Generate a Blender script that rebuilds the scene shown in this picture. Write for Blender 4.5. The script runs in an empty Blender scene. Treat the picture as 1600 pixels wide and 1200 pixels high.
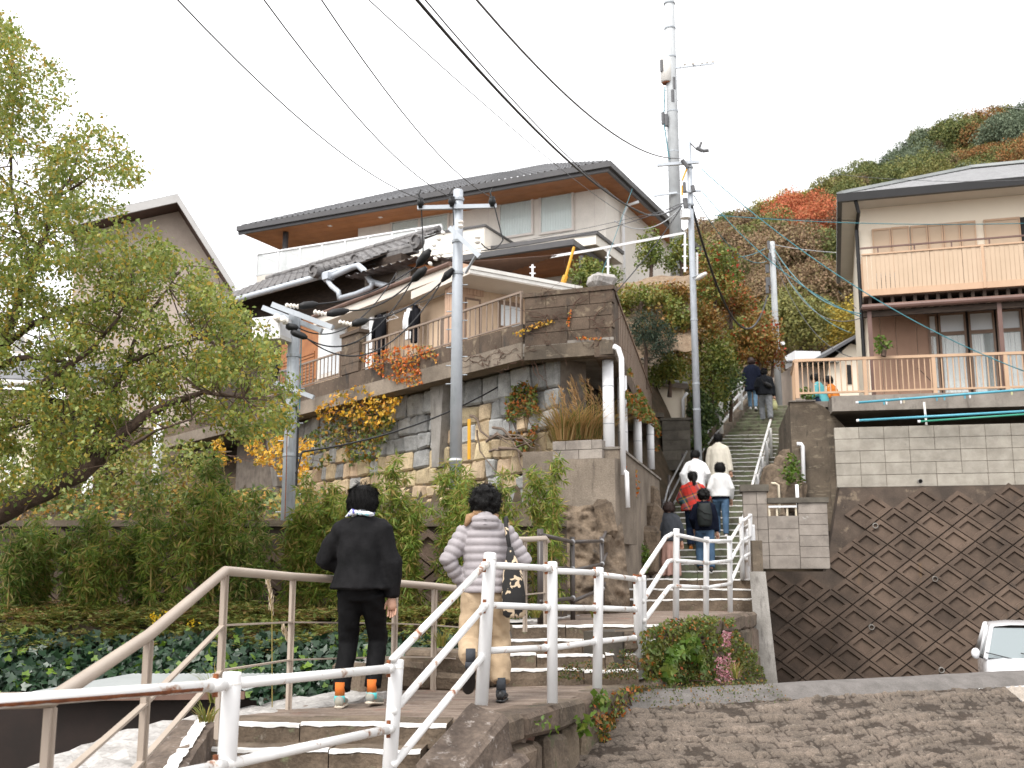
import bpy, bmesh, math, random
import numpy as np
from mathutils import Vector, Matrix, noise

random.seed(7); RNG = np.random.default_rng(7)
SC = bpy.context.scene
COL = SC.collection

# ---------------------------------------------------------------- camera, sky, sun, exposure
FPX = 1700.0                                   # focal length in pixels of the 1600 px wide photograph
PITCH = math.atan(305 / FPX)                   # eye level sits 305 px below the picture centre
cam_d = bpy.data.cameras.new('camera'); cam = bpy.data.objects.new('camera', cam_d); COL.objects.link(cam)
cam_d.sensor_width = 36; cam_d.lens = FPX / 1600 * 36; cam_d.clip_start = 0.1; cam_d.clip_end = 2000
cam.location = (0, 0, 0); cam.rotation_euler = (math.pi / 2 + PITCH, 0, 0)
cam_d.dof.use_dof = True; cam_d.dof.focus_distance = 9.0; cam_d.dof.aperture_fstop = 4.0
SC.camera = cam

W = bpy.data.worlds.new('World'); SC.world = W; W.use_nodes = True
wn = W.node_tree.nodes; wl = W.node_tree.links
sky = wn.new('ShaderNodeTexSky'); sky.sky_type = 'NISHITA'; sky.sun_disc = False
SUN_EL, SUN_ROT = math.radians(52), math.radians(215)
sky.sun_elevation = SUN_EL; sky.sun_rotation = SUN_ROT
sky.air_density = 1.0; sky.dust_density = 6.0; sky.ozone_density = 1.0
hs = wn.new('ShaderNodeHueSaturation'); hs.inputs['Saturation'].default_value = 0.12
wmix = wn.new('ShaderNodeMix'); wmix.data_type = 'RGBA'; wmix.inputs[0].default_value = 0.72   # even cloud cover over the clear sky
wmix.inputs[7].default_value = (11.0, 11.0, 11.2, 1)
bg = wn['Background']; bg.inputs['Strength'].default_value = 0.1
wl.new(sky.outputs[0], hs.inputs['Color']); wl.new(hs.outputs[0], wmix.inputs[6]); wl.new(wmix.outputs[2], bg.inputs['Color'])

sun_d = bpy.data.lights.new('sun', 'SUN'); sun_d.energy = 1.4; sun_d.angle = math.radians(24); sun_d.color = (1, .96, .9)
sun = bpy.data.objects.new('sun', sun_d); COL.objects.link(sun)
sd = Vector((math.sin(SUN_ROT) * math.cos(SUN_EL), math.cos(SUN_ROT) * math.cos(SUN_EL), math.sin(SUN_EL)))
sun.rotation_euler = (-sd).to_track_quat('-Z', 'Y').to_euler(); sun.location = (0, 0, 40)

SC.view_settings.view_transform = 'Standard'; SC.view_settings.look = 'None'
SC.view_settings.gamma = 1; SC.view_settings.exposure = 1.12; SC.view_settings.use_curve_mapping = False
SC.cycles.max_bounces = 6; SC.cycles.diffuse_bounces = 3; SC.cycles.transparent_max_bounces = 8
SC.cycles.use_denoising = True

# ---------------------------------------------------------------- pixel -> place
CP, SP = math.cos(PITCH), math.sin(PITCH)
def ray(u, v):
    t = (600 - v) / FPX
    return Vector(((u - 800) / FPX, CP - t * SP, SP + t * CP))
def PY(u, v, Y): d = ray(u, v); return d * (Y / d.y)          # on the upright plane at distance Y
def PZ(u, v, z): d = ray(u, v); return d * (z / d.z)          # on the level plane z
def V3(*a): return Vector(a)

class Face:
    """an upright wall plane: origin o, level direction d, n points towards the viewer's side"""
    def __init__(s, o, d):
        s.o = Vector((o[0], o[1], 0)); s.d = Vector((d[0], d[1], 0)).normalized(); s.n = Vector((s.d.y, -s.d.x, 0))
        if s.n.dot(s.o) > 0: s.n = -s.n
    def sz(s, u, v, off=0):
        o = s.o + s.n * off; r = ray(u, v); p = r * (o.dot(s.n) / r.dot(s.n)); return (p - o).dot(s.d), p.z
    def pt(s, a, z, off=0): p = s.o + s.d * a + s.n * off; return Vector((p.x, p.y, z))
    def at(s, u, v, off=0): a, z = s.sz(u, v, off); return s.pt(a, z, off)
    def shift(s, off): f = Face((0, 1), (1, 0)); f.o = s.o + s.n * off; f.d = s.d.copy(); f.n = s.n.copy(); return f
    def ang(s): return math.atan2(s.d.y, s.d.x)

# ---------------------------------------------------------------- mesh helpers
class MB:
    def __init__(s): s.v = []; s.f = []
    def add(s, vs, fs):
        b = len(s.v); s.v += [tuple(x) for x in vs]; s.f += [tuple(b + i for i in f) for f in fs]; return s
    def box8(s, p):
        return s.add(p, [(0, 3, 2, 1), (4, 5, 6, 7), (0, 1, 5, 4), (1, 2, 6, 5), (2, 3, 7, 6), (3, 0, 4, 7)])
    def box(s, c, size, rz=0):
        x, y, z = size[0] / 2, size[1] / 2, size[2] / 2; R = Matrix.Rotation(rz, 3, 'Z'); c = Vector(c)
        return s.box8([c + R @ Vector(q) for q in ((-x, -y, -z), (x, -y, -z), (x, y, -z), (-x, y, -z), (-x, -y, z), (x, -y, z), (x, y, z), (-x, y, z))])
    def bb(s, x0, x1, y0, y1, z0, z1): return s.box(((x0 + x1) / 2, (y0 + y1) / 2, (z0 + z1) / 2), (abs(x1 - x0), abs(y1 - y0), abs(z1 - z0)))
    def fbox(s, F, a0, a1, z0, z1, o0, o1):
        if a0 > a1: a0, a1 = a1, a0
        if o0 > o1: o0, o1 = o1, o0
        P = F.pt
        return s.box8([P(a0, z0, o1), P(a1, z0, o1), P(a1, z0, o0), P(a0, z0, o0), P(a0, z1, o1), P(a1, z1, o1), P(a1, z1, o0), P(a0, z1, o0)])
    def bar(s, p, q, w, h, up=(0, 0, 1)):
        p, q = Vector(p), Vector(q); d = (q - p).normalized(); up = Vector(up)
        if abs(d.dot(up)) > .98: up = Vector((0, 1, 0))
        x = d.cross(up).normalized() * (w / 2); z = x.cross(d).normalized() * (h / 2)
        return s.box8([p - x - z, p + x - z, q + x - z, q - x - z, p - x + z, p + x + z, q + x + z, q - x + z])
    def tube(s, pts, r, n=8, caps=True, fr=None):
        pts = [Vector(p) for p in pts]; k = len(pts); r = list(r) if hasattr(r, '__len__') else [r] * k
        b = len(s.v); ref = None
        for i, p in enumerate(pts):
            d = (pts[min(i + 1, k - 1)] - pts[max(i - 1, 0)])
            d = d.normalized() if d.length > 1e-9 else Vector((0, 0, 1))
            if ref is None: ref = Vector((1, 0, 0)) if abs(d.x) < .8 else Vector((0, 1, 0))
            x = (ref - d * ref.dot(d)).normalized(); y = d.cross(x); ref = x
            for j in range(n):
                a = 2 * math.pi * j / n; q = p + (x * math.cos(a) + y * math.sin(a)) * r[i]; s.v.append(tuple(q))
        for i in range(k - 1):
            for j in range(n):
                j2 = (j + 1) % n; s.f.append((b + i * n + j, b + i * n + j2, b + (i + 1) * n + j2, b + (i + 1) * n + j))
        if caps: s.f.append(tuple(b + j for j in range(n))[::-1]); s.f.append(tuple(b + (k - 1) * n + j for j in range(n)))
        return s
    def rings(s, R, n=16, M=None):
        """closed loft of level ellipse rings (cx, cy, z, rx, ry)"""
        b = len(s.v)
        for (cx, cy, z, rx, ry) in R:
            for j in range(n):
                a = 2 * math.pi * j / n; p = Vector((cx + rx * math.cos(a), cy + ry * math.sin(a), z))
                s.v.append(tuple(M @ p if M else p))
        for i in range(len(R) - 1):
            for j in range(n):
                j2 = (j + 1) % n; s.f.append((b + i * n + j, b + i * n + j2, b + (i + 1) * n + j2, b + (i + 1) * n + j))
        s.f.append(tuple(b + j for j in range(n))[::-1]); s.f.append(tuple(b + (len(R) - 1) * n + j for j in range(n)))
        return s
    def ball(s, c, r, n=10, m=7, M=None):
        rx, ry, rz = (r, r, r) if not hasattr(r, '__len__') else r
        R = [(c[0], c[1], c[2] - rz * math.cos(math.pi * i / m), max(rx * math.sin(math.pi * i / m), rx * .02), max(ry * math.sin(math.pi * i / m), ry * .02)) for i in range(m + 1)]
        return s.rings(R, n, M)
    def prism(s, poly, ext):
        """flat polygon (list of Vector) extruded by vector ext"""
        n = len(poly); ext = Vector(ext); P = [Vector(p) for p in poly]
        return s.add(P + [p + ext for p in P], [tuple(range(n))[::-1], tuple(range(n, 2 * n))] + [(i, (i + 1) % n, n + (i + 1) % n, n + i) for i in range(n)])
    def done(s, name, mat, parent=None, smooth=False, kind=None, label=None, fix=True):
        off = wloc(parent) if parent else Vector((0, 0, 0))
        me = bpy.data.meshes.new(name); v = np.array(s.v, dtype=np.float64) - np.array(off)
        me.from_pydata(v.tolist(), [], s.f)
        if fix:
            bm = bmesh.new(); bm.from_mesh(me); bmesh.ops.recalc_face_normals(bm, faces=bm.faces); bm.to_mesh(me); bm.free()
        return mkobj(name, me, mat, parent, smooth, kind, label)

def wloc(o):
    p = Vector((0, 0, 0))
    while o: p += o.location; o = o.parent
    return p
def mkobj(name, me, mat, parent=None, smooth=False, kind=None, label=None):
    if smooth: me.polygons.foreach_set('use_smooth', [True] * len(me.polygons))
    if mat is not None and not me.materials: me.materials.append(MT[mat] if isinstance(mat, str) else mat)
    o = bpy.data.objects.new(name, me); COL.objects.link(o); o.parent = parent
    if kind: o['kind'] = kind
    if label: o['label'] = label
    return o
def tag(o, label, cat, group=None):
    o['label'] = label; o['category'] = cat; o['kind'] = 'thing'
    if group: o['group'] = group
    return o
def thing(name, label, cat, loc=(0, 0, 0), group=None):
    o = bpy.data.objects.new(name, None); COL.objects.link(o); o.location = loc; o.empty_display_size = .2
    return tag(o, label, cat, group)
def struct(o): o['kind'] = 'structure'; return o
def copy_piece(src, parent, loc, rot=None, scale=None):
    c = src.copy(); COL.objects.link(c); c.parent = parent; c.location = Vector(loc) - (wloc(parent) if parent else Vector())
    if rot is not None: c.rotation_euler = rot
    if scale is not None: c.scale = scale
    return c
def inpoly(x, y, P):
    r = False; j = len(P) - 1
    for i in range(len(P)):
        if (P[i][1] > y) != (P[j][1] > y) and x < (P[j][0] - P[i][0]) * (y - P[i][1]) / (P[j][1] - P[i][1]) + P[i][0]: r = not r
        j = i
    return r
def lerp(a, b, t): return a + (b - a) * t
def polyz(xs, ys, x): return float(np.interp(x, xs, ys))

# chamfered, slightly uneven stone block: half sizes, bevel, jitter
def stone_mesh(name, hx, hy, hz, bev=.02, jit=.0, seed=0):
    r = random.Random(seed); vs = []; fs = []; idx = {}
    for sx in (-1, 1):
        for sy in (-1, 1):
            for sz in (-1, 1):
                jx, jy, jz = (r.uniform(-jit, jit) for _ in range(3))
                for ax in range(3):
                    p = [sx * (hx - bev), sy * (hy - bev), sz * (hz - bev)]
                    p[ax] = (sx * hx, sy * hy, sz * hz)[ax]
                    idx[(sx, sy, sz, ax)] = len(vs); vs.append((p[0] + jx, p[1] + jy, p[2] + jz))
    S = (-1, 1)
    for s in S:
        fs.append([idx[(s, a, b, 0)] for a, b in ((-1, -1), (1, -1), (1, 1), (-1, 1))])
        fs.append([idx[(a, s, b, 1)] for a, b in ((-1, -1), (1, -1), (1, 1), (-1, 1))])
        fs.append([idx[(a, b, s, 2)] for a, b in ((-1, -1), (1, -1), (1, 1), (-1, 1))])
    for a in S:
        for b in S:
            fs.append([idx[(a, b, -1, 0)], idx[(a, b, 1, 0)], idx[(a, b, 1, 1)], idx[(a, b, -1, 1)]])
            fs.append([idx[(a, -1, b, 0)], idx[(a, 1, b, 0)], idx[(a, 1, b, 2)], idx[(a, -1, b, 2)]])
            fs.append([idx[(-1, a, b, 1)], idx[(1, a, b, 1)], idx[(1, a, b, 2)], idx[(-1, a, b, 2)]])
            for c in S: fs.append([idx[(a, b, c, 0)], idx[(a, b, c, 1)], idx[(a, b, c, 2)]])
    me = bpy.data.meshes.new(name); me.from_pydata(vs, [], fs)
    bm = bmesh.new(); bm.from_mesh(me); bmesh.ops.recalc_face_normals(bm, faces=bm.faces); bm.to_mesh(me); bm.free()
    return me

# ---------------------------------------------------------------- leaves (numpy)
LEAF = {   # outline in the leaf's own plane: x across, y along, z fold
    'oval': ([(0, 0, 0), (-.32, .45, .07), (0, 1, -.06), (.32, .45, .07)], [(0, 1, 2), (0, 2, 3)]),
    'long': ([(0, 0, 0), (-.085, .35, .02), (0, 1, -.12), (.085, .35, .02)], [(0, 1, 2), (0, 2, 3)]),
    'ivy': ([(0, .12, .0), (-.3, 0, .04), (-.5, .38, .0), (-.24, .5, .05), (0, 1, -.06), (.24, .5, .05), (.5, .38, .0), (.3, 0, .04)], [(0, 1, 2, 3), (0, 3, 4), (0, 4, 5), (0, 5, 6, 7)]),
    'strand': ([(0, 0, 0), (-.03, .4, .02), (0, 1, -.08), (.03, .4, .02)], [(0, 1, 2), (0, 2, 3)]),
    'fern': ([(0, 0, 0), (-.16, .3, .03), (0, 1, -.15), (.16, .3, .03)], [(0, 1, 2), (0, 2, 3)]),
}
def leaves(name, pts, size, mat, parent=None, shape='oval', up=.3, dirs=None, droop=0.0, kind=None, jitter=.35, spread=1.0, rng=None, normals=None, nb=1.5):
    rng = rng or RNG
    pts = np.asarray(pts, dtype=np.float64); N = len(pts)
    lv, lf = LEAF[shape]; lv = np.array(lv)
    d = rng.normal(size=(N, 3)) * spread
    if dirs is not None: d = d * .45 + np.asarray(dirs)
    d[:, 2] -= droop; d /= np.linalg.norm(d, axis=1)[:, None] + 1e-9
    nrm = rng.normal(size=(N, 3)); nrm[:, 2] += up * 3
    if normals is not None: nrm = nrm * .6 + np.asarray(normals) * nb
    nrm -= d * (nrm * d).sum(1)[:, None]; nrm /= np.linalg.norm(nrm, axis=1)[:, None] + 1e-9
    x = np.cross(d, nrm); s = size * (1 + rng.uniform(-jitter, jitter, N))
    v = pts[:, None, :] + s[:, None, None] * (lv[None, :, 0:1] * x[:, None, :] + lv[None, :, 1:2] * d[:, None, :] + lv[None, :, 2:3] * nrm[:, None, :])
    off = np.array(wloc(parent)) if parent else np.zeros(3)
    v = (v - off).reshape(-1, 3); k = len(lv)
    me = bpy.data.meshes.new(name); me.vertices.add(len(v)); me.vertices.foreach_set('co', v.ravel())
    tot = [len(f) for f in lf]; fl = np.concatenate([np.array(f) for f in lf])
    loops = (np.arange(N)[:, None] * k + fl[None, :]).ravel(); nl = len(fl)
    starts = (np.arange(N)[:, None] * nl + np.concatenate([[0], np.cumsum(tot)[:-1]])[None, :]).ravel()
    me.loops.add(len(loops)); me.loops.foreach_set('vertex_index', loops.astype(np.int32))
    me.polygons.add(len(starts)); me.polygons.foreach_set('loop_start', starts.astype(np.int32))
    me.update(calc_edges=True); me.validate()
    return mkobj(name, me, mat, parent, False, kind)
def cloud(c, r, n, rng=None, hollow=.35):
    """n points in an ellipsoid, denser near the shell"""
    rng = rng or RNG
    d = rng.normal(size=(n, 3)); d /= np.linalg.norm(d, axis=1)[:, None]
    t = (hollow + (1 - hollow) * rng.random(n)) ** .7
    return np.array(c)[None] + d * t[:, None] * np.array(r)[None]
# ---------------------------------------------------------------- materials
MT = {}
def nodes(name):
    m = bpy.data.materials.new(name); m.use_nodes = True; MT[name] = m
    return m, m.node_tree.nodes, m.node_tree.links, m.node_tree.nodes['Principled BSDF']
def ramp(n, stops, interp='LINEAR'):
    r = n.new('ShaderNodeValToRGB'); e = r.color_ramp.elements; r.color_ramp.interpolation = interp
    while len(e) < len(stops): e.new(.5)
    for i, (p, c) in enumerate(stops): e[i].position = p; e[i].color = (*c, 1) if len(c) == 3 else c
    return r
def noise_n(n, l, vec, scale, detail=5, rough=.6, dist=0):
    t = n.new('ShaderNodeTexNoise'); t.inputs['Scale'].default_value = scale; t.inputs['Detail'].default_value = detail
    t.inputs['Roughness'].default_value = rough; t.inputs['Distortion'].default_value = dist
    if vec: l.new(vec, t.inputs['Vector'])
    return t.outputs['Fac']
def mixc(n, l, fac, a, b, mode='MIX'):
    m = n.new('ShaderNodeMix'); m.data_type = 'RGBA'; m.blend_type = mode
    for sock, val in ((m.inputs[0], fac), (m.inputs[6], a), (m.inputs[7], b)):
        if hasattr(val, 'is_linked') or hasattr(val, 'links'): l.new(val, sock)
        else: sock.default_value = val if not hasattr(val, '__len__') else ((*val, 1) if len(val) == 3 else val)
    return m.outputs[2]
def M(name, c1, c2=None, scale=6, rough=.8, bump=.15, bscale=60, stains=(), rand=0., metal=0., spec=.35, stretch=None, hue=0., coat=0., lo=.35, hi=.65, fine=.0):
    m, n, l, b = nodes(name)
    geo = n.new('ShaderNodeNewGeometry'); vec = geo.outputs['Position']
    if stretch:
        mp = n.new('ShaderNodeMapping'); mp.inputs['Scale'].default_value = stretch; l.new(vec, mp.inputs['Vector']); vec = mp.outputs[0]
    c2 = c2 or tuple(x * .82 for x in c1)
    f = noise_n(n, l, vec, scale, 6)
    col = ramp(n, [(lo, c1), (hi, c2)]); l.new(f, col.inputs[0]); out = col.outputs[0]
    if fine:
        g = noise_n(n, l, vec, bscale * 1.5, 3); rr = ramp(n, [(.3, (1 - fine,) * 3), (.7, (1 + fine * .6,) * 3)]); l.new(g, rr.inputs[0])
        out = mixc(n, l, 1.0, out, rr.outputs[0], 'MULTIPLY')
    for st in stains:          # (colour, scale, lo, hi, stretch)
        sv = geo.outputs['Position']
        if len(st) > 4 and st[4]:
            mp = n.new('ShaderNodeMapping'); mp.inputs['Scale'].default_value = st[4]; l.new(sv, mp.inputs['Vector']); sv = mp.outputs[0]
        s = noise_n(n, l, sv, st[1], 7, .68); sr = ramp(n, [(st[2], (0, 0, 0)), (st[3], (1, 1, 1))]); l.new(s, sr.inputs[0])
        out = mixc(n, l, sr.outputs[0], out, st[0])
    if rand:
        oi = n.new('ShaderNodeObjectInfo'); hsv = n.new('ShaderNodeHueSaturation')
        mr = n.new('ShaderNodeMapRange'); mr.inputs[3].default_value = 1 - rand; mr.inputs[4].default_value = 1 + rand
        l.new(oi.outputs['Random'], mr.inputs[0]); l.new(mr.outputs[0], hsv.inputs['Value'])
        if hue:
            mh = n.new('ShaderNodeMapRange'); mh.inputs[3].default_value = .5 - hue; mh.inputs[4].default_value = .5 + hue
            mm = n.new('ShaderNodeMath'); mm.operation = 'MULTIPLY'; mm.inputs[1].default_value = 7.31; fr = n.new('ShaderNodeMath'); fr.operation = 'FRACT'
            l.new(oi.outputs['Random'], mm.inputs[0]); l.new(mm.outputs[0], fr.inputs[0]); l.new(fr.outputs[0], mh.inputs[0]); l.new(mh.outputs[0], hsv.inputs['Hue'])
        l.new(out, hsv.inputs['Color']); out = hsv.outputs[0]
    l.new(out, b.inputs['Base Color']); b.inputs['Roughness'].default_value = rough; b.inputs['Metallic'].default_value = metal
    b.inputs['Specular IOR Level'].default_value = spec; b.inputs['Coat Weight'].default_value = coat
    if bump:
        bp = n.new('ShaderNodeBump'); bp.inputs['Strength'].default_value = bump; bp.inputs['Distance'].default_value = .02
        l.new(noise_n(n, l, vec, bscale, 5), bp.inputs['Height']); l.new(bp.outputs[0], b.inputs['Normal'])
    return m
def LEAFM(name, cols, rough=.5, trans=.25, big=0):
    m, n, l, b = nodes(name); geo = n.new('ShaderNodeNewGeometry')
    r = ramp(n, [((i + .5) / len(cols), c) for i, c in enumerate(cols)], 'LINEAR'); fac = geo.outputs['Random Per Island']
    if big:      # patches of leaves turn together
        nz = noise_n(n, l, geo.outputs['Position'], big, 3); mr = n.new('ShaderNodeMapRange'); mr.inputs[1].default_value = .3; mr.inputs[2].default_value = .7
        l.new(nz, mr.inputs[0]); mx = n.new('ShaderNodeMix'); mx.inputs[0].default_value = .55; l.new(fac, mx.inputs[2]); l.new(mr.outputs[0], mx.inputs[3]); fac = mx.outputs[0]
    l.new(fac, r.inputs[0]); l.new(r.outputs[0], b.inputs['Base Color']); b.inputs['Roughness'].default_value = rough; b.inputs['Specular IOR Level'].default_value = .4
    tr = n.new('ShaderNodeBsdfTranslucent'); l.new(r.outputs[0], tr.inputs['Color']); ms = n.new('ShaderNodeMixShader'); ms.inputs[0].default_value = trans
    l.new(b.outputs[0], ms.inputs[1]); l.new(tr.outputs[0], ms.inputs[2]); l.new(ms.outputs[0], n['Material Output'].inputs[0])
    return m

# ground, stone, concrete
M('verge_grey', (.45, .44, .43), (.40, .39, .38), 3, .7, .05, 30)
M('soil', (.10, .07, .045), (.05, .04, .025), 4, .95, .5, 30)
M('step_stone', (.185, .14, .10), (.085, .062, .043), 3.5, .88, .5, 35, stains=[((.16, .17, .10), 9, .6, .72), ((.30, .26, .21), 14, .62, .75)], fine=.25)
M('step_mossy', (.21, .20, .15), (.10, .09, .065), 3, .9, .5, 35, stains=[((.17, .20, .115), 5, .45, .62)], fine=.25)
M('landing_stone', (.255, .20, .16), (.135, .098, .076), 2.2, .85, .5, 22, stains=[((.20, .10, .07), 3, .58, .7), ((.36, .32, .28), 7, .6, .75)], stretch=(1, 3.5, 1), fine=.3)
M('white_edge', (.78, .77, .75), (.62, .60, .57), 9, .7, .2, 60, stains=[((.33, .28, .22), 16, .62, .70)])
M('coping_pale', (.44, .42, .40), (.26, .245, .23), 5, .85, .6, 22, stains=[((.47, .455, .44), 8, .57, .68)], fine=.25)
M('boulder', (.16, .122, .095), (.075, .055, .043), 4, .85, .6, 22, stains=[((.33, .29, .26), 12, .58, .7)], rand=.15, fine=.3)
M('side_wall_stone', (.19, .145, .105), (.085, .065, .048), 3, .9, .6, 28, stains=[((.08, .09, .045), 4, .6, .7), ((.28, .23, .18), 10, .62, .72)], rand=.22, hue=.01, fine=.3)
M('stone_tan', (.54, .425, .275), (.37, .285, .185), 5, .9, .5, 28, stains=[((.20, .17, .13), 8, .6, .72)], rand=.25, hue=.012, fine=.25)
M('stone_grey', (.38, .38, .365), (.25, .25, .245), 5, .9, .5, 28, stains=[((.13, .125, .11), 6, .58, .72)], rand=.28, hue=.01, fine=.22)
M('mortar_dark', (.075, .065, .05), (.04, .035, .03), 6, .95, .4, 40)
M('concrete_stained', (.165, .13, .095), (.075, .06, .045), 1.6, .9, .35, 45, stains=[((.27, .225, .165), 3.0, .56, .70, (1, 1, 3.5)), ((.045, .04, .033), 4, .58, .72, (2.5, 2.5, .7))], fine=.2)
M('concrete_parapet', (.125, .09, .065), (.065, .047, .034), 2.5, .92, .45, 40, stains=[((.21, .165, .115), 5, .55, .68), ((.035, .031, .028), 3.5, .56, .7, (1.5, 1.5, .6))], rand=.15, fine=.28)
M('concrete_mid', (.29, .265, .235), (.17, .15, .13), 2.5, .9, .3, 50, stains=[((.09, .08, .07), 3, .58, .75, (3, 3, .5))], fine=.15)
M('concrete_pillar', (.32, .30, .275), (.20, .185, .165), 3, .9, .3, 50, stains=[((.10, .09, .08), 3.5, .55, .75, (4, 4, .45))], fine=.15)
M('concrete_base', (.255, .21, .165), (.135, .11, .085), 1.4, .92, .4, 40, stains=[((.07, .055, .045), 2.4, .58, .75, (1.6, 1.6, .4))], fine=.25)
M('rock_face', (.20, .15, .105), (.085, .062, .043), 3.5, .92, 1.0, 18, stains=[((.055, .045, .035), 4, .58, .68)], fine=.3)
M('block_pale', (.375, .345, .295), (.28, .255, .215), 4, .9, .25, 70, stains=[((.22, .20, .175), 2.4, .56, .78, (.6, .6, 2.2)), ((.15, .135, .12), 7, .68, .8)], rand=.07, fine=.14)
M('block_grey', (.31, .275, .24), (.21, .183, .16), 4, .9, .3, 60, stains=[((.12, .105, .095), 3, .58, .75), ((.46, .44, .41), 5, .64, .75)], rand=.1, fine=.16)
M('block_dark', (.15, .135, .11), (.085, .075, .062), 3, .92, .35, 50, stains=[((.24, .21, .165), 5, .62, .75)], rand=.15, fine=.2)
M('block_joint', (.20, .17, .14), (.12, .10, .085), 6, .95, .3, 50)
M('diamond_block', (.125, .088, .065), (.065, .046, .034), 1.8, .88, .35, 45, stains=[((.045, .035, .028), 3, .58, .74), ((.15, .095, .05), 1.1, .60, .70, (1.6, 1.6, .12)), ((.40, .38, .35), 34, .70, .73)], rand=.16, fine=.25)
M('wall_backing', (.092, .068, .052), (.05, .038, .03), 3, .92, .4, 40, stains=[((.20, .155, .11), 2.2, .6, .7)], fine=.2)
M('road_concrete', (.16, .13, .108), (.105, .086, .07), 3, .85, .5, 60, stains=[((.075, .062, .05), 26, .54, .66, (.35, 1.6, 1)), ((.30, .265, .225), 34, .60, .70, (.4, 1.6, 1))], fine=.45)
M('road_pale', (.42, .365, .315), (.29, .25, .21), 4, .88, .4, 45, fine=.2)
M('road_grey', (.165, .15, .14), (.11, .10, .092), 5, .9, .4, 50, fine=.2)
M('dry_bank', (.30, .225, .155), (.19, .13, .085), 9, .95, .8, 30, fine=.3)
# paint and metal
M('white_post', (.80, .80, .80), (.72, .72, .72), 3, .38, .03, 20, stains=[((.30, .11, .045), 9, .705, .735)], spec=.5)
M('white_rail', (.79, .785, .775), (.70, .69, .67), 3, .42, .04, 25, stains=[((.48, .38, .31), 6, .57, .62), ((.25, .085, .035), 6, .615, .65)], spec=.5)
M('rust', (.28, .095, .035), (.14, .05, .025), 30, .85, .4, 90)
M('taupe_paint', (.39, .325, .265), (.34, .28, .23), 2, .42, .03, 25, spec=.5)
M('dark_bronze', (.065, .052, .047), (.045, .037, .034), 3, .4, .03, 25, spec=.5)
M('bronze_rust', (.13, .075, .055), (.06, .045, .04), 6, .5, .05, 25)
M('steel_pipe', (.42, .42, .43), (.32, .32, .33), 5, .35, .03, 25, metal=.6)
M('galvanized', (.47, .50, .54), (.40, .43, .465), 3, .5, .05, 30, metal=.25, stains=[((.33, .36, .39), 4, .56, .7, (2, 2, .4))])
M('galv_old', (.40, .43, .46), (.31, .335, .36), 3, .55, .05, 30, metal=.2, stains=[((.23, .23, .22), 4, .56, .72, (3, 3, .3))])
M('pole_concrete', (.48, .50, .51), (.40, .415, .425), 3, .75, .1, 50, stains=[((.30, .31, .31), 3, .55, .75, (3, 3, .3))])
M('porcelain', (.78, .74, .68), (.70, .65, .58), 20, .25, 0, 10, stains=[((.42, .22, .11), 25, .62, .68)], spec=.6)
M('black_rubber', (.011, .011, .012), (.008, .008, .0085), 8, .55, .1, 60)
M('cable_black', (.02, .02, .022), (.014, .014, .015), 8, .5, 0)
M('cable_grey', (.12, .12, .125), (.09, .09, .095), 8, .5, 0)
M('cable_teal', (.05, .20, .235), (.04, .15, .18), 8, .5, 0)
M('cable_pale', (.40, .41, .42), (.35, .36, .37), 8, .5, 0)
M('yellow_guard', (.70, .36, .03), (.62, .30, .02), 8, .45, 0)
M('white_plastic', (.80, .80, .81), (.74, .74, .75), 3, .35, .02, 20, spec=.5)
M('white_aged', (.74, .72, .68), (.62, .60, .56), 4, .5, .08, 30, stains=[((.36, .32, .26), 5, .62, .75)])
M('pipe_yellowed', (.62, .55, .42), (.54, .47, .35), 5, .45, .03, 30)
M('blue_pole', (.10, .36, .46), (.08, .30, .39), 4, .35, 0)
M('green_pole', (.05, .30, .20), (.04, .25, .17), 4, .35, 0)
# houses
M('cream_tile', (.70, .655, .59), (.64, .60, .54), 3, .8, .35, 26, fine=.08)
M('cream_plain', (.68, .64, .58), (.64, .60, .545), 2, .7, .05, 30)
M('beige_stucco', (.60, .45, .315), (.53, .39, .27), 2.2, .9, .2, 90, stains=[((.42, .30, .20), 2.5, .6, .8, (2, 2, .5))], fine=.06)
M('tan_wood', (.50, .335, .235), (.42, .275, .19), 4, .7, .1, 50, stretch=(6, 6, .6))
M('soffit_wood', (.40, .165, .062), (.33, .13, .048), 2.5, .6, .05, 40, rand=.06)
M('roof_dark', (.115, .115, .12), (.08, .08, .085), 4, .5, .1, 40)
M('gutter_dark', (.085, .082, .084), (.07, .068, .07), 3, .4, .02, 20)
M('tile_grey', (.175, .165, .16), (.085, .08, .08), 7, .42, .1, 40, stains=[((.27, .26, .25), 9, .6, .72)], rand=.2)
M('old_wood', (.062, .042, .031), (.03, .022, .017), 5, .85, .3, 50, stretch=(1, 1, 6))
M('grey_wood', (.15, .125, .10), (.09, .072, .058), 5, .85, .3, 50, stretch=(1, 1, 6))
M('orange_wood', (.36, .15, .055), (.27, .105, .04), 5, .6, .1, 40)
M('fascia_pale', (.66, .60, .53), (.60, .54, .475), 2, .6, .03, 30)
M('fascia_brown', (.16, .095, .07), (.11, .065, .05), 4, .6, .05, 30)
M('frame_pale', (.62, .57, .52), (.57, .52, .475), 3, .5, 0)
M('frame_brown', (.22, .145, .10), (.17, .11, .078), 4, .5, 0)
M('rail_taupe', (.235, .175, .135), (.195, .145, .11), 4, .5, .03, 30)
M('gable_wall', (.46, .385, .325), (.40, .335, .285), 3, .85, .3, 30, fine=.08)
M('dark_soffit', (.10, .06, .048), (.07, .045, .036), 3, .7, .05, 30)
M('cream_wall', (.82, .735, .60), (.79, .70, .57), 1.5, .8, .06, 50)
M('tan_panel', (.50, .375, .265), (.46, .345, .24), 2, .6, .05, 60)
M('tan_rail', (.50, .335, .22), (.45, .30, .195), 3, .55, .04, 40)
M('brown_panel', (.345, .215, .15), (.30, .185, .13), 3, .7, .08, 60)
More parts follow.
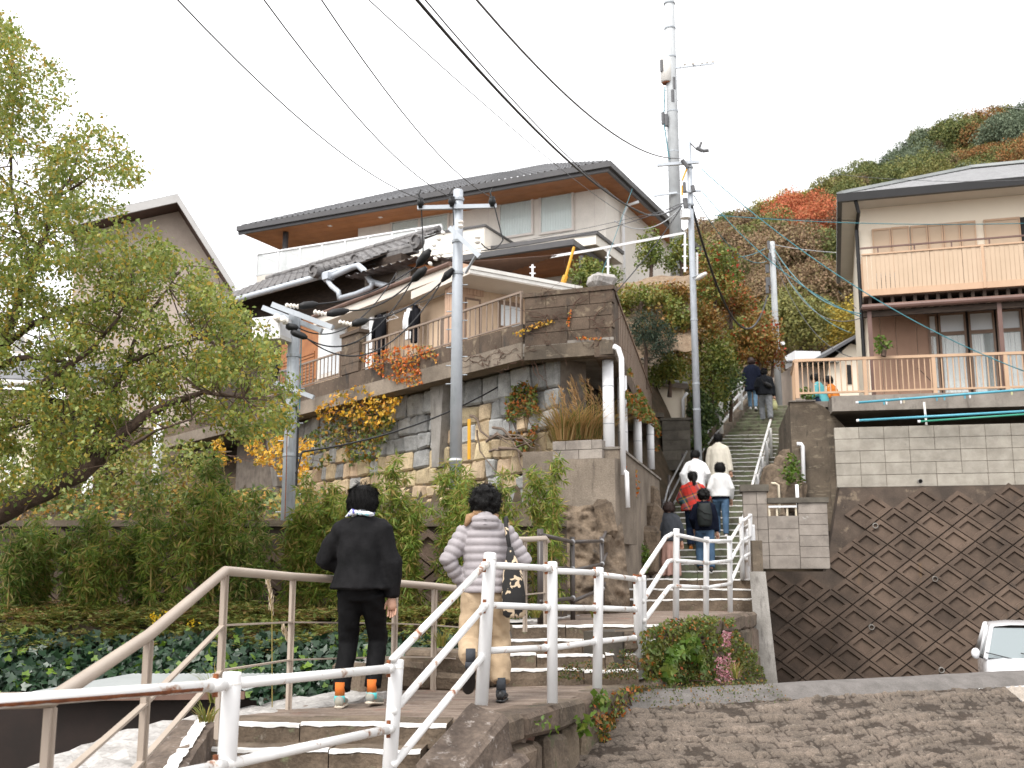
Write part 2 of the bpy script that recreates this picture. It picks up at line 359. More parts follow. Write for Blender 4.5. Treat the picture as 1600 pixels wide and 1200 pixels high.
M('brown_gutter', (.155, .088, .072), (.12, .07, .058), 3, .4, .02, 30)
M('slate_light', (.30, .30, .305), (.235, .235, .24), 5, .55, .06, 60)
M('black_metal', (.012, .011, .0115), (.008, .0075, .008), 3, .4, 0)
M('deck_concrete', (.30, .27, .235), (.20, .175, .15), 2, .9, .3, 45, stains=[((.12, .105, .09), 3, .56, .72, (2, 2, .6))], fine=.18)
M('shed_metal', (.34, .355, .35), (.28, .295, .29), 2, .7, .03, 20, spec=.2)
M('shed_brown', (.022, .013, .010), (.014, .009, .007), 4, .7, .05, 30)
M('curtain', (.62, .68, .66), (.53, .60, .58), 3, .9, .05, 10, stretch=(9, 9, .25))
M('curtain_white', (.78, .78, .77), (.66, .67, .67), 3, .9, .05, 10, stretch=(9, 9, .25))
M('room_dark', (.035, .033, .032), (.02, .02, .02), 3, .9, 0)
M('frosted', (.62, .645, .66), (.55, .58, .60), 2, .25, 0, spec=.5)
m_, n_, l_, b_ = nodes('pane')
b_.inputs['Base Color'].default_value = (.75, .82, .80, 1); b_.inputs['Roughness'].default_value = .03
b_.inputs['Transmission Weight'].default_value = .0; b_.inputs['Alpha'].default_value = .22; b_.inputs['Specular IOR Level'].default_value = .9
m_, n_, l_, b_ = nodes('frosted_glass')
b_.inputs['Base Color'].default_value = (.80, .83, .83, 1); b_.inputs['Roughness'].default_value = .2; b_.inputs['Alpha'].default_value = .52
m_, n_, l_, b_ = nodes('windscreen')
b_.inputs['Base Color'].default_value = (.25, .29, .30, 1); b_.inputs['Roughness'].default_value = .05; b_.inputs['Alpha'].default_value = .75; b_.inputs['Specular IOR Level'].default_value = .9
M('car_paint', (.80, .80, .82), (.79, .79, .81), 1, .2, 0, spec=.5, coat=.6)
M('lamp_glass', (.70, .72, .70), (.66, .68, .66), 2, .1, 0, spec=.7)
M('chrome', (.6, .6, .6), (.5, .5, .5), 3, .2, 0, metal=.9)
# plants
M('bark', (.115, .078, .058), (.055, .037, .028), 9, .92, .7, 45, stretch=(1, 1, .4), fine=.3)
M('twig', (.13, .09, .065), (.08, .055, .04), 9, .9, .2, 45)
M('vine_stem', (.11, .06, .042), (.07, .04, .03), 9, .9, .2, 45)
M('vine_root', (.20, .15, .115), (.12, .09, .07), 9, .9, .4, 35)
M('culm', (.34, .22, .07), (.22, .20, .06), 6, .6, .05, 30)
LEAFM('leaf_tree', [(0.146, 0.195, 0.037), (0.207, 0.256, 0.049), (0.268, 0.317, 0.073), (0.329, 0.342, 0.073), (0.268, 0.329, 0.122), (0.354, 0.329, 0.061), (0.439, 0.293, 0.049)], .38, .42)
LEAFM('leaf_tree_deep', [(0.121, 0.176, 0.038), (0.176, 0.236, 0.049), (0.230, 0.290, 0.068), (0.297, 0.317, 0.074), (0.257, 0.311, 0.108), (0.405, 0.297, 0.054)], .38, .42)
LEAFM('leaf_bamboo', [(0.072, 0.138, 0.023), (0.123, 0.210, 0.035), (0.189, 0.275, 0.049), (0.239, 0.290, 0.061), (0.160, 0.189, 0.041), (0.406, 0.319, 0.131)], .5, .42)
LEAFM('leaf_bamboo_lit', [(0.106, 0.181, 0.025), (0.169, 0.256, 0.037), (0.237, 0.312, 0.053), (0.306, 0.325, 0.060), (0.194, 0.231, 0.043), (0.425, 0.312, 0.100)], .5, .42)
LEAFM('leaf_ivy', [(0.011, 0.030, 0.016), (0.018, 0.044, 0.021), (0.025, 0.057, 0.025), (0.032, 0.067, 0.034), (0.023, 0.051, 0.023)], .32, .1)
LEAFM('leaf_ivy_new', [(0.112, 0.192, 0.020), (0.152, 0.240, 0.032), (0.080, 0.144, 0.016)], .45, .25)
LEAFM('leaf_fern', [(0.128, 0.158, 0.030), (0.179, 0.224, 0.045), (0.224, 0.217, 0.045), (0.254, 0.164, 0.045), (0.143, 0.202, 0.045)], .6, .3)
LEAFM('leaf_fern_dry', [(0.208, 0.117, 0.039), (0.143, 0.098, 0.033), (0.169, 0.156, 0.039), (0.260, 0.156, 0.058)], .7, .25)
LEAFM('leaf_orange', [(0.546, 0.130, 0.019), (0.650, 0.208, 0.019), (0.494, 0.072, 0.019), (0.598, 0.286, 0.039), (0.221, 0.195, 0.039)], .5, .3)
LEAFM('leaf_yellow', [(0.650, 0.351, 0.026), (0.715, 0.429, 0.039), (0.468, 0.273, 0.026), (0.221, 0.221, 0.039), (0.624, 0.260, 0.026)], .5, .3)
LEAFM('leaf_vine_green', [(0.058, 0.104, 0.023), (0.098, 0.150, 0.029), (0.156, 0.182, 0.039), (0.260, 0.221, 0.039), (0.390, 0.195, 0.026)], .5, .25)
LEAFM('leaf_wallgreen', [(.05, .09, .018), (.08, .13, .024), (.12, .165, .03), (.16, .16, .03), (.07, .11, .02), (.30, .10, .02)], .5, .25, big=2.2)
LEAFM('leaf_creeper', [(0.065, 0.111, 0.023), (0.111, 0.156, 0.029), (0.169, 0.169, 0.033), (0.325, 0.130, 0.023), (0.442, 0.111, 0.026), (0.130, 0.195, 0.033)], .5, .25)
LEAFM('leaf_moss', [(0.046, 0.065, 0.016), (0.078, 0.098, 0.023), (0.052, 0.078, 0.019), (0.117, 0.111, 0.026), (0.208, 0.091, 0.026)], .7, .2)
LEAFM('leaf_fresh', [(.085, .155, .02), (.12, .20, .03), (.065, .12, .02), (.15, .19, .03)], .45, .3)
LEAFM('flower_pink', [(0.500, 0.200, 0.240), (0.600, 0.280, 0.320), (0.420, 0.130, 0.170), (0.550, 0.350, 0.360)], .6, .3)
LEAFM('flower_yellow', [(0.750, 0.480, 0.020), (0.750, 0.550, 0.030)], .6, .3)
LEAFM('leaf_shrub_dark', [(0.035, 0.066, 0.019), (0.055, 0.094, 0.025), (0.078, 0.125, 0.031), (0.109, 0.149, 0.035)], .45, .2)
LEAFM('leaf_shrub_mid', [(0.070, 0.109, 0.023), (0.118, 0.164, 0.031), (0.172, 0.203, 0.040), (0.250, 0.227, 0.047), (0.312, 0.164, 0.040)], .5, .25, big=.9)
LEAFM('leaf_shrub_autumn', [(0.078, 0.104, 0.023), (0.156, 0.156, 0.033), (0.247, 0.169, 0.039), (0.325, 0.150, 0.033), (0.156, 0.091, 0.033), (0.117, 0.156, 0.026)], .5, .25, big=.9)
LEAFM('leaf_conifer', [(.014, .03, .017), (.022, .042, .022), (.032, .055, .026)], .6, .1)
LEAFM('leaf_red', [(0.520, 0.046, 0.026), (0.650, 0.078, 0.039), (0.390, 0.065, 0.026)], .5, .3)
LEAFM('grass_dry', [(0.468, 0.293, 0.117), (0.364, 0.215, 0.078), (0.546, 0.364, 0.169), (0.260, 0.195, 0.058), (0.169, 0.182, 0.046)], .7, .3)
LEAFM('grass_green', [(0.169, 0.208, 0.039), (0.260, 0.247, 0.052), (0.130, 0.169, 0.033), (0.364, 0.273, 0.078)], .6, .3)
LEAFM('plume', [(0.460, 0.290, 0.135), (0.540, 0.360, 0.190), (0.400, 0.240, 0.100)], .8, .35)
LEAFM('plume_pale', [(0.560, 0.460, 0.330), (0.620, 0.520, 0.400), (0.480, 0.380, 0.260)], .8, .35)
LEAFM('hill_green', [(0.072, 0.098, 0.029), (0.104, 0.130, 0.036), (0.143, 0.163, 0.044), (0.189, 0.182, 0.055)], .7, .15)
LEAFM('hill_olive', [(0.117, 0.130, 0.034), (0.169, 0.169, 0.044), (0.221, 0.202, 0.052), (0.130, 0.117, 0.036)], .7, .15)
LEAFM('hill_blue', [(0.078, 0.107, 0.065), (0.111, 0.143, 0.085), (0.150, 0.182, 0.111)], .7, .15)
LEAFM('hill_brown', [(0.195, 0.124, 0.072), (0.247, 0.163, 0.091), (0.156, 0.104, 0.065), (0.221, 0.176, 0.078)], .8, .15)
LEAFM('hill_rust', [(0.243, 0.111, 0.039), (0.309, 0.150, 0.044), (0.188, 0.094, 0.039), (0.166, 0.133, 0.044)], .8, .15)
LEAFM('hill_red', [(0.468, 0.122, 0.054), (0.500, 0.153, 0.072), (0.378, 0.095, 0.045), (0.450, 0.180, 0.072), (0.270, 0.108, 0.045)], .8, .2)
LEAFM('hill_yellow', [(0.390, 0.286, 0.046), (0.312, 0.260, 0.052), (0.468, 0.325, 0.052), (0.208, 0.195, 0.046)], .8, .2)
M('hill_floor', (.12, .085, .05), (.07, .06, .03), .25, .95, .3, 1.2)
# people
M('skin', (.56, .33, .235), (.52, .30, .21), 9, .55, .03, 90)
M('hair_black', (.0075, .0065, .006), (.004, .0035, .0035), 30, .42, .5, 120, stretch=(3, 3, .5), spec=.25)
M('hair_brown', (.05, .024, .018), (.03, .015, .012), 30, .42, .5, 120, stretch=(3, 3, .5), spec=.4)
M('cloth_black', (.011, .0105, .0115), (.005, .005, .0055), 6, .78, .25, 45, spec=.12)
M('denim_black', (.006, .006, .0068), (.004, .004, .0045), 6, .7, .2, 60, spec=.12)
M('puffer_grey', (.335, .305, .315), (.29, .265, .275), 6, .55, .12, 40, spec=.35)
M('khaki', (.46, .345, .225), (.40, .295, .19), 8, .85, .25, 80)
M('scarf_brown', (.36, .22, .12), (.24, .14, .075), 14, .9, .3, 60)
M('cream_coat', (.74, .69, .585), (.69, .64, .54), 5, .9, .15, 60)
M('white_shirt', (.80, .80, .80), (.75, .75, .76), 4, .8, .15, 30)
M('sweater_pale', (.70, .70, .69), (.64, .64, .635), 6, .9, .2, 90)
M('denim_blue', (.085, .16, .26), (.05, .10, .175), 6, .8, .2, 60)
M('denim_light', (.17, .29, .42), (.12, .22, .34), 6, .8, .2, 60)
M('denim_dark', (.022, .045, .10), (.015, .03, .07), 6, .8, .2, 60)
M('navy', (.008, .011, .024), (.0055, .0075, .017), 6, .85, .2, 60, spec=.12)
M('charcoal_knit', (.055, .06, .07), (.04, .045, .053), 6, .9, .2, 60)
M('pink_cloth', (.60, .375, .31), (.53, .32, .265), 4, .85, .15, 30, stretch=(4, 4, .5))
M('backpack_green', (.017, .022, .021), (.011, .015, .014), 6, .65, .15, 50)
M('jacket_dark', (.014, .016, .02), (.009, .010, .013), 6, .75, .2, 40, spec=.12)
M('trousers_grey', (.235, .245, .26), (.19, .20, .215), 6, .85, .2, 60)
M('shoe_black', (.009, .009, .0095), (.006, .006, .0065), 6, .4, .05, 60, spec=.5)
M('shoe_sole', (.62, .55, .45), (.55, .48, .39), 6, .7, .05, 60)
M('shoe_grey', (.24, .26, .25), (.33, .31, .25), 14, .7, .1, 60)
M('shoe_white', (.74, .74, .74), (.68, .68, .68), 6, .6, .05, 60)
M('sock_orange', (.62, .17, .03), (.55, .14, .025), 6, .9, .1, 90)
M('sock_teal', (.12, .58, .58), (.09, .50, .50), 6, .9, .1, 90)
M('teal_cloth', (.10, .34, .37), (.08, .29, .32), 6, .9, .1, 40)
M('orange_cloth', (.60, .20, .03), (.52, .16, .025), 6, .9, .1, 40)
M('yellow_bag', (.66, .66, .36), (.58, .58, .30), 6, .7, .1, 40)
M('laundry_dark', (.009, .009, .012), (.006, .006, .008), 6, .9, .1, 40, spec=.12)
# woollen check of the shawl: bands of colour woven both ways
m_, n_, l_, b_ = nodes('tartan')
tc = n_.new('ShaderNodeTexCoord'); sep = n_.new('ShaderNodeSeparateXYZ'); mp_ = n_.new('ShaderNodeMapping'); mp_.inputs['Rotation'].default_value = (0, .35, 0)
l_.new(tc.outputs['Object'], mp_.inputs[0]); l_.new(mp_.outputs[0], sep.inputs[0])
def band(sock, off):
    a = n_.new('ShaderNodeMath'); a.operation = 'MULTIPLY'; a.inputs[1].default_value = 2.6; l_.new(sock, a.inputs[0])
    c = n_.new('ShaderNodeMath'); c.operation = 'ADD'; c.inputs[1].default_value = off; l_.new(a.outputs[0], c.inputs[0])
    d = n_.new('ShaderNodeMath'); d.operation = 'FRACT'; l_.new(c.outputs[0], d.inputs[0])
    r = ramp(n_, [(0, (.52, .03, .02)), (.30, (.02, .05, .04)), (.36, (.56, .035, .02)), (.52, (.50, .03, .02)), (.58, (.03, .07, .06)), (.72, (.06, .13, .22)), (.80, (.55, .38, .06)), (.84, (.03, .06, .06)), (.94, (.55, .035, .02))], 'CONSTANT')
    l_.new(d.outputs[0], r.inputs[0]); return r.outputs[0]
l_.new(mixc(n_, l_, .5, band(sep.outputs[0], .35), band(sep.outputs[2], .1)), b_.inputs['Base Color']); b_.inputs['Roughness'].default_value = .9
# tote: pale animal-like patches on black
m_, n_, l_, b_ = nodes('tote_print')
tc = n_.new('ShaderNodeTexCoord'); nz = noise_n(n_, l_, tc.outputs['Object'], 15, 2, .4, .6)
r = ramp(n_, [(.555, (.015, .014, .014)), (.575, (.58, .46, .32))]); l_.new(nz, r.inputs[0]); l_.new(r.outputs[0], b_.inputs['Base Color']); b_.inputs['Roughness'].default_value = .85
m_, n_, l_, b_ = nodes('neck_scarf')
tc = n_.new('ShaderNodeTexCoord'); nz = noise_n(n_, l_, tc.outputs['Object'], 26, 2, .5, .8)
r = ramp(n_, [(.38, (.10, .10, .35)), (.45, (.75, .78, .82)), (.6, (.80, .82, .84)), (.66, (.25, .55, .62))]); l_.new(nz, r.inputs[0]); l_.new(r.outputs[0], b_.inputs['Base Color']); b_.inputs['Roughness'].default_value = .7

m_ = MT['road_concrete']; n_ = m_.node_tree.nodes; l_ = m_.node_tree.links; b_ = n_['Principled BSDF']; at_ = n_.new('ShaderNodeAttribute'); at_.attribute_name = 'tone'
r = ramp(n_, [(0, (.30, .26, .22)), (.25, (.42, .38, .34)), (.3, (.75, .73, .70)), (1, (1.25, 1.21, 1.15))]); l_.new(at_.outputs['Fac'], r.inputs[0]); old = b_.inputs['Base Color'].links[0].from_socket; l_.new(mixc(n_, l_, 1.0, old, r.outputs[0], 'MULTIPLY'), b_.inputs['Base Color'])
# ---------------------------------------------------------------- levels of the climb
Z1, Z2, Z3 = -.92, -.453, 0.0                  # the three landings; the viewer stands on the one below them, at -1.5
RISE, GO = .15, .357; K = RISE / GO; S0Y = 21.5
def stair_z(y): return max(0.0, math.floor((y - S0Y) / GO + 1) * RISE) if y < 34.6 else stair_z(34.5)
def Lx(y): return polyz([6, 10.2, 11.2, 16.7, 17.5, 21.5, 25.3, 31, 40], [-2.3, -.15, .1, 1.35, 1.6, 2.85, 3.75, 6.15, 10.2], y)
def Rx(y): return polyz([6, 7.6, 10.6, 12.4, 16, 17.5, 21.5, 33.4, 40], [-.85, -.13, 1.27, 2.0, 3.55, 3.95, 4.55, 8.45, 10.7], y)
def fbm(x, y, z=0, s=1.0): return noise.fractal(Vector((x * s, y * s, z * s)), 1.0, 2.0, 4)

# terrace wall under the left house: front line of its deck and of the rubble wall below it
DL = Face((.56, 16.4), (.62, -.785))           # deck fascia, running back to the left
SW = DL.shift(-.5)                            # rubble stone wall under the deck
RW = Face((7.0, 21.6), (.974, -.18))           # big retaining wall on the right (foot line)

def ridge(x): return 38 + (x - 14) * .42 + 2.0 * fbm(x, 3, 0, .05)
def left_z(x, y):
    front = polyz([0, 9.6, 10.2, 11.6, 14.3, 14.6, 17.2, 40], [-1.75, -1.7, -1.05, -.45, -.4, .6, 1.2, 1.3], y)
    back = -(Vector((x, y, 0)) - SW.o).dot(SW.n)
    if x > .9: back = min(back, (y - 18.3) * 1.0)
    if back < .12: return front
    up = polyz([.12, .5, 6, 12, 20, 40, 80], [1.9, 3.3, 4.0, 6.6, 8, 11, 20], back)
    return max(front, up)
def right_z(x, y):
    fy = RW.o.y + (x - RW.o.x) * RW.d.y / RW.d.x
    if y < fy + .1: return -3.0
    return polyz([.1, 2.2, 2.6, 20, 30], [-3.2, -3.2, .8, 4.4, 6], y - fy)
def gz(x, y):
    lx, rx = Lx(y), Rx(y); path = (Z1 if y < 10.2 else Z2 if y < 16.7 else Z3) if y < S0Y else min((y - S0Y) * K, 5.6 + max(0, y - 35) * .12)
    path -= .45
    if y > 45: w = min(1, (y - 45) / 80); base = 6.6; z = base + (ridge(x) - 6 - base) * w ** .9 if y <= 125 else ridge(x) - 6 - (y - 125) * .4; return max(z, 4) + .5 * fbm(x, y, 0, .15)
    if x < lx: z = lerp(path, left_z(x, y), min(1, (lx - x) / .6)) if y < 21 else lerp(path, max(path + .3, left_z(x, y)), min(1, (lx - x - .2) / 1.3 if lx - x > .2 else 0))
    elif x > rx: z = lerp(path - .2, right_z(x, y), min(1, (x - rx) / .5))
    else: z = path
    if y > 36: z = lerp(z, 6.6, (y - 36) / 9)
    return z + .03 * fbm(x, y, 0, 1.3)
def sheet(name, xs, ys, fn, mat):
    mb = MB(); nx = len(xs)
    mb.v = [(x, y, fn(x, y)) for y in ys for x in xs]
    mb.f = [(j * nx + i, j * nx + i + 1, (j + 1) * nx + i + 1, (j + 1) * nx + i) for j in range(len(ys) - 1) for i in range(nx - 1)]
    return struct(mb.done(name, mat, smooth=True, fix=False))
xs = list(np.concatenate([np.linspace(-90, -16, 20), np.arange(-15, 16, .3), np.linspace(17, 110, 30)]))
ys = list(np.concatenate([np.linspace(-60, 5, 12), np.arange(6, 24, .3), np.arange(24, 46, .8), np.linspace(46, 200, 50)]))
sheet('ground', xs, ys, gz, 'soil')
def hill_fn(x, y): return gz(x, y) + .06
sheet('hill', list(np.linspace(-60, 110, 70)), list(np.linspace(45.2, 190, 60)), hill_fn, 'hill_floor')

# ---------------------------------------------------------------- stairway: landings and single step stones with painted edges
stairway = bpy.data.objects.new('stairway', None); COL.objects.link(stairway); stairway['kind'] = 'structure'; stairway.location = (0, 7, Z1)
def wob(x, y, s=3.0, a=.012): return a * fbm(x, y, 5.1, s)
def step_stone(A, B, depth, ztop, h, mat, n=10, seed=0, paint=True, amp=.012):
    """a stone from front-left A to front-right B (plan points), reaching `depth` back"""
    A, B = Vector((A[0], A[1], 0)), Vector((B[0], B[1], 0)); d = (B - A).normalized(); bk = Vector((-d.y, d.x, 0))
    if bk.y < 0: bk = -bk
    mb = MB(); rows = [(-.004, -h, 1), (0, -h * .55, 1), (0, -.022, 1), (.014, 0, 1), (.10, .004, .6), (depth, .0, 0)]
    for i in range(n + 1):
        p = A.lerp(B, i / n)
        for (o, dz, w) in rows:
            wf = amp * fbm(p.x * 1.0, p.y + dz * 4, seed, 4.5) * w; wz = amp * .8 * fbm(p.x, p.y, seed + 9, 3.5)
            q = p + bk * (o + wf); mb.v.append((q.x, q.y, ztop + dz + (wz if dz > -.03 else 0)))
    k = len(rows)
    for i in range(n):
        for j in range(k - 1): mb.f.append((i * k + j, (i + 1) * k + j, (i + 1) * k + j + 1, i * k + j + 1))
    mb.f.append(tuple(range(k))); mb.f.append(tuple(n * k + j for j in range(k))[::-1])
    o = mb.done('step_stone', mat, stairway, fix=False)
    if paint:
        pb = MB(); m = n * 3
        for i in range(m + 1):
            p = A.lerp(B, i / m); wf = amp * fbm(p.x, p.y - .1, seed, 4.5); wz = amp * .8 * fbm(p.x, p.y, seed + 9, 3.5)
            dn = .014 + .009 * fbm(p.x, p.y, seed + 3, 14); bkw = .035 + .018 * fbm(p.x, p.y, seed + 4, 12)
            for (o_, dz) in ((-.006, -max(dn, .006)), (-.003, .0035), (bkw, .010)):
                q = p + bk * (o_ + wf); pb.v.append((q.x, q.y, ztop + dz + wz))
        for i in range(m):
            for j in range(2): pb.f.append((i * 3 + j, (i + 1) * 3 + j, (i + 1) * 3 + j + 1, i * 3 + j + 1))
        pe = pb.done('painted_edge', 'white_edge', o, fix=False)
    return o
def step_row(A, B, depth, ztop, h, mat, cuts, seed, paint=True):
    A, B = Vector((A[0], A[1], 0)), Vector((B[0], B[1], 0)); ts = [0] + list(cuts) + [1]; g = .004 / max((B - A).length, .1)
    for i in range(len(ts) - 1):
        step_stone(A.lerp(B, ts[i] + (g if i else 0)), A.lerp(B, ts[i + 1] - (g if i < len(ts) - 2 else 0)), depth, ztop + .006 * math.sin(seed * 7 + i * 3), h, mat, seed=seed * 3.3 + i, paint=paint)
def landing(P, z, th, mat, name='landing', seed=0, nx=26, ny=26):
    """quad landing from 4 plan corners (front-left, front-right, back-right, back-left), uneven slabs"""
    a, b, c, d = [Vector((p[0], p[1], 0)) for p in P]; mb = MB()
    for j in range(ny + 1):
        for i in range(nx + 1):
            p = a.lerp(b, i / nx).lerp(d.lerp(c, i / nx), j / ny)
            mb.v.append((p.x, p.y, z + .014 * fbm(p.x, p.y * 2.5, seed, 2.2) - .004))
    k = nx + 1
    for j in range(ny):
        for i in range(nx): mb.f.append((j * k + i, j * k + i + 1, (j + 1) * k + i + 1, (j + 1) * k + i))
    edge = [i for i in range(k)] + [j * k + nx for j in range(1, ny + 1)] + [ny * k + i for i in range(nx - 1, -1, -1)] + [j * k for j in range(ny - 1, 0, -1)]
    b0 = len(mb.v)
    for e in edge: x, y, zz = mb.v[e]; mb.v.append((x, y, zz - th))
    for q in range(len(edge)): r = (q + 1) % len(edge); mb.f.append((edge[r], edge[q], b0 + q, b0 + r))
    return mb.done(name, mat, stairway, fix=False)
# lower flight (viewer's landing up to the first landing)
h1 = (Z1 + 1.5) / 5
for i in range(5):
    y = 7.28 - .3 * (4 - i); z = -1.5 + h1 * (i + 1); xl, xr = -1.95 + .1 * (i - 4) * 1.0, -.42 + .14 * (i - 4)
    step_row((xl, y + .05), (xr, y - .04), .42, z, h1 + .03, 'step_stone', [(.42,), (.55,), (.3, .66), (.62,), (.38,)][i], i + 1)
landing([(-1.98, 7.7), (-.2, 7.55), (1.22, 10.6), (-.25, 10.9)], Z1 - .012, .3, 'landing_stone', seed=2)
landing([(-4.2, -6), (1.5, -6), (-.5, 6.2), (-2.4, 6.2)], -1.5, .3, 'landing_stone', seed=9)
# second flight
for i in range(4):
    h = (Z2 - Z1) / 4; y = 9.98 + .31 * i; z = Z1 + h * (i + 1); xl, xr = -.10 + .035 * i, 1.14 + .12 * i
    step_row((xl, y), (xr, y + .12), .42, z, h + .03, 'step_stone', [(.6,), (.22, .7), (.5,), (.35,)][i], 11 + i)
landing([(.05, 11.28), (1.5, 11.3), (3.55, 16.6), (1.3, 17.0)], Z2 - .012, .4, 'landing_stone', seed=4)
# third flight
for i in range(3):
    h = (Z3 - Z2) / 3; y = 16.75 + .33 * i; z = Z2 + h * (i + 1)
    step_row((1.32 + .12 * i, y + .1), (3.62 + .1 * i, y - .1), .5, z, h + .03, 'step_stone', [(.3, .7), (.48,), (.25, .6)][i], 21 + i)
landing([(1.6, 17.85), (3.95, 17.7), (4.55, 21.6), (2.85, 21.6)], Z3 - .012, .4, 'landing_stone', seed=6)
# the long flight
for i in range(36):
    y = S0Y + GO * i; z = RISE * (i + 1); xl, xr = Lx(y) - .02, Rx(y) + .03
    step_row((xl, y + .12), (xr, y - .12), .5, z, RISE + .03, 'step_mossy', (random.uniform(.35, .65),), 31 + i, paint=i < 27)
landing([(Lx(34.5), 34.5), (Rx(34.5), 34.3), (Rx(40) + .3, 40), (Lx(40) - .3, 40)], RISE * 36 - .012, .5, 'concrete_mid', seed=8)
# stringer wall on the left of the narrow upper flight
mb = MB()
for (ya, yb) in ((30.6, 34.6),):
    za, zb = stair_z(ya), stair_z(yb)
    mb.box8([V3(Lx(ya) - .28, ya, za - .6), V3(Lx(ya) - .02, ya, za - .6), V3(Lx(yb) - .02, yb, zb - .6), V3(Lx(yb) - .28, yb, zb - .6),
             V3(Lx(ya) - .28, ya, za + .12), V3(Lx(ya) - .02, ya, za + .12), V3(Lx(yb) - .02, yb, zb + .18), V3(Lx(yb) - .28, yb, zb + .18)])
mb.done('stringer', 'concrete_stained', stairway)

# pale cement coping along the left edge of the climb, sloping slab with a white stripe, cheek stones
def strip(name, line, w, zfn, th, mat, parent=None, n=60, rough=.03, seed=0, side=-1):
    mb = MB(); L = [Vector((p[0], p[1], 0)) for p in line]
    for i in range(n + 1):
        t = i / n * (len(L) - 1); k = min(int(t), len(L) - 2); p = L[k].lerp(L[k + 1], t - k); d = (L[k + 1] - L[k]).normalized(); nn = Vector((-d.y, d.x, 0)) * -side
        ww = w(t / (len(L) - 1)) if callable(w) else w
        for j in range(6):
            q = p + nn * (ww * (j / 5) + (rough * fbm(p.x, p.y, j + seed, 5) if j in (0, 5) else 0))
            mb.v.append((q.x, q.y, zfn(q.x, q.y, i / n) + rough * .7 * fbm(q.x, q.y, seed, 6)))
        for j in (0, 5):
            v = mb.v[-6 + j if j == 0 else -2]
            mb.v.append((v[0], v[1], v[2] - th))
    for i in range(n):
        a, b = i * 8, (i + 1) * 8
        for j in range(5): mb.f.append((a + j, b + j, b + j + 1, a + j + 1))
        mb.f.append((a + 6, b + 6, b, a)); mb.f.append((a + 5, b + 5, b + 7, a + 7))
    return mb.done(name, mat, parent)
cop = strip('coping', [(-2.75, 5.2), (-2.05, 7.2), (-1.15, 8.75), (-.9, 9.1)], lambda t: .62 - .2 * t, lambda x, y, t: polyz([5.0, 6.5, 7.4, 9], [-1.42, -1.12, -.98, -.9], y), .5, 'coping_pale', stairway, rough=.05, seed=3)
strip('coping', [(-1.0, 9.95), (-.25, 10.9), (.0, 11.3)], .75, lambda x, y, t: Z2 - .32 + .25 * t, .5, 'coping_pale', stairway, n=30, rough=.05, seed=5)
strip('coping', [(.12, 11.35), (.55, 13.2), (1.1, 15.6)], .62, lambda x, y, t: Z2 + .02 - .05 * t, .6, 'coping_pale', stairway, n=40, rough=.04, seed=7)
def big_stone(name, c, half, rot, mat, parent, seed, bev=.04, jit=.03, sub=0):
    me = stone_mesh(name, *half, bev=bev, jit=jit, seed=seed)
    bm = bmesh.new(); bm.from_mesh(me); bmesh.ops.triangulate(bm, faces=bm.faces); bmesh.ops.subdivide_edges(bm, edges=bm.edges, cuts=2, use_grid_fill=True)
    for v in bm.verts: v.co += v.normal * (.018 * fbm(v.co.x + seed * 3, v.co.y, v.co.z, 5)) if True else v.co
    bm.to_mesh(me); bm.free()
    o = mkobj(name, me, mat, parent); o.location = Vector(c) - (wloc(parent) if parent else Vector()); o.rotation_euler = rot
    return o
# slab beside the lower flight with its painted stripe
TL, TR, BR, BL = PY(270, 1127, 7.15), PY(338, 1122, 7.15), PY(268, 1230, 5.9), PY(196, 1230, 5.9)
mb = MB(); n = 10
for j in range(n + 1):
    for i in range(5): p = BL.lerp(BR, i / 4).lerp(TL.lerp(TR, i / 4), j / n); mb.v.append((p.x + .012 * fbm(p.x, p.y, i, 6), p.y, p.z + .014 * fbm(p.x, p.y, 2, 6) - (.02 if i in (0, 4) else 0)))
    for i in (0, 4): p = mb.v[-5 + i - (1 if i else 0)] if i else mb.v[-5]; mb.v.append((p[0], p[1], p[2] - .5))
for j in range(n):
    a_, b_ = j * 7, j * 7 + 7
    for i in range(4): mb.f.append((a_ + i, a_ + i + 1, b_ + i + 1, b_ + i))
    mb.f.append((a_ + 5, a_, b_, b_ + 5)); mb.f.append((a_ + 4, a_ + 6, b_ + 6, b_ + 4))
mb.f.append((n * 7, n * 7 + 1, n * 7 + 2, n * 7 + 3, n * 7 + 4, n * 7 + 6, n * 7 + 5)); slab = mb.done('slab_stone', 'boulder', stairway)
mb = MB()
for i in range(34):
    t = i / 33; w0 = .56 + .06 * fbm(t * 4, 0, 1, 3); q = [BL.lerp(BR, x).lerp(TL.lerp(TR, x), t) for x in (w0, .86 + .05 * fbm(t * 5, 2, 1, 3))]; mb.v += [tuple(p + V3(0, 0, .006 + .014 * fbm(p.x, p.y, 2, 6))) for p in q]
mb.f = [(2 * i, 2 * i + 1, 2 * i + 3, 2 * i + 2) for i in range(33)]
mb.done('painted_stripe', 'white_edge', slab, fix=False)
for i, (x, y, z, hx, hy, hz, rz) in enumerate([(-.62, 9.92, -.76, .34, .2, .15, .1), (-.98, 9.75, -.82, .22, .18, .13, .3), (-.30, 10.0, -.8, .2, .16, .12, -.1), (-.5, 9.78, -.9, .3, .14, .09, .1), (-1.2, 9.35, -.86, .2, .25, .16, .6)]):
    big_stone('cheek_stone', (x, y, z), (hx, hy, hz), (0, .05, rz), 'step_stone', stairway, 60 + i)

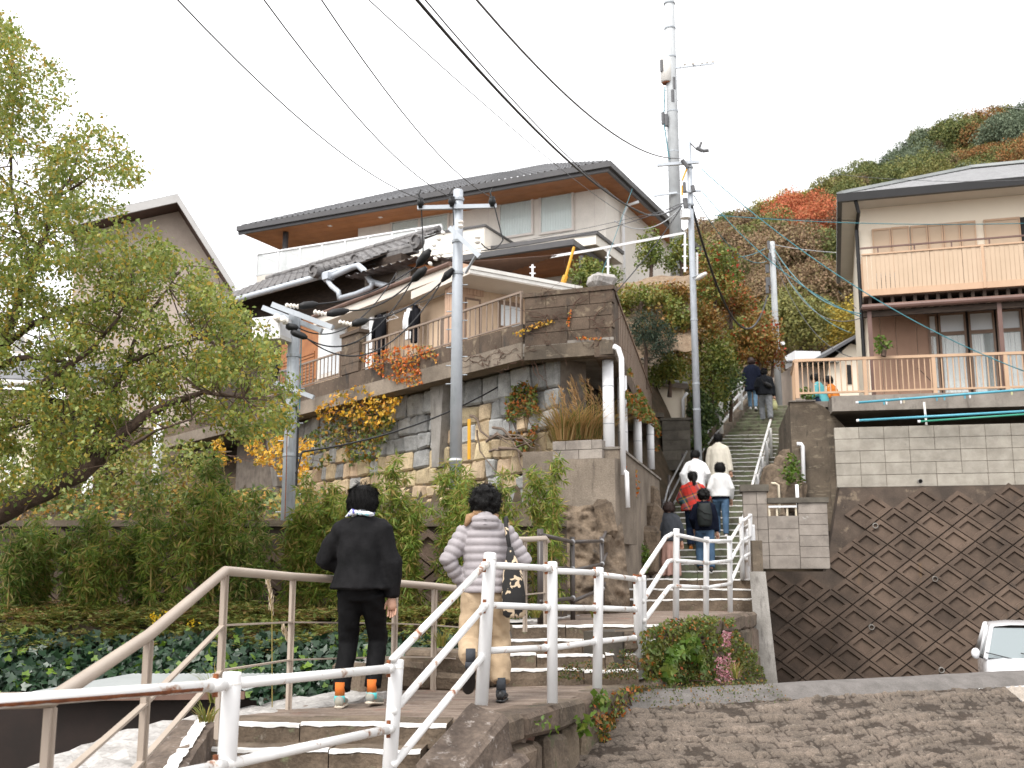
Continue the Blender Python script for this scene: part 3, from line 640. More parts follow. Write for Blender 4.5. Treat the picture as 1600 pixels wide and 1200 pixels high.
# ---------------------------------------------------------------- stone side wall between the first landing and the road
side_wall = thing('side_wall', 'rough brown stone wall holding up the lower landing beside the road', 'wall', (.5, 9, -2.2))
SWF = Face((-.13, 7.55), (.42, .9))
if SWF.n.x < 0: SWF.n = -SWF.n
mb = MB(); mb.fbox(SWF, -.35, 3.75, -2.4, Z1 - .06, -.6, -.10); mb.done('backing', 'mortar_dark', side_wall)
r = random.Random(5); a = -.15; i = 0
def place_stone(F, parent, name, mat, a0, a1, z0, z1, o, th, seed, bev=.025, jit=.018):
    me = stone_mesh(name, (a1 - a0) / 2 - .006, th / 2, (z1 - z0) / 2 - .006, bev, jit, seed); ob = mkobj(name, me, mat, parent)
    ob.location = F.pt((a0 + a1) / 2, (z0 + z1) / 2, o) - wloc(parent); ob.rotation_euler = (0, 0, F.ang()); return ob
while a < 3.6:
    w = r.uniform(.42, .62); place_stone(SWF, side_wall, 'coping_stone', 'side_wall_stone', a, min(a + w, 3.75), Z1 - .21 + r.uniform(-.02, .02), Z1 - .005, -.1, .36, i, .03, .015); a += w; i += 1
for (zt, zb) in ((Z1 - .2, Z1 - .58), (Z1 - .58, Z1 - .92), (Z1 - .92, Z1 - 1.3)):
    a = -.15 + r.uniform(0, .2)
    while a < 3.5:
        w = r.uniform(.16, .4); place_stone(SWF, side_wall, 'stone', 'side_wall_stone', a, a + w, zb + r.uniform(-.03, .03), zt + r.uniform(-.03, .02), -.12 + r.uniform(-.02, .03), .3, i, .035, .02); a += w; i += 1
for i, (x, y, z, hx, hy, hz, rx, rz) in enumerate([(-.30, 7.12, -1.12, .17, .36, .17, .38, -.42), (-.48, 6.75, -1.42, .16, .14, .1, .1, -.3), (-.30, 6.8, -1.45, .17, .2, .15, .2, .3), (-.1, 7.3, -1.32, .14, .22, .2, .1, -.4), (-.62, 6.4, -1.6, .2, .2, .14, 0, .2)]):
    big_stone('boulder', (x, y, z), (hx, hy, hz), (rx, .1, rz), 'boulder', side_wall, 80 + i)

# ---------------------------------------------------------------- the ramped road
CR0 = PZ(1030, 1080, -1.0); CR1 = PZ(1600, 1050, -1.0); CD = Vector((CR1.x - CR0.x, CR1.y - CR0.y, 0)).normalized(); CN = Vector((-CD.y, CD.x, 0))
def road_z(s, t): return -1.0 - (.58 * max(0, -t - .12) if t < 0 else .13 * max(0, t - .15)) - (.0 if abs(t) > .6 else .0) - .02 * math.exp(-(t / .25) ** 2) * 0
def road_piece(name, s0, s1, t0, t1, ds, dt, mat, bump, edge=None):
    mb = MB(); S = np.arange(s0, s1 + ds / 2, ds); T = np.arange(t0, t1 + dt / 2, dt); k = len(S)
    for t in T:
        for s in S:
            p = CR0 + CD * float(s) + CN * float(t); z = road_z(s, t) + bump(s, t); mb.v.append((p.x, p.y, z))
    for j in range(len(T) - 1):
        for i in range(k - 1): mb.f.append((j * k + i, j * k + i + 1, (j + 1) * k + i + 1, (j + 1) * k + i))
    o = mb.done(name, mat, smooth=True, fix=False)
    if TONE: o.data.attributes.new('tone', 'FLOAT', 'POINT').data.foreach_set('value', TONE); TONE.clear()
    return struct(o)
TONE = []
def setts(s, t):
    w = .056 + .006 * math.sin(s * 1.7); r_ = math.floor(t / w); f = t / w - r_; l = .135 + .05 * math.sin(r_ * 12.9); c = s / l + .5 * (r_ % 2) + .35 * math.sin(r_ * 7.3) + .35 * fbm(s * 2, r_ * .7, 4, 2); g = c - math.floor(c)
    f = (f + .3 * fbm(s * 2, t * 2, 1, 3)) % 1; hgt = min(1, 6.5 * min(f, 1 - f)) * min(1, 11 * min(g, 1 - g)); rnd = math.sin(r_ * 91.7 + math.floor(c) * 37.3)
    wear = fbm(s * 1.3, t * 4, 6, 2.2); hgt *= max(.12, min(1, .75 + 1.1 * wear + .5 * fbm(s, t, 9, 14)))
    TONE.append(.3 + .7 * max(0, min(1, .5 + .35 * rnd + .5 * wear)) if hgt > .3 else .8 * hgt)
    return .032 * hgt * (.65 + .5 * rnd) + .012 * fbm(s, t, 2, 9)
def slots(s, t):
    r_ = math.floor(t / .085); c = s / .11 + .5 * (r_ % 2); g = c - math.floor(c); f = t / .085 - r_
    return -.02 if (abs(g - .5) < .3 and abs(f - .5) < .2) else .002 * fbm(s, t, 1, 9)
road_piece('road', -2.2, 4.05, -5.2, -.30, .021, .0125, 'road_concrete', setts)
road_piece('road_lane', 4.054, 8.0, -5.2, -.30, .021, .021, 'road_pale', lambda s, t: .012 + slots(s, t))
road_piece('road_crest', -2.2, 8.0, -.304, 14, .2, .1, 'road_grey', lambda s, t: .004 + .006 * fbm(s, t, 0, 3))
# rounded lip of road spilling over the drain beside the wall
# drain cover stone
pc = CR0 + CD * 3.45 + CN * -1.7
mb = MB(); mb.box((pc.x, pc.y, road_z(0, -1.7) + .012), (.42, .16, .05), math.atan2(CD.y, CD.x)); tag(mb.done('drain_slab', 'road_pale'), 'small pale concrete slab let into the ribbed ramp', 'slab')
# ---------------------------------------------------------------- right side: retaining walls
BATTER = .2; RWB = -3.2
def rw_pt(a, z, o=0): return RW.pt(a, z, -BATTER * (z - RWB) + o)          # point on the leaning face
def rw_at(u, v):
    n = Vector((RW.n.x, RW.n.y, BATTER)); r_ = ray(u, v); o = RW.pt(0, RWB); p = r_ * (o.dot(n) / r_.dot(n)); return (p - RW.o).dot(RW.d), p.z
retaining = thing('retaining_wall', 'tall leaning retaining wall of brown diamond concrete blocks with small drain pipes', 'wall', rw_pt(4, RWB))
A0, ztop = rw_at(1312, 762); AL = rw_at(1200, 1000)[0]; AP = rw_at(1290, 890)[0]; zp = rw_at(1250, 893)[1]
mb = MB()
def rslab(mb, poly, o0, o1):
    mb.prism([rw_pt(a, z, o1) for a, z in poly], RW.n * (o0 - o1))
rslab(mb, [(AL - .6, RWB), (12, RWB), (12, ztop), (A0, ztop), (AP, zp), (AL - .6, zp)], -.6, 0)
mb.done('backing', 'wall_backing', retaining)
# diamond block, built once and shared: rim, sunk field with a raised lip
DW, DH = .30, .232
V1, V2 = Vector((.79, -.61)) * .51, Vector((.79, .61)) * .37   # lattice of the block pattern: long edge down to the right
def diamond_mesh():
    q = lambda s, y, cx=0, cz=0: [(cx + (a * V1.x + b * V2.x) * s / 2, y, cz + (a * V1.y + b * V2.y) * s / 2) for a, b in ((-1, -1), (1, -1), (1, 1), (-1, 1))]
    vs = q(.965, .0) + q(.945, -.05) + q(.62, -.052, -.012, -.012) + q(.55, -.006, -.012, -.012); fs = []
    for k in range(3):
        for i in range(4): fs.append((k * 4 + i, k * 4 + (i + 1) % 4, k * 4 + 4 + (i + 1) % 4, k * 4 + 4 + i))
    fs.append((12, 13, 14, 15)); me = bpy.data.meshes.new('diamond_block'); me.from_pydata(vs, [], fs)
    bm = bmesh.new(); bm.from_mesh(me); bmesh.ops.recalc_face_normals(bm, faces=bm.faces)
    if sum(f.normal.y * f.calc_area() for f in bm.faces) > 0: bmesh.ops.reverse_faces(bm, faces=bm.faces)
    bm.to_mesh(me); bm.free(); return me
dme = diamond_mesh(); dsrc = None
tilt = math.atan(BATTER); sl = math.sqrt(1 + BATTER ** 2)
vis = [(1340, 782), (1640, 764), (1640, 1110), (1215, 1110), (1206, 905), (1296, 905)]
def to_px(p):
    x, y, z = p; f = y * CP + z * SP; w = -y * SP + z * CP; return 800 + FPX * x / f, 600 - FPX * w / f
for i in range(-30, 40):
    for j in range(-30, 40):
        a = i * V1.x + j * V2.x + 4; z = (i * V1.y + j * V2.y) / sl
        if not (-4 < a < 14 and -3 < z < ztop): continue
        p = rw_pt(a, z, .001); u, v = to_px(p)
        if inpoly(u, v, vis):
            if dsrc is None: dsrc = mkobj('diamond_block', dme, 'diamond_block', retaining); dsrc.location = p - wloc(retaining); dsrc.rotation_euler = (-tilt, 0, RW.ang())
            else: copy_piece(dsrc, retaining, p, (-tilt + random.uniform(-.012, .012), 0, RW.ang() + random.uniform(-.012, .012)))
for (u, v) in ((1367, 821), (1460, 904), (1361, 979), (1470, 1046), (1437, 752)):
    a, z = rw_at(u, v); mb = MB(); c = rw_pt(a, z, .0); ax = Vector((RW.n.x, RW.n.y, -.1)).normalized()
    R0, R1 = .055, .042; x = RW.d; y = ax.cross(x); n = 14
    for (rr, dd) in ((R0, .0), (R0, .09), (R1, .09), (R1, .03)):
        for k in range(n): t = 2 * math.pi * k / n; mb.v.append(tuple(c + ax * dd + (x * math.cos(t) + y * math.sin(t)) * rr))
    for q in range(3):
        for k in range(n): mb.f.append((q * n + k, q * n + (k + 1) % n, q * n + n + (k + 1) % n, q * n + n + k))
    o = mb.done('weep_pipe', 'concrete_pillar', retaining); h = MB(); h.v = [tuple(c + ax * .032 + (x * math.cos(2 * math.pi * k / n) + y * math.sin(2 * math.pi * k / n)) * R1) for k in range(n)]; h.f = [tuple(range(n))]
    h.done('hole', 'room_dark', o)

# pale block wall on top of it
BW = RW.shift(-BATTER * (ztop - RWB) - .12)
b0, zb0 = BW.sz(1308, 764); b1, zb1 = BW.sz(1600, 650); zt = BW.sz(1310, 668)[1]
blockwall = thing('block_wall', 'pale grey concrete block wall standing on the brown retaining wall', 'wall', BW.pt(b0, ztop))
zb0 = ztop + .01; rows = 5; hh = (zt - zb0) / rows; bl = .50
mb = MB(); mb.fbox(BW, b0 + .01, 9, zb0, zt - .004, -.14, -.012); mb.done('mortar', 'block_joint', blockwall)
bme = stone_mesh('block', bl / 2 - .004, .05, hh / 2 - .004, .006, 0, 1); src = None
for r_ in range(rows):
    a = b0
    while a < b1 + 1.2:
        a0, a1 = a, a + bl * (2 if random.random() < .22 else 1); c = BW.pt((a0 + a1) / 2, zb0 + hh * (r_ + .5), -.05)
        if src is None: src = mkobj('block', bme, 'block_pale', blockwall); src.location = c - wloc(blockwall); src.rotation_euler = (0, 0, BW.ang())
        else: copy_piece(src, blockwall, c + BW.n * random.uniform(-.003, .003), (0, 0, BW.ang()), ((a1 - a0) / bl, 1, 1))
        a = a1
# stained concrete abutment left of it, with the down pipe
AB = BW.shift(-.75)
abut = thing('abutment', 'tall stained brown concrete abutment beside the long stairs', 'wall', AB.at(1270, 790))
aL, zA = AB.sz(1234, 628); aR = AB.sz(1330, 628)[0]
mb = MB(); z0 = AB.sz(1270, 830)[1]
mb.prism([AB.pt(aL, z0), AB.pt(aR, z0), AB.pt(aR, zA - .75), AB.pt(aR - .55, zA - .15), AB.pt(aR - .8, zA), AB.pt(aL, zA)], -AB.n * 4.5)
mb.done('face', 'concrete_stained', abut)
mb = MB(); mb.fbox(AB, aL - .02, aL + .55, zA, zA + .03, -.4, .03); mb.done('cap', 'concrete_mid', abut)
mb = MB(); mb.fbox(AB, AB.sz(1303, 700)[0], aR + .05, z0, AB.sz(1303, 725)[1], .0, .12); mb.fbox(AB, AB.sz(1298, 780)[0], aR + .05, z0, AB.sz(1298, 755)[1], .12, .2); mb.done('buttress', 'concrete_stained', abut)
p0, p1, p2 = AB.at(1245, 694, .12), AB.at(1254, 694, .12), AB.at(1257, 800, .12)
mb = MB(); mb.tube([p0, p1 + V3(-.03, 0, 0), p1 + V3(0, 0, -.05), p2], .045, 10); tag(mb.done('drain_pipe', 'white_plastic', smooth=True), 'white bent drain pipe rising along the stained concrete abutment', 'pipe')

# gate pillar and low block wall with an opening, at the head of the diamond wall
GP = Face((4.55, 20.6), (.985, -.17))
pillar_wall = thing('pillar_wall', 'low grey block wall with capped square pillar and barred opening', 'wall', GP.at(1230, 885))
gb = GP.sz(1200, 889)[1]
a0, a1 = GP.sz(1160, 770)[0], GP.sz(1198, 770)[0]; zc = GP.sz(1180, 768)[1]
def blocks(F, parent, a0, a1, z0, z1, bl, hh, mat, o0=-.2, seed=0, name='block', th=.1, skip=None, off=0.0, stag=True):
    rr = random.Random(seed); n = max(1, round((z1 - z0) / hh)); h = (z1 - z0) / n; base = None
    me = stone_mesh(name, bl / 2 - .003, th / 2, h / 2 - .003, .005, 0, seed)
    for k in range(n):
        a = a0 - (bl / 2 if k % 2 and stag else 0)
        while a < a1 - .02:
            s, e = max(a, a0), min(a + bl, a1); a += bl
            if e - s < .03 or (skip and skip((s + e) / 2, z0 + h * (k + .5))): continue
            c = F.pt((s + e) / 2, z0 + h * (k + .5), off - th / 2 + rr.uniform(-.002, .002))
            if base is None: base = mkobj(name, me, mat, parent); base.location = c - wloc(parent); base.rotation_euler = (0, 0, F.ang()); base.scale = ((e - s) / bl, 1, 1)
            else: copy_piece(base, parent, c, (0, 0, F.ang()), ((e - s) / bl, 1, 1))
mb = MB(); mb.fbox(GP, a0 + .01, a1 - .01, gb, zc, -.45, -.03); mb.done('core', 'block_joint', pillar_wall)
blocks(GP, pillar_wall, a0, a1, gb, zc, .26, .235, 'block_grey', seed=3, stag=False)
mb = MB(); mb.fbox(GP, a0 - .04, a1 + .04, zc + .002, zc + .13, -.5, .05); mb.done('cap', 'block_dark', pillar_wall)
a2 = GP.sz(1247, 800)[0]; a3 = GP.sz(1293, 800)[0]; zt2 = GP.sz(1230, 786)[1]; zo1, zo0 = GP.sz(1220, 793)[1], GP.sz(1220, 806)[1]
mb = MB(); mb.fbox(GP, a1 + .002, a3, gb, zo0, -.2, -.03); mb.fbox(GP, a2, a3, zo0, zt2, -.2, -.03); mb.done('core', 'block_joint', pillar_wall)
blocks(GP, pillar_wall, a1 + .004, a2, gb, zo0, .75, .22, 'block_grey', seed=4, stag=False); blocks(GP, pillar_wall, a2 + .004, a3, gb, zt2, .66, .22, 'block_grey', seed=5, stag=False)
mb = MB(); mb.fbox(GP, a1 + .004, a3 + .03, zt2 + .003, zt2 + .1, -.22, .03); mb.done('coping', 'block_dark', pillar_wall)
mb = MB(); mb.fbox(GP, a1 + .02, a2 - .02, zo1 - .0, zo1 + .035, -.06, .01); mb.done('lintel', 'white_plastic', pillar_wall)
for t in (.03, .3, .66, .97): mb = MB(); c = lerp(a1 + .02, a2 - .02, t); mb.fbox(GP, c - .018, c + .018, zo0, zo1 - .002, -.05, -.02); mb.done('bar', 'pipe_yellowed', pillar_wall)
# rocks and pipes between that wall and the stairs
rocks = thing('rock_outcrop', 'brown rock outcrop beside the stairs under the white railing', 'rock', (5.2, 22.3, .6))
for i, (u, v, Y, s) in enumerate([(1212, 745, 23.2, .55), (1225, 765, 22.6, .5), (1205, 772, 22.4, .45), (1218, 725, 23.8, .5), (1228, 710, 24.4, .45), (1240, 760, 23.4, .5), (1204, 790, 21.8, .45)]):
    p = PY(u, v, Y); big_stone('rock', p - V3(0, 0, .15), (s * .5, s * .4, s * .62), (.1 * i, .2, .5 * i), 'rock_face', rocks, 120 + i, .08, .06)
mb = MB(); q = PY(1216, 758, 21.6); mb.tube([q + V3(0, 0, -.6), q, q + V3(-.06, 0, .03), q + V3(-.14, 0, .03)], .03, 8); tag(mb.done('bent_pipe', 'pipe_yellowed', smooth=True), 'short yellowed bent pipe behind the low block wall', 'pipe')
mb = MB(); q = PY(1245, 757, 21.6); mb.tube([q + V3(0, 0, -.6), q], .035, 8); tag(mb.done('stub_pipe', 'white_plastic', smooth=True), 'short white upright pipe stub behind the low block wall', 'pipe')

# concrete end column below the second landing, stone post above it
mb = MB(); q = [PY(1186, 1075, 15.9), PY(1216, 1075, 15.9), PY(1196, 893, 16.3), PY(1171, 893, 16.3)]; bk = V3(.25, 1.1, 0)
mb.box8([q[0], q[1], q[1] + bk, q[0] + bk, q[3], q[2], q[2] + bk, q[3] + bk]); tag(mb.done('end_column', 'concrete_pillar'), 'weathered grey concrete column at the landing corner beside the diamond wall', 'column')
mb = MB(); q = PY(1183, 893, 16.6); mb.box8([q + V3(x, y, z) for z in (-.1, .46) for (x, y) in ((-.075, -.08), (.075, -.08), (.07, .08), (-.07, .08))]); tag(mb.done('stone_post', 'concrete_stained'), 'short mossy stone post beside the white railing end', 'post')
# overgrown wall under the second landing
VW = Face((1.27, 10.62), (2.28, 5.4))
if VW.n.x < 0: VW.n = -VW.n
over_wall = thing('landing_wall', 'stone wall under the landing overgrown by creeper', 'wall', VW.pt(2, -1.2))
mb = MB(); mb.fbox(VW, -.35, 6.0, -2.2, Z2 - .03, -.5, -.12); mb.done('backing', 'mortar_dark', over_wall)
rr = random.Random(9); i = 0
for (zt_, zb_) in ((Z2 - .01, Z2 - .22), (Z2 - .22, Z2 - .6), (Z2 - .6, Z2 - 1.0), (Z2 - 1.0, Z2 - 1.5)):
    a = -.3
    while a < 5.8: w = rr.uniform(.3, .6); place_stone(VW, over_wall, 'stone', 'side_wall_stone', a, min(a + w, 5.9), zb_, zt_, -.12 + rr.uniform(-.02, .02), .24, 200 + i, .03, .015); a += w; i += 1

# ---------------------------------------------------------------- right house on its deck
RH = Face((7.55, 24.0), (.96, -.28)); EZ = 8.63
rh = thing('two_storey_house', 'two-storey cream house with tan balcony and grey hip roof above the block wall', 'house', RH.pt(3, 3.9, -3))
WF = RH.shift(-.75); wl0 = WF.sz(1345, 450)[0]; XR = 12.0
DKF = BW.shift(-.25); dz1 = DKF.sz(1400, 616)[1]; dz0 = DKF.sz(1400, 640)[1]; dL = DKF.sz(1240, 624)[0]
deck = MB(); deck.fbox(DKF, DKF.sz(1300, 630)[0], 10, dz0, dz1, -4.5, 0); deck.done('deck_slab', 'deck_concrete', rh)
d2 = MB(); d2.fbox(DKF, dL, DKF.sz(1300, 630)[0] - .003, dz1 - .12, dz1 + .012, -3.5, -.75); d2.done('deck_slab', 'deck_concrete', rh)
w_ = MB(); w_.fbox(WF, wl0, XR, dz1, EZ + .05, -6, 0); w_.done('wall', 'cream_wall', rh)
# roof: four hips with shallow courses
def hip(F, s0, s1, o0, o1, z0, zr, inset, n, mat, parent):
    """courses of slate as stepped strips"""
    mb = MB()
    P = lambda t: (lerp(s0, s0 + inset, t), lerp(s1, s1 - inset, t), lerp(o0, (o0 + o1) / 2, t), lerp(o1, (o0 + o1) / 2, t), lerp(z0, zr, t))
    for k in range(n):
        a = P(k / n); b = P((k + 1) / n); dz = .014
        A = [F.pt(a[0], a[4] + dz, a[2]), F.pt(a[1], a[4] + dz, a[2]), F.pt(a[1], a[4] + dz, a[3]), F.pt(a[0], a[4] + dz, a[3])]
        B = [F.pt(b[0], b[4], b[2]), F.pt(b[1], b[4], b[2]), F.pt(b[1], b[4], b[3]), F.pt(b[0], b[4], b[3])]
        A0_ = [p - V3(0, 0, dz + .002) for p in A]
        mb.add(A0_ + A + B, [(i, (i + 1) % 4, 4 + (i + 1) % 4, 4 + i) for i in range(4)] + [(4 + i, 4 + (i + 1) % 4, 8 + (i + 1) % 4, 8 + i) for i in range(4)])
    return mb.done('roof', mat, parent, fix=False)
e0 = RH.sz(1312, 312)[0]
roof = hip(RH, e0, XR + .6, 0, -7.3, EZ + .12, EZ + 1.75, 3.3, 18, 'slate_light', rh)
for (p, q) in ((RH.pt(e0, EZ + .16, 0), RH.pt(e0 + 3.3, EZ + 1.8, -3.65)), (RH.pt(e0 + 3.3, EZ + 1.8, -3.65), RH.pt(XR - 2.7, EZ + 1.8, -3.65))):
    mb = MB(); mb.bar(p, q, .16, .07); mb.done('ridge_cap', 'shed_metal', roof)
mb = MB(); mb.fbox(RH, e0 + .03, XR + .5, EZ - .02, EZ + .02, -7.2, -.06); mb.done('soffit', 'cream_plain', rh)
for (s0, s1, o0, o1) in ((e0 - .06, XR + .6, -.05, .06), (e0 - .06, e0 + .05, -7.3, -.053)):
    mb = MB(); mb.fbox(RH, s0, s1, EZ - .06, EZ + .13, o0, o1); mb.done('gutter', 'black_metal', rh)
# downpipe at the corner
c = WF.pt(wl0 - .02, 0, .07); mb = MB(); zt_ = EZ - .1
mb.tube([RH.pt(e0 + .35, EZ - .05, -.05), RH.pt(e0 + .4, EZ - .3, -.1), c + V3(0, 0, zt_ - .45), c + V3(0, 0, dz1 + .1)], .045, 8); mb.done('downpipe', 'black_metal', rh)
# upper storey: shutters behind the balcony
def panel_row(F, parent, pix, mat, off=.03, name='shutter'):
    for (u0, u1, v0, v1) in pix:
        a0_, zt_ = F.sz(u0, v0); a1_, zb_ = F.sz(u1, v1); o = MB(); o.fbox(F, a0_ + .006, a1_ - .006, zb_, zt_, -.02, off); ob = o.done(name, mat, parent)
        fr = MB(); w = .03
        fr.fbox(F, a0_ + .006, a0_ + .006 + w, zb_, zt_, off + .001, off + .02); fr.fbox(F, a1_ - .006 - w, a1_ - .006, zb_, zt_, off + .001, off + .02); fr.fbox(F, a0_ + .04, a1_ - .04, zt_ - w, zt_, off + .001, off + .02); fr.done('rim', 'tan_rail', ob)
zs1 = WF.sz(1450, 352)[1]; zs0 = WF.sz(1450, 462)[1]
def wpan(u0, u1, z0, z1, off, mat, name, parent, F=WF):
    a0_, a1_ = F.sz(u0, 400)[0], F.sz(u1, 400)[0]; mb = MB(); mb.fbox(F, a0_ + .005, a1_ - .005, z0, z1, -.02, off); return mb.done(name, mat, parent), a0_, a1_
for (u0, u1, off) in ((1364, 1394, .06), (1394, 1423, .075), (1425, 1452, .05), (1452, 1476, .06), (1476, 1503, .05), (1503, 1528, .06), (1540, 1598, .06)):
    ob, a0_, a1_ = wpan(u0, u1, zs0, zs1, off, 'tan_panel', 'shutter', rh); fr = MB()
    for (x0, x1, y0, y1) in ((a0_ + .006, a0_ + .036, zs0, zs1), (a1_ - .036, a1_ - .006, zs0, zs1), (a0_ + .04, a1_ - .04, zs1 - .05, zs1)): fr.fbox(WF, x0, x1, y0, y1, off + .001, off + .018)
    fr.done('rim', 'tan_rail', ob)
wb, _, _ = wpan(1597, 1640, zs0, zs1, .02, 'room_dark', 'window', rh)
# balcony
BF = RH.shift(.05); bl0 = BF.sz(1347, 420)[0]; BR = BF.sz(1640, 420)[0]
bz0, bz1 = BF.sz(1450, 456)[1], BF.sz(1450, 384)[1]; bm1 = BF.sz(1450, 391)[1]; bm0 = BF.sz(1450, 446)[1]
mb = MB(); mb.fbox(BF, bl0, BR + .5, bz0, bm0, -.08, 0); mb.done('balcony_beam', 'tan_rail', rh)
mb = MB(); mb.fbox(BF, bl0, BR + .5, bz0 - .02, bz0 + .02, -.78, -.083); mb.done('balcony_floor', 'grey_wood', rh)
k = 0; a = bl0 + .02
while a < BR: mb = MB(); mb.fbox(BF, a, a + .085, bm0 + .003, bm1 - .003, -.035 - .006 * (k % 2), -.02 - .006 * (k % 2)); mb.done('balcony_slat', 'tan_panel', rh); a += .096; k += 1
mb = MB(); mb.fbox(BF, bl0, BR + .5, bm1, bm1 + .035, -.06, 0); mb.done('balcony_rail', 'tan_rail', rh)
mb = MB(); mb.fbox(BF, bl0 - .02, BR + .5, bz1 + .05, bz1 + .085, -.05, -.01); mb.done('balcony_rail', 'brown_gutter', rh)
a = bl0 + .35
while a < BR: mb = MB(); mb.fbox(BF, a, a + .03, bm1 + .037, bz1 + .048, -.045, -.015); mb.done('rail_stub', 'brown_gutter', rh); a += .78
a = BF.sz(1537, 420)[0]; mb = MB(); mb.fbox(BF, a - .03, a + .03, bz0, bm1 + .04, .002, .02); mb.done('balcony_post', 'tan_rail', rh)
for t in (0, .12, .24): mb = MB(); mb.fbox(BF, bl0 + .0, bl0 + .03, bm0, bm1, -.75 + t * 2.4, -.71 + t * 2.4); mb.done('balcony_slat', 'tan_rail', rh)
a = bl0 + .1
while a < BR: mb = MB(); mb.fbox(BF, a, a + .07, bz0 - .25, bz0 - .022, -.76, -.1); mb.done('joist', 'old_wood', rh); a += .24
# air conditioner on the balcony
acl, _ = WF.sz(1362, 440); c = WF.pt(acl + .32, bz0 + .32, .32); acu = thing('air_conditioner', 'white outdoor air-conditioner unit standing on the tan balcony', 'air conditioner', c - V3(0, 0, .3))
mb = MB(); mb.box(c, (.5, .26, .56), WF.ang()); mb.done('casing', 'white_plastic', acu)
mb = MB(); q = c + WF.n * .135 + WF.d * -.05; mb.tube([q, q + WF.n * .012], .2, 20); g = mb.done('fan_grille', 'room_dark', acu)
for t in np.linspace(-.17, .17, 9): mb = MB(); mb.bar(q + WF.n * .018 + V3(0, 0, t) - WF.d * .19, q + WF.n * .018 + V3(0, 0, t) + WF.d * .19, .008, .01); mb.done('bar', 'white_plastic', g)
# canopy gutter below the balcony and posts
CF = RH.shift(.45); cz = CF.sz(1450, 474)[1]; cl = CF.sz(1347, 480)[0]; CRt = CF.sz(1650, 470)[0]
mb = MB(); mb.tube([CF.pt(cl, cz, 0), CF.pt(CRt, cz, 0)], .07, 10); mb.done('gutter', 'brown_gutter', rh)
mb = MB(); mb.prism([CF.pt(cl, cz + .02, -.02), CF.pt(CRt, cz + .02, -.02), CF.pt(CRt, cz + .22, -1.15), CF.pt(cl, cz + .22, -1.15)], (0, 0, .03)); mb.done('canopy', 'brown_gutter', rh)
mb = MB(); mb.fbox(CF, cl + .02, CRt, cz - .2, cz - .06, -.16, -.08); mb.done('canopy_beam', 'old_wood', rh)
for u in (1362, 1568): a = CF.sz(u, 550)[0]; mb = MB(); mb.fbox(CF, a - .045, a + .045, dz1 + .004, cz - .06, -.16, -.07); mb.done('post', 'brown_gutter', rh)
# ground floor: brown panels and glazed doors
gz1 = WF.sz(1450, 492)[1]; 
for (u0, u1) in ((1352, 1368), (1368, 1392), (1392, 1424), (1424, 1449)): wpan(u0, u1, dz1 + .1, gz1 + .05, .04, 'brown_panel', 'wall_panel', rh)
mb = MB(); mb.fbox(WF, WF.sz(1450, 500)[0], 9, dz1, gz1 + .05, -.1, .012); mb.done('window_recess', 'room_dark', rh)
ztr = WF.sz(1520, 519)[1]; ztr0 = WF.sz(1520, 514)[1]
for (u0, u1) in ((1452, 1467), (1469, 1512), (1516, 1557), (1560, 1600), (1602, 1640)):
    a0_, a1_ = WF.sz(u0, 550)[0], WF.sz(u1, 550)[0]
    wd = MB(); 
    for (x0, x1, y0, y1) in ((a0_, a0_ + .045, dz1 + .03, gz1), (a1_ - .045, a1_, dz1 + .03, gz1), (a0_ + .046, a1_ - .046, gz1 - .05, gz1), (a0_ + .046, a1_ - .046, ztr - .05, ztr + .03), (a0_ + .046, a1_ - .046, dz1 + .03, dz1 + .1)): wd.fbox(WF, x0, x1, y0, y1, .03, .07)
    wo = wd.done('window', 'frame_brown', rh)
    mb = MB(); mb.fbox(WF, a0_ + .046, a1_ - .046, ztr + .032, gz1 - .052, .035, .045); mb.done('transom_pane', 'frosted', wo)
    mb = MB(); mb.fbox(WF, a0_ + .046, a1_ - .046, dz1 + .102, ztr - .052, .045, .05); mb.done('pane', 'pane', wo)
    cu = MB(); k = 14; zc1, zc0 = ztr - .06, dz1 + .14
    for i in range(k + 1): t = i / k; off = .018 + .008 * math.sin(i * 2.4); x = lerp(a0_ + .05, a1_ - .05 - (0 if u0 != 1516 else .2), t); cu.v += [tuple(WF.pt(x, zc0, off)), tuple(WF.pt(x, zc1, off))]
    cu.f = [(2 * i, 2 * i + 2, 2 * i + 3, 2 * i + 1) for i in range(k)]; cu.done('curtain', 'curtain_white', wo, fix=False)
# deck railing
rail = thing('deck_railing', 'tan metal deck railing with slim upright bars in front of the house', 'railing', DKF.pt(2, dz1, -.06))
rt = DKF.sz(1400, 556)[1]; dL2 = DKF.sz(1243, 600)[0]; RLf = DKF.shift(-.06)
mb = MB(); mb.fbox(RLf, dL2, 6.5, rt - .05, rt + .01, -.035, .035); mb.done('top_rail', 'tan_rail', rail)
mb = MB(); mb.fbox(RLf, dL2, 6.5, dz1 + .07, dz1 + .11, -.025, .025); mb.done('bottom_rail', 'tan_rail', rail)
posts_u = (1245, 1352, 1460, 1573)
pa = [RLf.sz(u, 590)[0] for u in posts_u]
for a in pa: mb = MB(); mb.fbox(RLf, a - .04, a + .04, dz1 - .02, rt - .052, -.03, .03); mb.done('post', 'tan_rail', rail)
a = pa[0] + .12
while a < 5.6:
    if min(abs(a - q) for q in pa) > .06: mb = MB(); mb.fbox(RLf, a - .011, a + .011, dz1 + .112, rt - .052, -.011, .011); mb.done('baluster', 'tan_rail', rail)
    a += .115
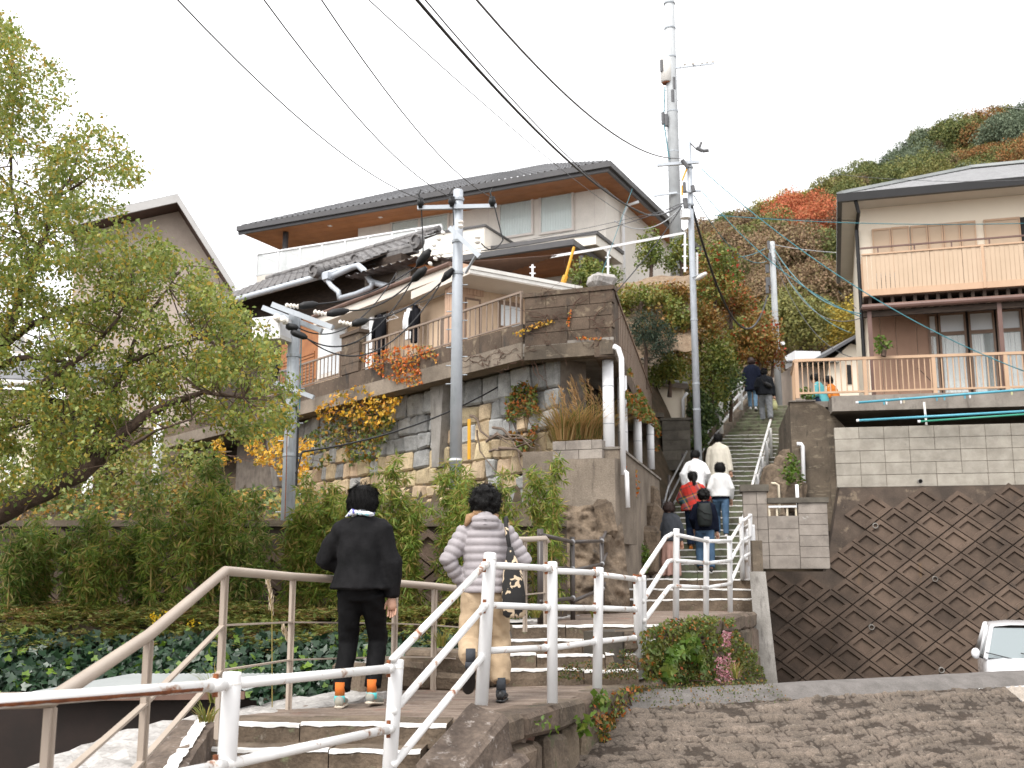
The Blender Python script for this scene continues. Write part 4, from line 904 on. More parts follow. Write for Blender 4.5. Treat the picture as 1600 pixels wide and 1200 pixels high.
# side return of that railing
mb = MB(); mb.bar(RLf.pt(dL2, rt - .02, -.04), RLf.pt(dL2 + .05, rt - .02, -1.6), .05, .06); mb.done('top_rail', 'tan_rail', rail)
for t in np.linspace(.15, 1.5, 10): mb = MB(); p = RLf.pt(dL2 + .05 * t / 1.5, 0, -t); mb.tube([p + V3(0, 0, dz1 + .02), p + V3(0, 0, rt - .05)], .011, 6); mb.done('baluster', 'tan_rail', rail)
# laundry poles
LP = BW.shift(.25)
for (u0, v0, u1, v1, m, lab) in ((1341, 629, 1700, 601, 'blue_pole', 'upper light blue laundry pole with pegs in front of the deck'), (1342, 657, 1700, 637, 'blue_pole', 'lower light blue laundry pole just above the block wall'), (1438, 658.5, 1700, 640.5, 'green_pole', 'green laundry pole beside the lower blue one')):
    p, q = LP.at(u0, v0, .0 if m == 'blue_pole' else .06), LP.at(u1, v1, .0 if m == 'blue_pole' else .06); t = thing('laundry_pole', lab, 'pole', p)
    mb = MB(); mb.tube([p, q], .026 if m == 'blue_pole' else .02, 10); mb.done('rod', m, t, smooth=True)
    mb = MB(); dq = (p - q).normalized(); mb.tube([p, p + dq * .05], .028, 10); mb.done('end_cap', 'white_plastic', t)
    if v0 == 629:
        for (u, c) in ((1382, 'blue_pole'), (1386, 'white_plastic'), (1409, 'white_plastic'), (1414, 'pipe_yellowed'), (1466, 'blue_pole'), (1478, 'blue_pole'), (1510, 'blue_pole'), (1518, 'white_plastic'), (1583, 'yellow_bag')):
            s = (u - 1341) / (1700 - 1341); c0 = p.lerp(q, s); mb = MB(); mb.bar(c0 + V3(-.012, 0, .03), c0 + V3(.0, 0, -.09), .014, .02); mb.bar(c0 + V3(.02, 0, .03), c0 + V3(.008, 0, -.09), .014, .02); mb.done('peg', c, t)
    if v0 == 657:
        mb = MB(); c0 = p.lerp(q, .3); mb.bar(c0 + V3(-.012, 0, .06), c0 + V3(.0, 0, -.04), .014, .02); mb.done('peg', 'blue_pole', t)
bp = LP.at(1447, 622); mb = MB(); mb.bar(bp - LP.n * .25 + V3(0, 0, -.05), LP.at(1449, 663) - LP.n * .1, .04, .03); tag(mb.done('pole_bracket', 'white_aged'), 'pale metal bracket carrying the laundry poles on the block wall', 'bracket')
# potted sapling in front of the brown panels
# ---------------------------------------------------------------- left terrace: deck, parapet, columns, rubble wall
CPF = Face((.2, 16.86), (.933, -.36)); cs = CPF.sz(958, 500)[0]; CK = CPF.pt(cs, 0)
RS = Face((CK.x, CK.y), (2.24, 11.9)); DZ0 = 3.42
if RS.n.x < 0: RS.n = -RS.n
PZ1 = CPF.sz(940, 447)[1]; zr0 = DL.sz(660, 551)[1]
deckL = thing('terrace_deck', 'stained concrete terrace deck with block parapet overgrown by bare vines', 'terrace', (.5, 17.5, 1.7))
sL = DL.sz(250, 690)[0]; s1 = DL.sz(817, 500)[0]
mb = MB(); mb.prism([DL.pt(sL, DZ0 + .05, 0), DL.pt(s1, DZ0 + .05, 0), CPF.pt(0, DZ0 + .05, .0), CPF.pt(cs, DZ0 + .05, 0), RS.pt(11.5, DZ0 + .05, 0), RS.pt(11.5, DZ0 + .05, -3), V3(-9, 30, DZ0 + .05)], (0, 0, .2)); mb.done('slab', 'concrete_mid', deckL)
mb = MB(); mb.fbox(DL, sL, s1, DZ0, DZ0 + .28, -.3, .03); mb.done('edge_beam', 'concrete_base', deckL)
blocks(DL, deckL, sL + 2, s1 - .004, DZ0 + .285, zr0, .62, .22, 'concrete_parapet', seed=21, th=.14)
mb = MB(); mb.fbox(DL, sL + 2, s1, DZ0 + .285, zr0 - .01, -.2, -.03); mb.done('core', 'mortar_dark', deckL)
mb = MB(); mb.fbox(CPF, .0, cs - .004, DZ0 - .02, DZ0 + .2, -.25, .02); mb.done('edge_beam', 'concrete_stained', deckL)
blocks(CPF, deckL, .0, cs, DZ0 + .203, PZ1 - .07, .72, .2, 'concrete_parapet', seed=22, th=.12)
mb = MB(); mb.fbox(CPF, .01, cs - .14, DZ0 + .2, PZ1 - .075, -.2, -.02); mb.done('core', 'mortar_dark', deckL)
mb = MB(); mb.fbox(CPF, -.03, cs + .02, PZ1 - .068, PZ1, -.2, .02); mb.done('coping', 'concrete_parapet', deckL)
mb = MB(); mb.fbox(RS, .12, .9, DZ0 + .203, PZ1 - .07, -.13, 0); mb.fbox(RS, .0, .92, PZ1 - .068, PZ1 - .002, -.2, .025); mb.done('return_wall', 'concrete_parapet', deckL)
# block pier between the two railings
u0, u1 = 534, 562; a0, a1 = DL.sz(u0, 540)[0], DL.sz(u1, 540)[0]; zp_ = DL.sz(548, 524)[1]
blocks(DL, deckL, a0, a1, zr0 + .003, zp_, .7, .2, 'concrete_parapet', seed=23, th=.16, off=.01); mb = MB(); mb.fbox(DL, a0 - .03, a1 + .03, zp_ + .002, zp_ + .07, -.2, .04); mb.done('pier_cap', 'concrete_parapet', deckL)
# right flank: slab edge, brown sheet fence, block end wall
mb = MB(); mb.fbox(RS, .02, 11.5, DZ0 - .05, DZ0 + .22, -.3, .015); mb.done('edge_beam', 'concrete_parapet', deckL)
fence = thing('sheet_fence', 'brown ribbed metal sheet fence along the terrace flank above the stairs', 'fence', RS.pt(5, DZ0 + .2))
a = .95; k = 0
while a < 10.2:
    mb = MB(); mb.fbox(RS, a, a + .17, DZ0 + .26, DZ0 + 1.08, -.05 - .012 * (k % 2), -.02 - .012 * (k % 2)); mb.done('sheet', 'rail_taupe', fence); a += .175; k += 1
for (z0, z1) in ((DZ0 + .225, DZ0 + .257), (DZ0 + 1.083, DZ0 + 1.12)): mb = MB(); mb.fbox(RS, .95, 10.25, z0, z1, -.06, .0); mb.done('rail', 'frame_brown', fence)
# white round columns
cols = [((952, 640, 16.72), 722), ((974, 650, 18.2), 727), ((997, 690, 21.0), 725), ((1017, 712, 24.0), 726), ((966, 650, 17.7), 720)]
for i, ((u, v, Y), vb) in enumerate(cols[:4]):
    p = PY(u, vb, Y); c = thing('round_column', ['thick white round column under the terrace corner', 'white round column behind the down pipes under the terrace', 'white round column under the terrace flank with creeper at its top', 'short white round column beside the dark stair post'][i], 'column', p)
    mb = MB(); r_ = .088 if i == 0 else .085; mb.tube([p + V3(0, 0, -.1), V3(p.x, p.y, DZ0 - .02)], r_, 20); mb.done('shaft', 'white_plastic', c, smooth=True)
    for t in (.36, .72):
        mb = MB(); z = lerp(p.z, DZ0, t); mb.tube([V3(p.x, p.y, z - .006), V3(p.x, p.y, z + .006)], r_ + .003, 20); mb.done('joint', 'galv_old', c)
for i, (u, vb, Y) in enumerate(((243, 762, 20.5), (133, 812, 19.0), (10, 800, 20.5))):
    p = PY(u, vb, Y); c = thing('round_column', ['white column rising above the bamboo behind the leaning tree', 'white column stub between tree limb and bamboo', 'white column almost hidden behind the leafy tree'][i], 'column', p)
    mb = MB(); mb.tube([p + V3(0, 0, -.5), V3(p.x, p.y, PY(u, [600, 735, 690][i], Y).z)], .09, 18); mb.done('shaft', 'white_plastic', c, smooth=True)
# white down pipes beside the corner column
p = [CPF.at(959, 541, .06), CPF.at(966, 545, .06), CPF.at(971, 560, .06), CPF.at(974, 742, .06)]
mb = MB(); mb.tube(p, .042, 10); mb.tube([CPF.at(972, 735, .06), CPF.at(979, 738, .06), CPF.at(981, 793, .06)], .036, 10); tag(mb.done('down_pipe', 'white_plastic', smooth=True), 'white plastic down pipe curving from the terrace corner past the column', 'pipe')
# tapered concrete props under the deck
for i, (u, v0, v1, ub) in enumerate(((682, 590, 730, 680), (418, 660, 760, 430))):
    top = DL.at(u, v0, -.25); c = thing('deck_prop', ['forked concrete prop in the middle of the rubble wall', 'leaning concrete prop behind the left utility pole'][i], 'prop', SW.at(ub, v1, .1))
    mb = MB(); b_ = SW.at(ub, v1, .12); w = SW.d * .17; w2 = SW.d * .11
    mb.box8([b_ - w2, b_ + w2, b_ + w2 - SW.n * .3, b_ - w2 - SW.n * .3, top - w * 1.2, top + w * 1.3, top + w * 1.3 - SW.n * .35, top - w * 1.2 - SW.n * .35]); mb.done('shaft', 'concrete_pillar', c)
# rubble stone wall
rub = thing('rubble_wall', 'terrace wall of tan and grey squared stones with creeping vine', 'wall', SW.pt(0, 1.4))
ra, rb = SW.sz(455, 700)[0], SW.sz(872, 640)[0]; zA_, zB_ = .85, DZ0 + .04
mb = MB(); mb.fbox(SW, ra - 3, rb, .3, zB_, -.6, -.06); mb.done('backing', 'block_joint', rub)
rr = random.Random(3); z = zA_; i = 0
while z < zB_ - .1:
    h = rr.uniform(.24, .36); h = min(h, zB_ - z) if zB_ - z - h > .12 else zB_ - z; a = ra - rr.uniform(0, .3)
    while a < rb:
        w = rr.uniform(.24, .52); e = min(a + w, rb); tan = rr.random() < (.78 if z < 2.35 else .12)
        if e - a > .08: place_stone(SW, rub, 'stone', 'stone_tan' if tan else 'stone_grey', a, e, z + rr.uniform(-.025, .02), z + h + rr.uniform(-.02, .025), -.16 + rr.uniform(-.02, .04), .34, 300 + i, .035, .022)
        a = e; i += 1
    z += h
# concrete base block, block courses, rock and flank wall at the foot of the stairs
CB = CPF.shift(.28)
base = thing('column_base', 'bulky weathered concrete base carrying the corner column', 'wall', CB.at(910, 800))
z1_ = CB.sz(910, 716)[1]; z0_ = CB.sz(910, 806)[1]; l_, r__ = CB.sz(866, 750)[0], CB.sz(961, 750)[0]
mb = MB(); mb.fbox(CB, l_, lerp(l_, r__, .33), z0_ - .4, z1_, -1.2, -.02); mb.fbox(CB, lerp(l_, r__, .33) + .006, r__, z0_ - .4, z1_ - .01, -1.2, 0); mb.done('face', 'concrete_base', base)
cz1 = CB.sz(900, 686)[1]; l2, r2 = CB.sz(858, 700)[0], CB.sz(936, 700)[0]
blocks(CB.shift(-.15), base, l2, r2, z1_ + .003, cz1, .42, .15, 'block_grey', seed=31, th=.2)
FL = Face((1.62, 16.35), (3.0 - 1.62, 21.9 - 16.35)); 
if FL.n.x < 0: FL.n = -FL.n
zf = FL.sz(1000, 727)[1]
flank = thing('flank_wall', 'streaked brown concrete wall beside the third landing under the terrace', 'wall', FL.pt(2, -.3))
mb = MB(); mb.fbox(FL, 0, 5.4, -.8, zf, -1.5, 0); mb.done('face', 'concrete_base', flank); mb = MB(); mb.fbox(FL, -.02, 5.45, zf + .002, zf + .04, -.5, .03); mb.done('cap', 'concrete_mid', flank)
rock = thing('bedrock', 'bare brown bedrock with cracks below the concrete base', 'rock', PY(910, 900, 15.2))
mb = MB(); n, m = 70, 60
for j in range(m + 1):
    for i in range(n + 1):
        u = lerp(838, 985, i / n); t = j / m; X0 = PY(u, 850, 15.6).x; z = lerp(-.75, z0_ + .14, t)
        y = 15.15 + (u - 838) / 147 * .55 + .8 * t ** 1.5 + .22 * fbm(X0, z, 1, 1.5) + .11 * fbm(X0, z, 4, 4) + .05 * fbm(X0, z, 6, 9) - .25 * math.sin(i / n * math.pi)
        mb.v.append((X0 * 1.0 - .05 * t, y, z + .05 * fbm(X0, z, 7, 2)))
k = n + 1; mb.f = [(j * k + i, j * k + i + 1, (j + 1) * k + i + 1, (j + 1) * k + i) for j in range(m) for i in range(n)]
mb.done('face', 'rock_face', rock, smooth=True, fix=False)
for i, (u, v, Y, s) in enumerate(((1012, 860, 19.2, .28), (1016, 820, 19.6, .24), (1022, 790, 20.2, .22), (948, 812, 15.9, .2))):
    p = PY(u, v, Y); big_stone('loose_stone', p, (s * .7, s * .6, s * 1.5), (.1, .15, i), 'rock_face', rock, 150 + i, .07, .04)
# low diamond-block wall behind the bamboo
LWF = Face((-3, 14.0), (1, 0)); lw = thing('low_retaining_wall', 'low brown diamond-block wall behind the bamboo', 'wall', (-3, 14, -.4))
mb = MB(); mb.fbox(LWF, -10, 3.7, -.7, .66, -.3, -.03); mb.done('backing', 'wall_backing', lw); mb = MB(); mb.fbox(LWF, -10, 3.7, .663, .74, -.35, .03); mb.done('coping', 'concrete_stained', lw)
lsrc = None
for i in range(-30, 30):
    for j in range(-30, 30):
        a, rowz = i * V1.x + j * V2.x, i * V1.y + j * V2.y + .1; p = LWF.pt(a, rowz, -.03); u, v = to_px(p)
        if -.45 < rowz < .5 and -40 < u < 880 and a < 3.4:
            if lsrc is None: lsrc = mkobj('diamond_block', dme, 'diamond_block', lw); lsrc.location = p - wloc(lw)
            else: copy_piece(lsrc, lw, p, (random.uniform(-.02, .02), 0, 0))

# ---------------------------------------------------------------- railings of the terrace
def bar_fence(name, label, F, a0, a1, z0, z1, step, mat, posts=()):
    t = thing(name, label, 'railing', F.pt((a0 + a1) / 2, z0))
    mb = MB(); mb.fbox(F, a0, a1, z1 - .035, z1, -.02, .02); mb.done('top_rail', mat, t); mb = MB(); mb.fbox(F, a0, a1, z0 + .04, z0 + .065, -.015, .015); mb.done('bottom_rail', mat, t)
    a = a0 + step / 2
    while a < a1: mb = MB(); mb.fbox(F, a - .009, a + .009, z0 + .067, z1 - .037, -.009, .009); mb.done('baluster', mat, t); a += step
    for a in (a0 + .02, a1 - .02) + tuple(posts): mb = MB(); mb.fbox(F, a - .018, a + .018, z0, z1 - .037, -.018, .018); mb.done('post', mat, t)
    return t
RF = DL.shift(-.08); za = zr0 + .0; zb_ = RF.sz(680, 499)[1]
bar_fence('terrace_railing', 'taupe bar railing on the terrace between block pier and corner parapet', RF, RF.sz(566, 540)[0], RF.sz(816, 500)[0], za, zb_, .16, 'rail_taupe', (RF.sz(690, 500)[0],))
bar_fence('terrace_railing', 'short taupe bar railing left of the block pier behind the left pole', RF, RF.sz(395, 580)[0], RF.sz(533, 540)[0], za, zb_ - .02, .16, 'rail_taupe')

# ---------------------------------------------------------------- beige house on the terrace
BH = DL.shift(-1.45); bh = thing('beige_house', 'beige stucco house with white eaves behind the terrace railing', 'house', BH.pt(0, 3.6, -2))
zE = BH.sz(700, 436, .5)[1]; bl_ = BH.sz(400, 540)[0]; br_ = BH.sz(838, 480)[0]
mb = MB(); mb.fbox(BH, bl_, BH.sz(725, 480)[0], DZ0 + .2, zE + .02, -1.6, 0); mb.done('wall', 'beige_stucco', bh)
el, er = BH.sz(490, 500, .6)[0], BH.sz(702, 430, .6)[0]
mb = MB(); mb.fbox(BH, el, er, zE + .02, zE + .2, -.4, .6); mb.done('eave', 'fascia_pale', bh)
mb = MB(); mb.tube([BH.pt(el, zE + .23, .62), BH.pt(er + .05, zE + .23, .62)], .05, 8); mb.done('gutter', 'fascia_brown', bh)
mb = MB(); n = 60
for i in range(n + 1):
    a = lerp(el, er, i / n); h = .02 * math.sin(i * math.pi); mb.v += [tuple(BH.pt(a, zE + .25 + .02 * (i % 2), .64)), tuple(BH.pt(a, zE + .95 + .02 * (i % 2), -2.2))]
mb.f = [(2 * i, 2 * i + 2, 2 * i + 3, 2 * i + 1) for i in range(n)]; mb.done('roof', 'fascia_brown', bh, fix=False)
# wing with the white verge
cA = BH.at(733, 428, .75); wd = Vector((.83, .56, 0)).normalized(); wr = Vector((-wd.y, wd.x, 0)); zw = cA.z; wr = -wr if wr.y < 0 else wr
e1 = cA + wd * 2.6
mb = MB(); mb.prism([cA, e1, e1 + wr * 4, cA + wr * 2.2], (0, 0, .16)); mb.done('wing_roof', 'fascia_pale', bh)
for (dz, o) in ((.163, .03), (.09, .012)):
    mb = MB(); q = wd.cross(V3(0, 0, 1)).normalized(); q = -q if q.y > 0 else q; mb.prism([cA + q * o + V3(0, 0, dz - .07), e1 + q * o + V3(0, 0, dz - .07), e1 - q * .1 + V3(0, 0, dz - .07), cA - q * .1 + V3(0, 0, dz - .07)], (0, 0, .066)); mb.done('verge_board', 'white_aged', bh)

WGo = BH.at(722, 480, .3); WG = Face((WGo.x, WGo.y), (wd.x, wd.y)); mb = MB(); mb.fbox(WG, 0, WG.sz(880, 480)[0], DZ0 + .2, zw + .02, -1.5, 0); mb.done('wing_wall', 'beige_stucco', bh)
# timber-clad porch corner, door, windows
def fpan(F, u0, v0, u1, v1, o0, o1, mat, name, parent, zz=None):
    a0_, z1__ = F.sz(u0, v0, o1); a1_, z0__ = F.sz(u1, v1, o1); mb = MB(); mb.fbox(F, a0_, a1_, z0__, z1__, o0, o1); return mb.done(name, mat, parent)
zfl = DZ0 + .25
a0_, a1_ = BH.sz(695, 480, .5)[0], BH.sz(710, 480, .5)[0]
for k in range(4): mb = MB(); x = lerp(a0_, a1_, k / 4); mb.fbox(BH, x, x + (a1_ - a0_) / 4 - .008, zfl, zE + .3, .0, .5); mb.done('cladding_board', 'tan_wood', bh)
a2_ = WG.sz(755, 460)[0]
for k in range(9): mb = MB(); x = lerp(-.25, a2_, k / 9); mb.fbox(WG, x, x + (a2_ + .25) / 9 - .008, WG.sz(740, 462)[1], zw - .002, -.1, .03); mb.done('cladding_board', 'tan_wood', bh)
o_ = fpan(WG, 727, 464, 751, 545, -.02, .03, 'frame_brown', 'door', bh); fpan(WG, 730, 468, 748, 545, .03, .04, 'beige_stucco', 'door_panel', o_)
o_ = fpan(WG, 781, 469, 816, 515, -.01, .05, 'frame_brown', 'window', bh); fpan(WG, 783, 476, 815, 513, .05, .056, 'frosted', 'pane', o_); mb = MB()
o_ = fpan(WG, 760, 438, 781, 449, .0, .3, 'galv_old', 'vent_hood', bh)
o_ = fpan(BH, 562, 478, 603, 580, -.01, .03, 'frame_brown', 'window', bh); fpan(BH, 565, 500, 583, 580, .03, .036, 'curtain_white', 'curtain', o_); fpan(BH, 584, 484, 601, 580, .03, .034, 'room_dark', 'pane', o_)
o_ = fpan(BH, 498, 512, 540, 580, -.01, .04, 'frame_pale', 'window', bh); fpan(BH, 502, 516, 518, 580, .04, .046, 'frosted', 'pane', o_); fpan(BH, 520, 516, 537, 580, .04, .046, 'frosted', 'pane', o_)
o_ = fpan(BH, 441, 512, 497, 590, -.01, .03, 'orange_wood', 'shutter', bh)
for k in range(22): mb = MB(); sa, sb = BH.sz(445, 540)[0], BH.sz(494, 540)[0]; z = lerp(zfl, zfl + 1.7, k / 22); mb.fbox(BH, sa, sb, z, z + .05, .03, .05); mb.done('slat', 'orange_wood', o_)
# laundry rail and clothes
lr = thing('laundry_rail', 'thin laundry rail with empty hangers under the white eave', 'rail', BH.at(620, 500, .4))
zl = BH.sz(647, 476, .4)[1]; mb = MB(); mb.tube([BH.pt(BH.sz(560, 500, .4)[0], zl, .4), BH.pt(BH.sz(695, 470, .4)[0], zl, .4)], .012, 6); mb.done('rod', 'steel_pipe', lr)
for u in (570, 600, 615, 655):
    a = BH.sz(u, 490, .4)[0]; mb = MB(); mb.tube([BH.pt(a, zl + .01, .4), BH.pt(a, zl - .06, .4), BH.pt(a - .16, zl - .15, .42), BH.pt(a + .16, zl - .15, .38), BH.pt(a, zl - .06, .4)], .006, 5); mb.done('hanger', 'white_plastic', lr)
def shirt(label, u, v0, v1, w, mat, seed, sleeve=True, off=.4):
    a, zt_ = BH.sz(u, v0, off); zb__ = BH.sz(u, v1, off)[1]; t = thing('hanging_shirt', label, 'laundry', BH.pt(a, zt_, off), 'laundry on the terrace'); n = 14; mb = MB(); H = zt_ - zb__
    for j in range(13):
        tt = j / 12; ww = w * (min(1, .35 + tt * 5) if tt < .13 else (1.0 - .08 * math.sin(tt * 3))); z = zt_ - H * tt
        for i in range(n):
            g = 2 * math.pi * i / n; mb.v.append(tuple(BH.pt(a + ww * math.cos(g), z, off + .055 * math.sin(g) + .02 * math.sin(i * 2.1 + seed + tt * 2) * tt)))
    for j in range(12):
        for i in range(n): mb.f.append((j * n + i, j * n + (i + 1) % n, (j + 1) * n + (i + 1) % n, (j + 1) * n + i))
    mb.f.append(tuple(range(n))); mb.done('body', mat, t, smooth=True)
    for s in (-1, 1):
        if sleeve: mb = MB(); mb.tube([BH.pt(a + s * w * .8, zt_ - .1, off), BH.pt(a + s * w * 1.25, zt_ - .28, off + .02), BH.pt(a + s * w * 1.3, zt_ - .5, off + .02)], [.06, .055, .05], 8); mb.done('sleeve', mat, t, smooth=True)
    mb = MB(); mb.tube([BH.pt(a, zt_ - .02, off), BH.pt(a, zl + .01, off)], .006, 5); mb.done('hanger_hook', 'steel_pipe', t)
shirt('white shirt hanging beside a black one in mid balcony', 640, 480, 530, .10, 'white_shirt', 1, True, .36)
shirt('black garment hanging beside the white shirt in mid balcony', 649, 477, 535, .10, 'laundry_dark', 2, True, .46)
shirt('long black garment hanging before the dark window', 594, 492, 552, .16, 'laundry_dark', 3, True, .5)
shirt('pale blue towel-like shirt hanging beside the curtained window', 582, 496, 545, .09, 'white_shirt', 4, False, .36)

# ---------------------------------------------------------------- old tiled house
OH = Face((-7.53, 27.3), (.755, -.656)); oh = thing('old_tiled_house', 'old timber house with grey kawara tile roof between the beige and modern houses', 'house', OH.pt(-3, 4, -3))
zO = OH.sz(430, 452)[1]; oa, ob_ = OH.sz(290, 490)[0], OH.sz(560, 415)[0]
def tile_roof(F, s0, s1, o0, z0, o1, z1, mat, parent, pitch=.27, course=.24, name='roof', hip=0):
    """pantile slope from the eave (o0, z0) up to (o1, z1): waves across, steps down each course"""
    L = math.hypot(o1 - o0, z1 - z0); nc = max(2, round(L / course)); ns = int((s1 - s0) / pitch * 6); mb = MB(); rows = []
    for c in range(nc):
        for e in (0, 1): rows.append(((c + e) / nc, .034 * (1 - e)))
    for (t, lift) in rows:
        for i in range(ns + 1):
            ph = (i % 6) / 6; w = .045 * max(0, math.sin(ph * 2 * math.pi)) - .012 * math.sin(ph * math.pi)
            mb.v.append(tuple(F.pt(lerp(s0 + hip * t, s1 - hip * t, i / ns), lerp(z0, z1, t) + lift + w, lerp(o0, o1, t))))
    k = ns + 1; mb.f = [(j * k + i, j * k + i + 1, (j + 1) * k + i + 1, (j + 1) * k + i) for j in range(len(rows) - 1) for i in range(ns)]
    return mb.done(name, mat, parent, kind='stuff', fix=False)
mb = MB(); mb.fbox(OH, oa + .5, ob_ + .6, 3.5, zO + .36, -2.5, -.75); mb.done('wall', 'old_wood', oh)
tile_roof(OH, oa, ob_, .0, zO + .06, -2.6, zO + 1.5, 'tile_grey', oh)
mb = MB(); mb.prism([OH.pt(oa, zO + .02, .02), OH.pt(ob_, zO + .02, .02), OH.pt(ob_, zO + 1.4, -2.6), OH.pt(oa, zO + 1.4, -2.6)], (0, 0, .03)); mb.done('roof_boards', 'old_wood', oh)
mb = MB(); mb.tube([OH.pt(oa, zO - .02, .07), OH.pt(ob_ - .2, zO - .02, .07)], .075, 10); g_ = mb.done('gutter', 'galvanized', oh, smooth=True)
a = oa + .3
while a < ob_: mb = MB(); mb.bar(OH.pt(a, zO + .06, .0), OH.pt(a, zO - .1, .1), .02, .02); mb.done('bracket', 'galv_old', g_); a += .9
# small gable at the right end: upper ridge with round end tiles
GB = OH.shift(.35); ga, gb_ = GB.sz(492, 430)[0], GB.sz(668, 392)[0]
zr_a, zr_b = GB.sz(492, 424)[1], GB.sz(655, 384)[1]
tile_roof(GB, GB.sz(545, 420)[0], gb_, .1, GB.sz(600, 421)[1], -1.6, zr_b - .12, 'tile_grey', oh, name='gable_roof')
def ridge_row(p, q, r0, n, parent):
    for i in range(n): s, e = p.lerp(q, i / n), p.lerp(q, (i + .93) / n); mb = MB(); mb.tube([s, e], [r0 * 1.06, r0 * .94], 10); mb.done('ridge_tile', 'tile_grey', parent, smooth=False)
ridge_row(GB.at(560, 409, -1.3), GB.at(652, 384, -1.4), .10, 11, oh); ridge_row(GB.at(498, 424, -.2), GB.at(548, 409, -.9), .085, 6, oh); ridge_row(OH.pt(oa, zO + 1.54, -2.6), OH.pt(ob_, zO + 1.54, -2.6), .09, 18, oh)
mb = MB(); mb.prism([GB.at(555, 413, -1.35), GB.at(655, 389, -1.45), GB.at(655, 396, -1.45), GB.at(555, 421, -1.35)], GB.n * .2); mb.done('ridge_bed', 'tile_grey', oh)
for (u, v, o, r_) in ((494, 424, -.15, .16), (558, 407, -1.1, .15), (653, 378, -1.35, .18)):
    c = GB.at(u, v, o); mb = MB(); mb.tube([c - GB.n * .05, c + GB.n * .1], r_, 18); t_ = mb.done('end_tile', 'tile_grey', oh); mb = MB()
    for k in range(14):
        g = k / 13 * 4.2 + .4; rr_ = r_ * (.92 - .55 * k / 13); p = c + GB.n * .12 + GB.d * (rr_ * math.cos(g)) + V3(0, 0, rr_ * math.sin(g)); mb.ball(p, r_ * .17, 6, 4)
    mb.done('scroll', 'tile_grey', t_)
mb = MB(); mb.prism([GB.at(570, 424, -.5), GB.at(690, 402, -.5), GB.at(690, 432, -.5), GB.at(570, 450, -.5)], -GB.n * .3); mb.done('gable_wall', 'grey_wood', oh)
fpan(GB, 618, 418, 640, 440, -.5, -.46, 'frame_pale', 'window', oh); o_ = fpan(GB, 620, 420, 638, 440, -.46, -.45, 'pane', 'pane', oh)
mb = MB(); mb.prism([GB.at(640, 408, -.3), GB.at(692, 420, -.3), GB.at(690, 428, -.3), GB.at(640, 416, -.3)], GB.n * .06); mb.done('verge_board', 'orange_wood', oh)
mb = MB(); mb.prism([GB.at(571, 424, -.2), GB.at(655, 401, -.2), GB.at(655, 407, -.2), GB.at(571, 431, -.2)], GB.n * .06); mb.done('eave_board', 'grey_wood', oh)
# grey rain pipes
def pipe_thing(label, pts, r_, mat):
    mb = MB(); mb.tube(pts, r_, 10); return tag(mb.done('rain_pipe', mat, smooth=True), label, 'pipe')
gq = lambda u, v, o=.1: OH.at(u, v, o)
pipe_thing('grey rain pipe bending over the small tiled gable', [gq(508, 437), gq(530, 427), gq(552, 417), gq(560, 415), gq(568, 422), gq(580, 440), gq(600, 446), gq(618, 450)], .07, 'galvanized')
pipe_thing('grey rain pipe zigzagging down to the brown gutter', [gq(512, 432, .15), gq(513, 440, .15), gq(518, 447, .15), gq(529, 456, .15), gq(531, 468, .15)], .06, 'galvanized')
pipe_thing('grey rain pipe slanting under the tile eave', [gq(582, 440, .18), gq(580, 449, .18), gq(557, 459, .18), gq(532, 466, .18)], .06, 'galvanized')
mb = MB(); c = gq(513, 432, .15); mb.box(c, (.2, .2, .16), OH.ang()); tag(mb.done('rain_hopper', 'galvanized'), 'grey rain hopper at the end of the tile gutter', 'hopper')

# ---------------------------------------------------------------- gable house and low house on the left
GH = Face((-9, 33), (.97, .24)); gh = thing('gable_house', 'tan stucco gable house with pale verge boards behind the tree', 'house', GH.at(250, 560))
pk = GH.sz(279, 330); lf = GH.sz(120, 366); rg = GH.sz(362, 462); zbase = 4.5
mb = MB(); mb.prism([GH.pt(lf[0], zbase), GH.pt(rg[0], zbase), GH.pt(rg[0], rg[1]), GH.pt(pk[0], pk[1]), GH.pt(lf[0], lf[1])], -GH.n * 7); mb.done('wall', 'gable_wall', gh)
for (p, q) in ((pk, rg), (pk, lf)):
    e = .35; dx, dz = q[0] - p[0], q[1] - p[1]; q2 = (q[0] + dx * .06, q[1] + dz * .06)
    mb = MB(); mb.prism([GH.pt(p[0], p[1] + .02, .8), GH.pt(q2[0], q2[1] + .02, .8), GH.pt(q2[0], q2[1] + .02, -7.5), GH.pt(p[0], p[1] + .02, -7.5)], (0, 0, .1)); mb.done('roof_soffit', 'dark_soffit', gh)
    mb = MB(); mb.prism([GH.pt(p[0], p[1] + .0, .802), GH.pt(q2[0], q2[1] + .0, .802), GH.pt(q2[0], q2[1] + .26, .802), GH.pt(p[0], p[1] + .26, .802)], GH.n * .06); mb.done('verge_board', 'verge_grey', gh)
    mb = MB(); mb.prism([GH.pt(p[0], p[1] + .123, .86), GH.pt(q2[0], q2[1] + .123, .86), GH.pt(q2[0], q2[1] + .123, -7.6), GH.pt(p[0], p[1] + .123, -7.6)], (0, 0, .15)); mb.done('roof', 'roof_dark', gh)
for (u0, v0, u1, v1) in ((70, 520, 100, 555), (20, 525, 40, 552)):
    o_ = fpan(GH, u0, v0, u1, v1, -.01, .06, 'frame_pale', 'window', gh); fpan(GH, u0 + 3, v0 + 3, u1 - 3, v1 - 3, .06, .066, 'pane', 'pane', o_)
LH = Face((-9.5, 22), (.98, .18)); lh = thing('low_house', 'low cream-walled house with dark roof half hidden by the tree', 'house', LH.at(40, 640))
a0_, z1__ = LH.sz(-60, 606); a1_, z0__ = LH.sz(62, 660)
mb = MB(); mb.fbox(LH, a0_, a1_, z0__ - 1.5, z1__, -4, 0); mb.done('wall', 'cream_wall', lh)
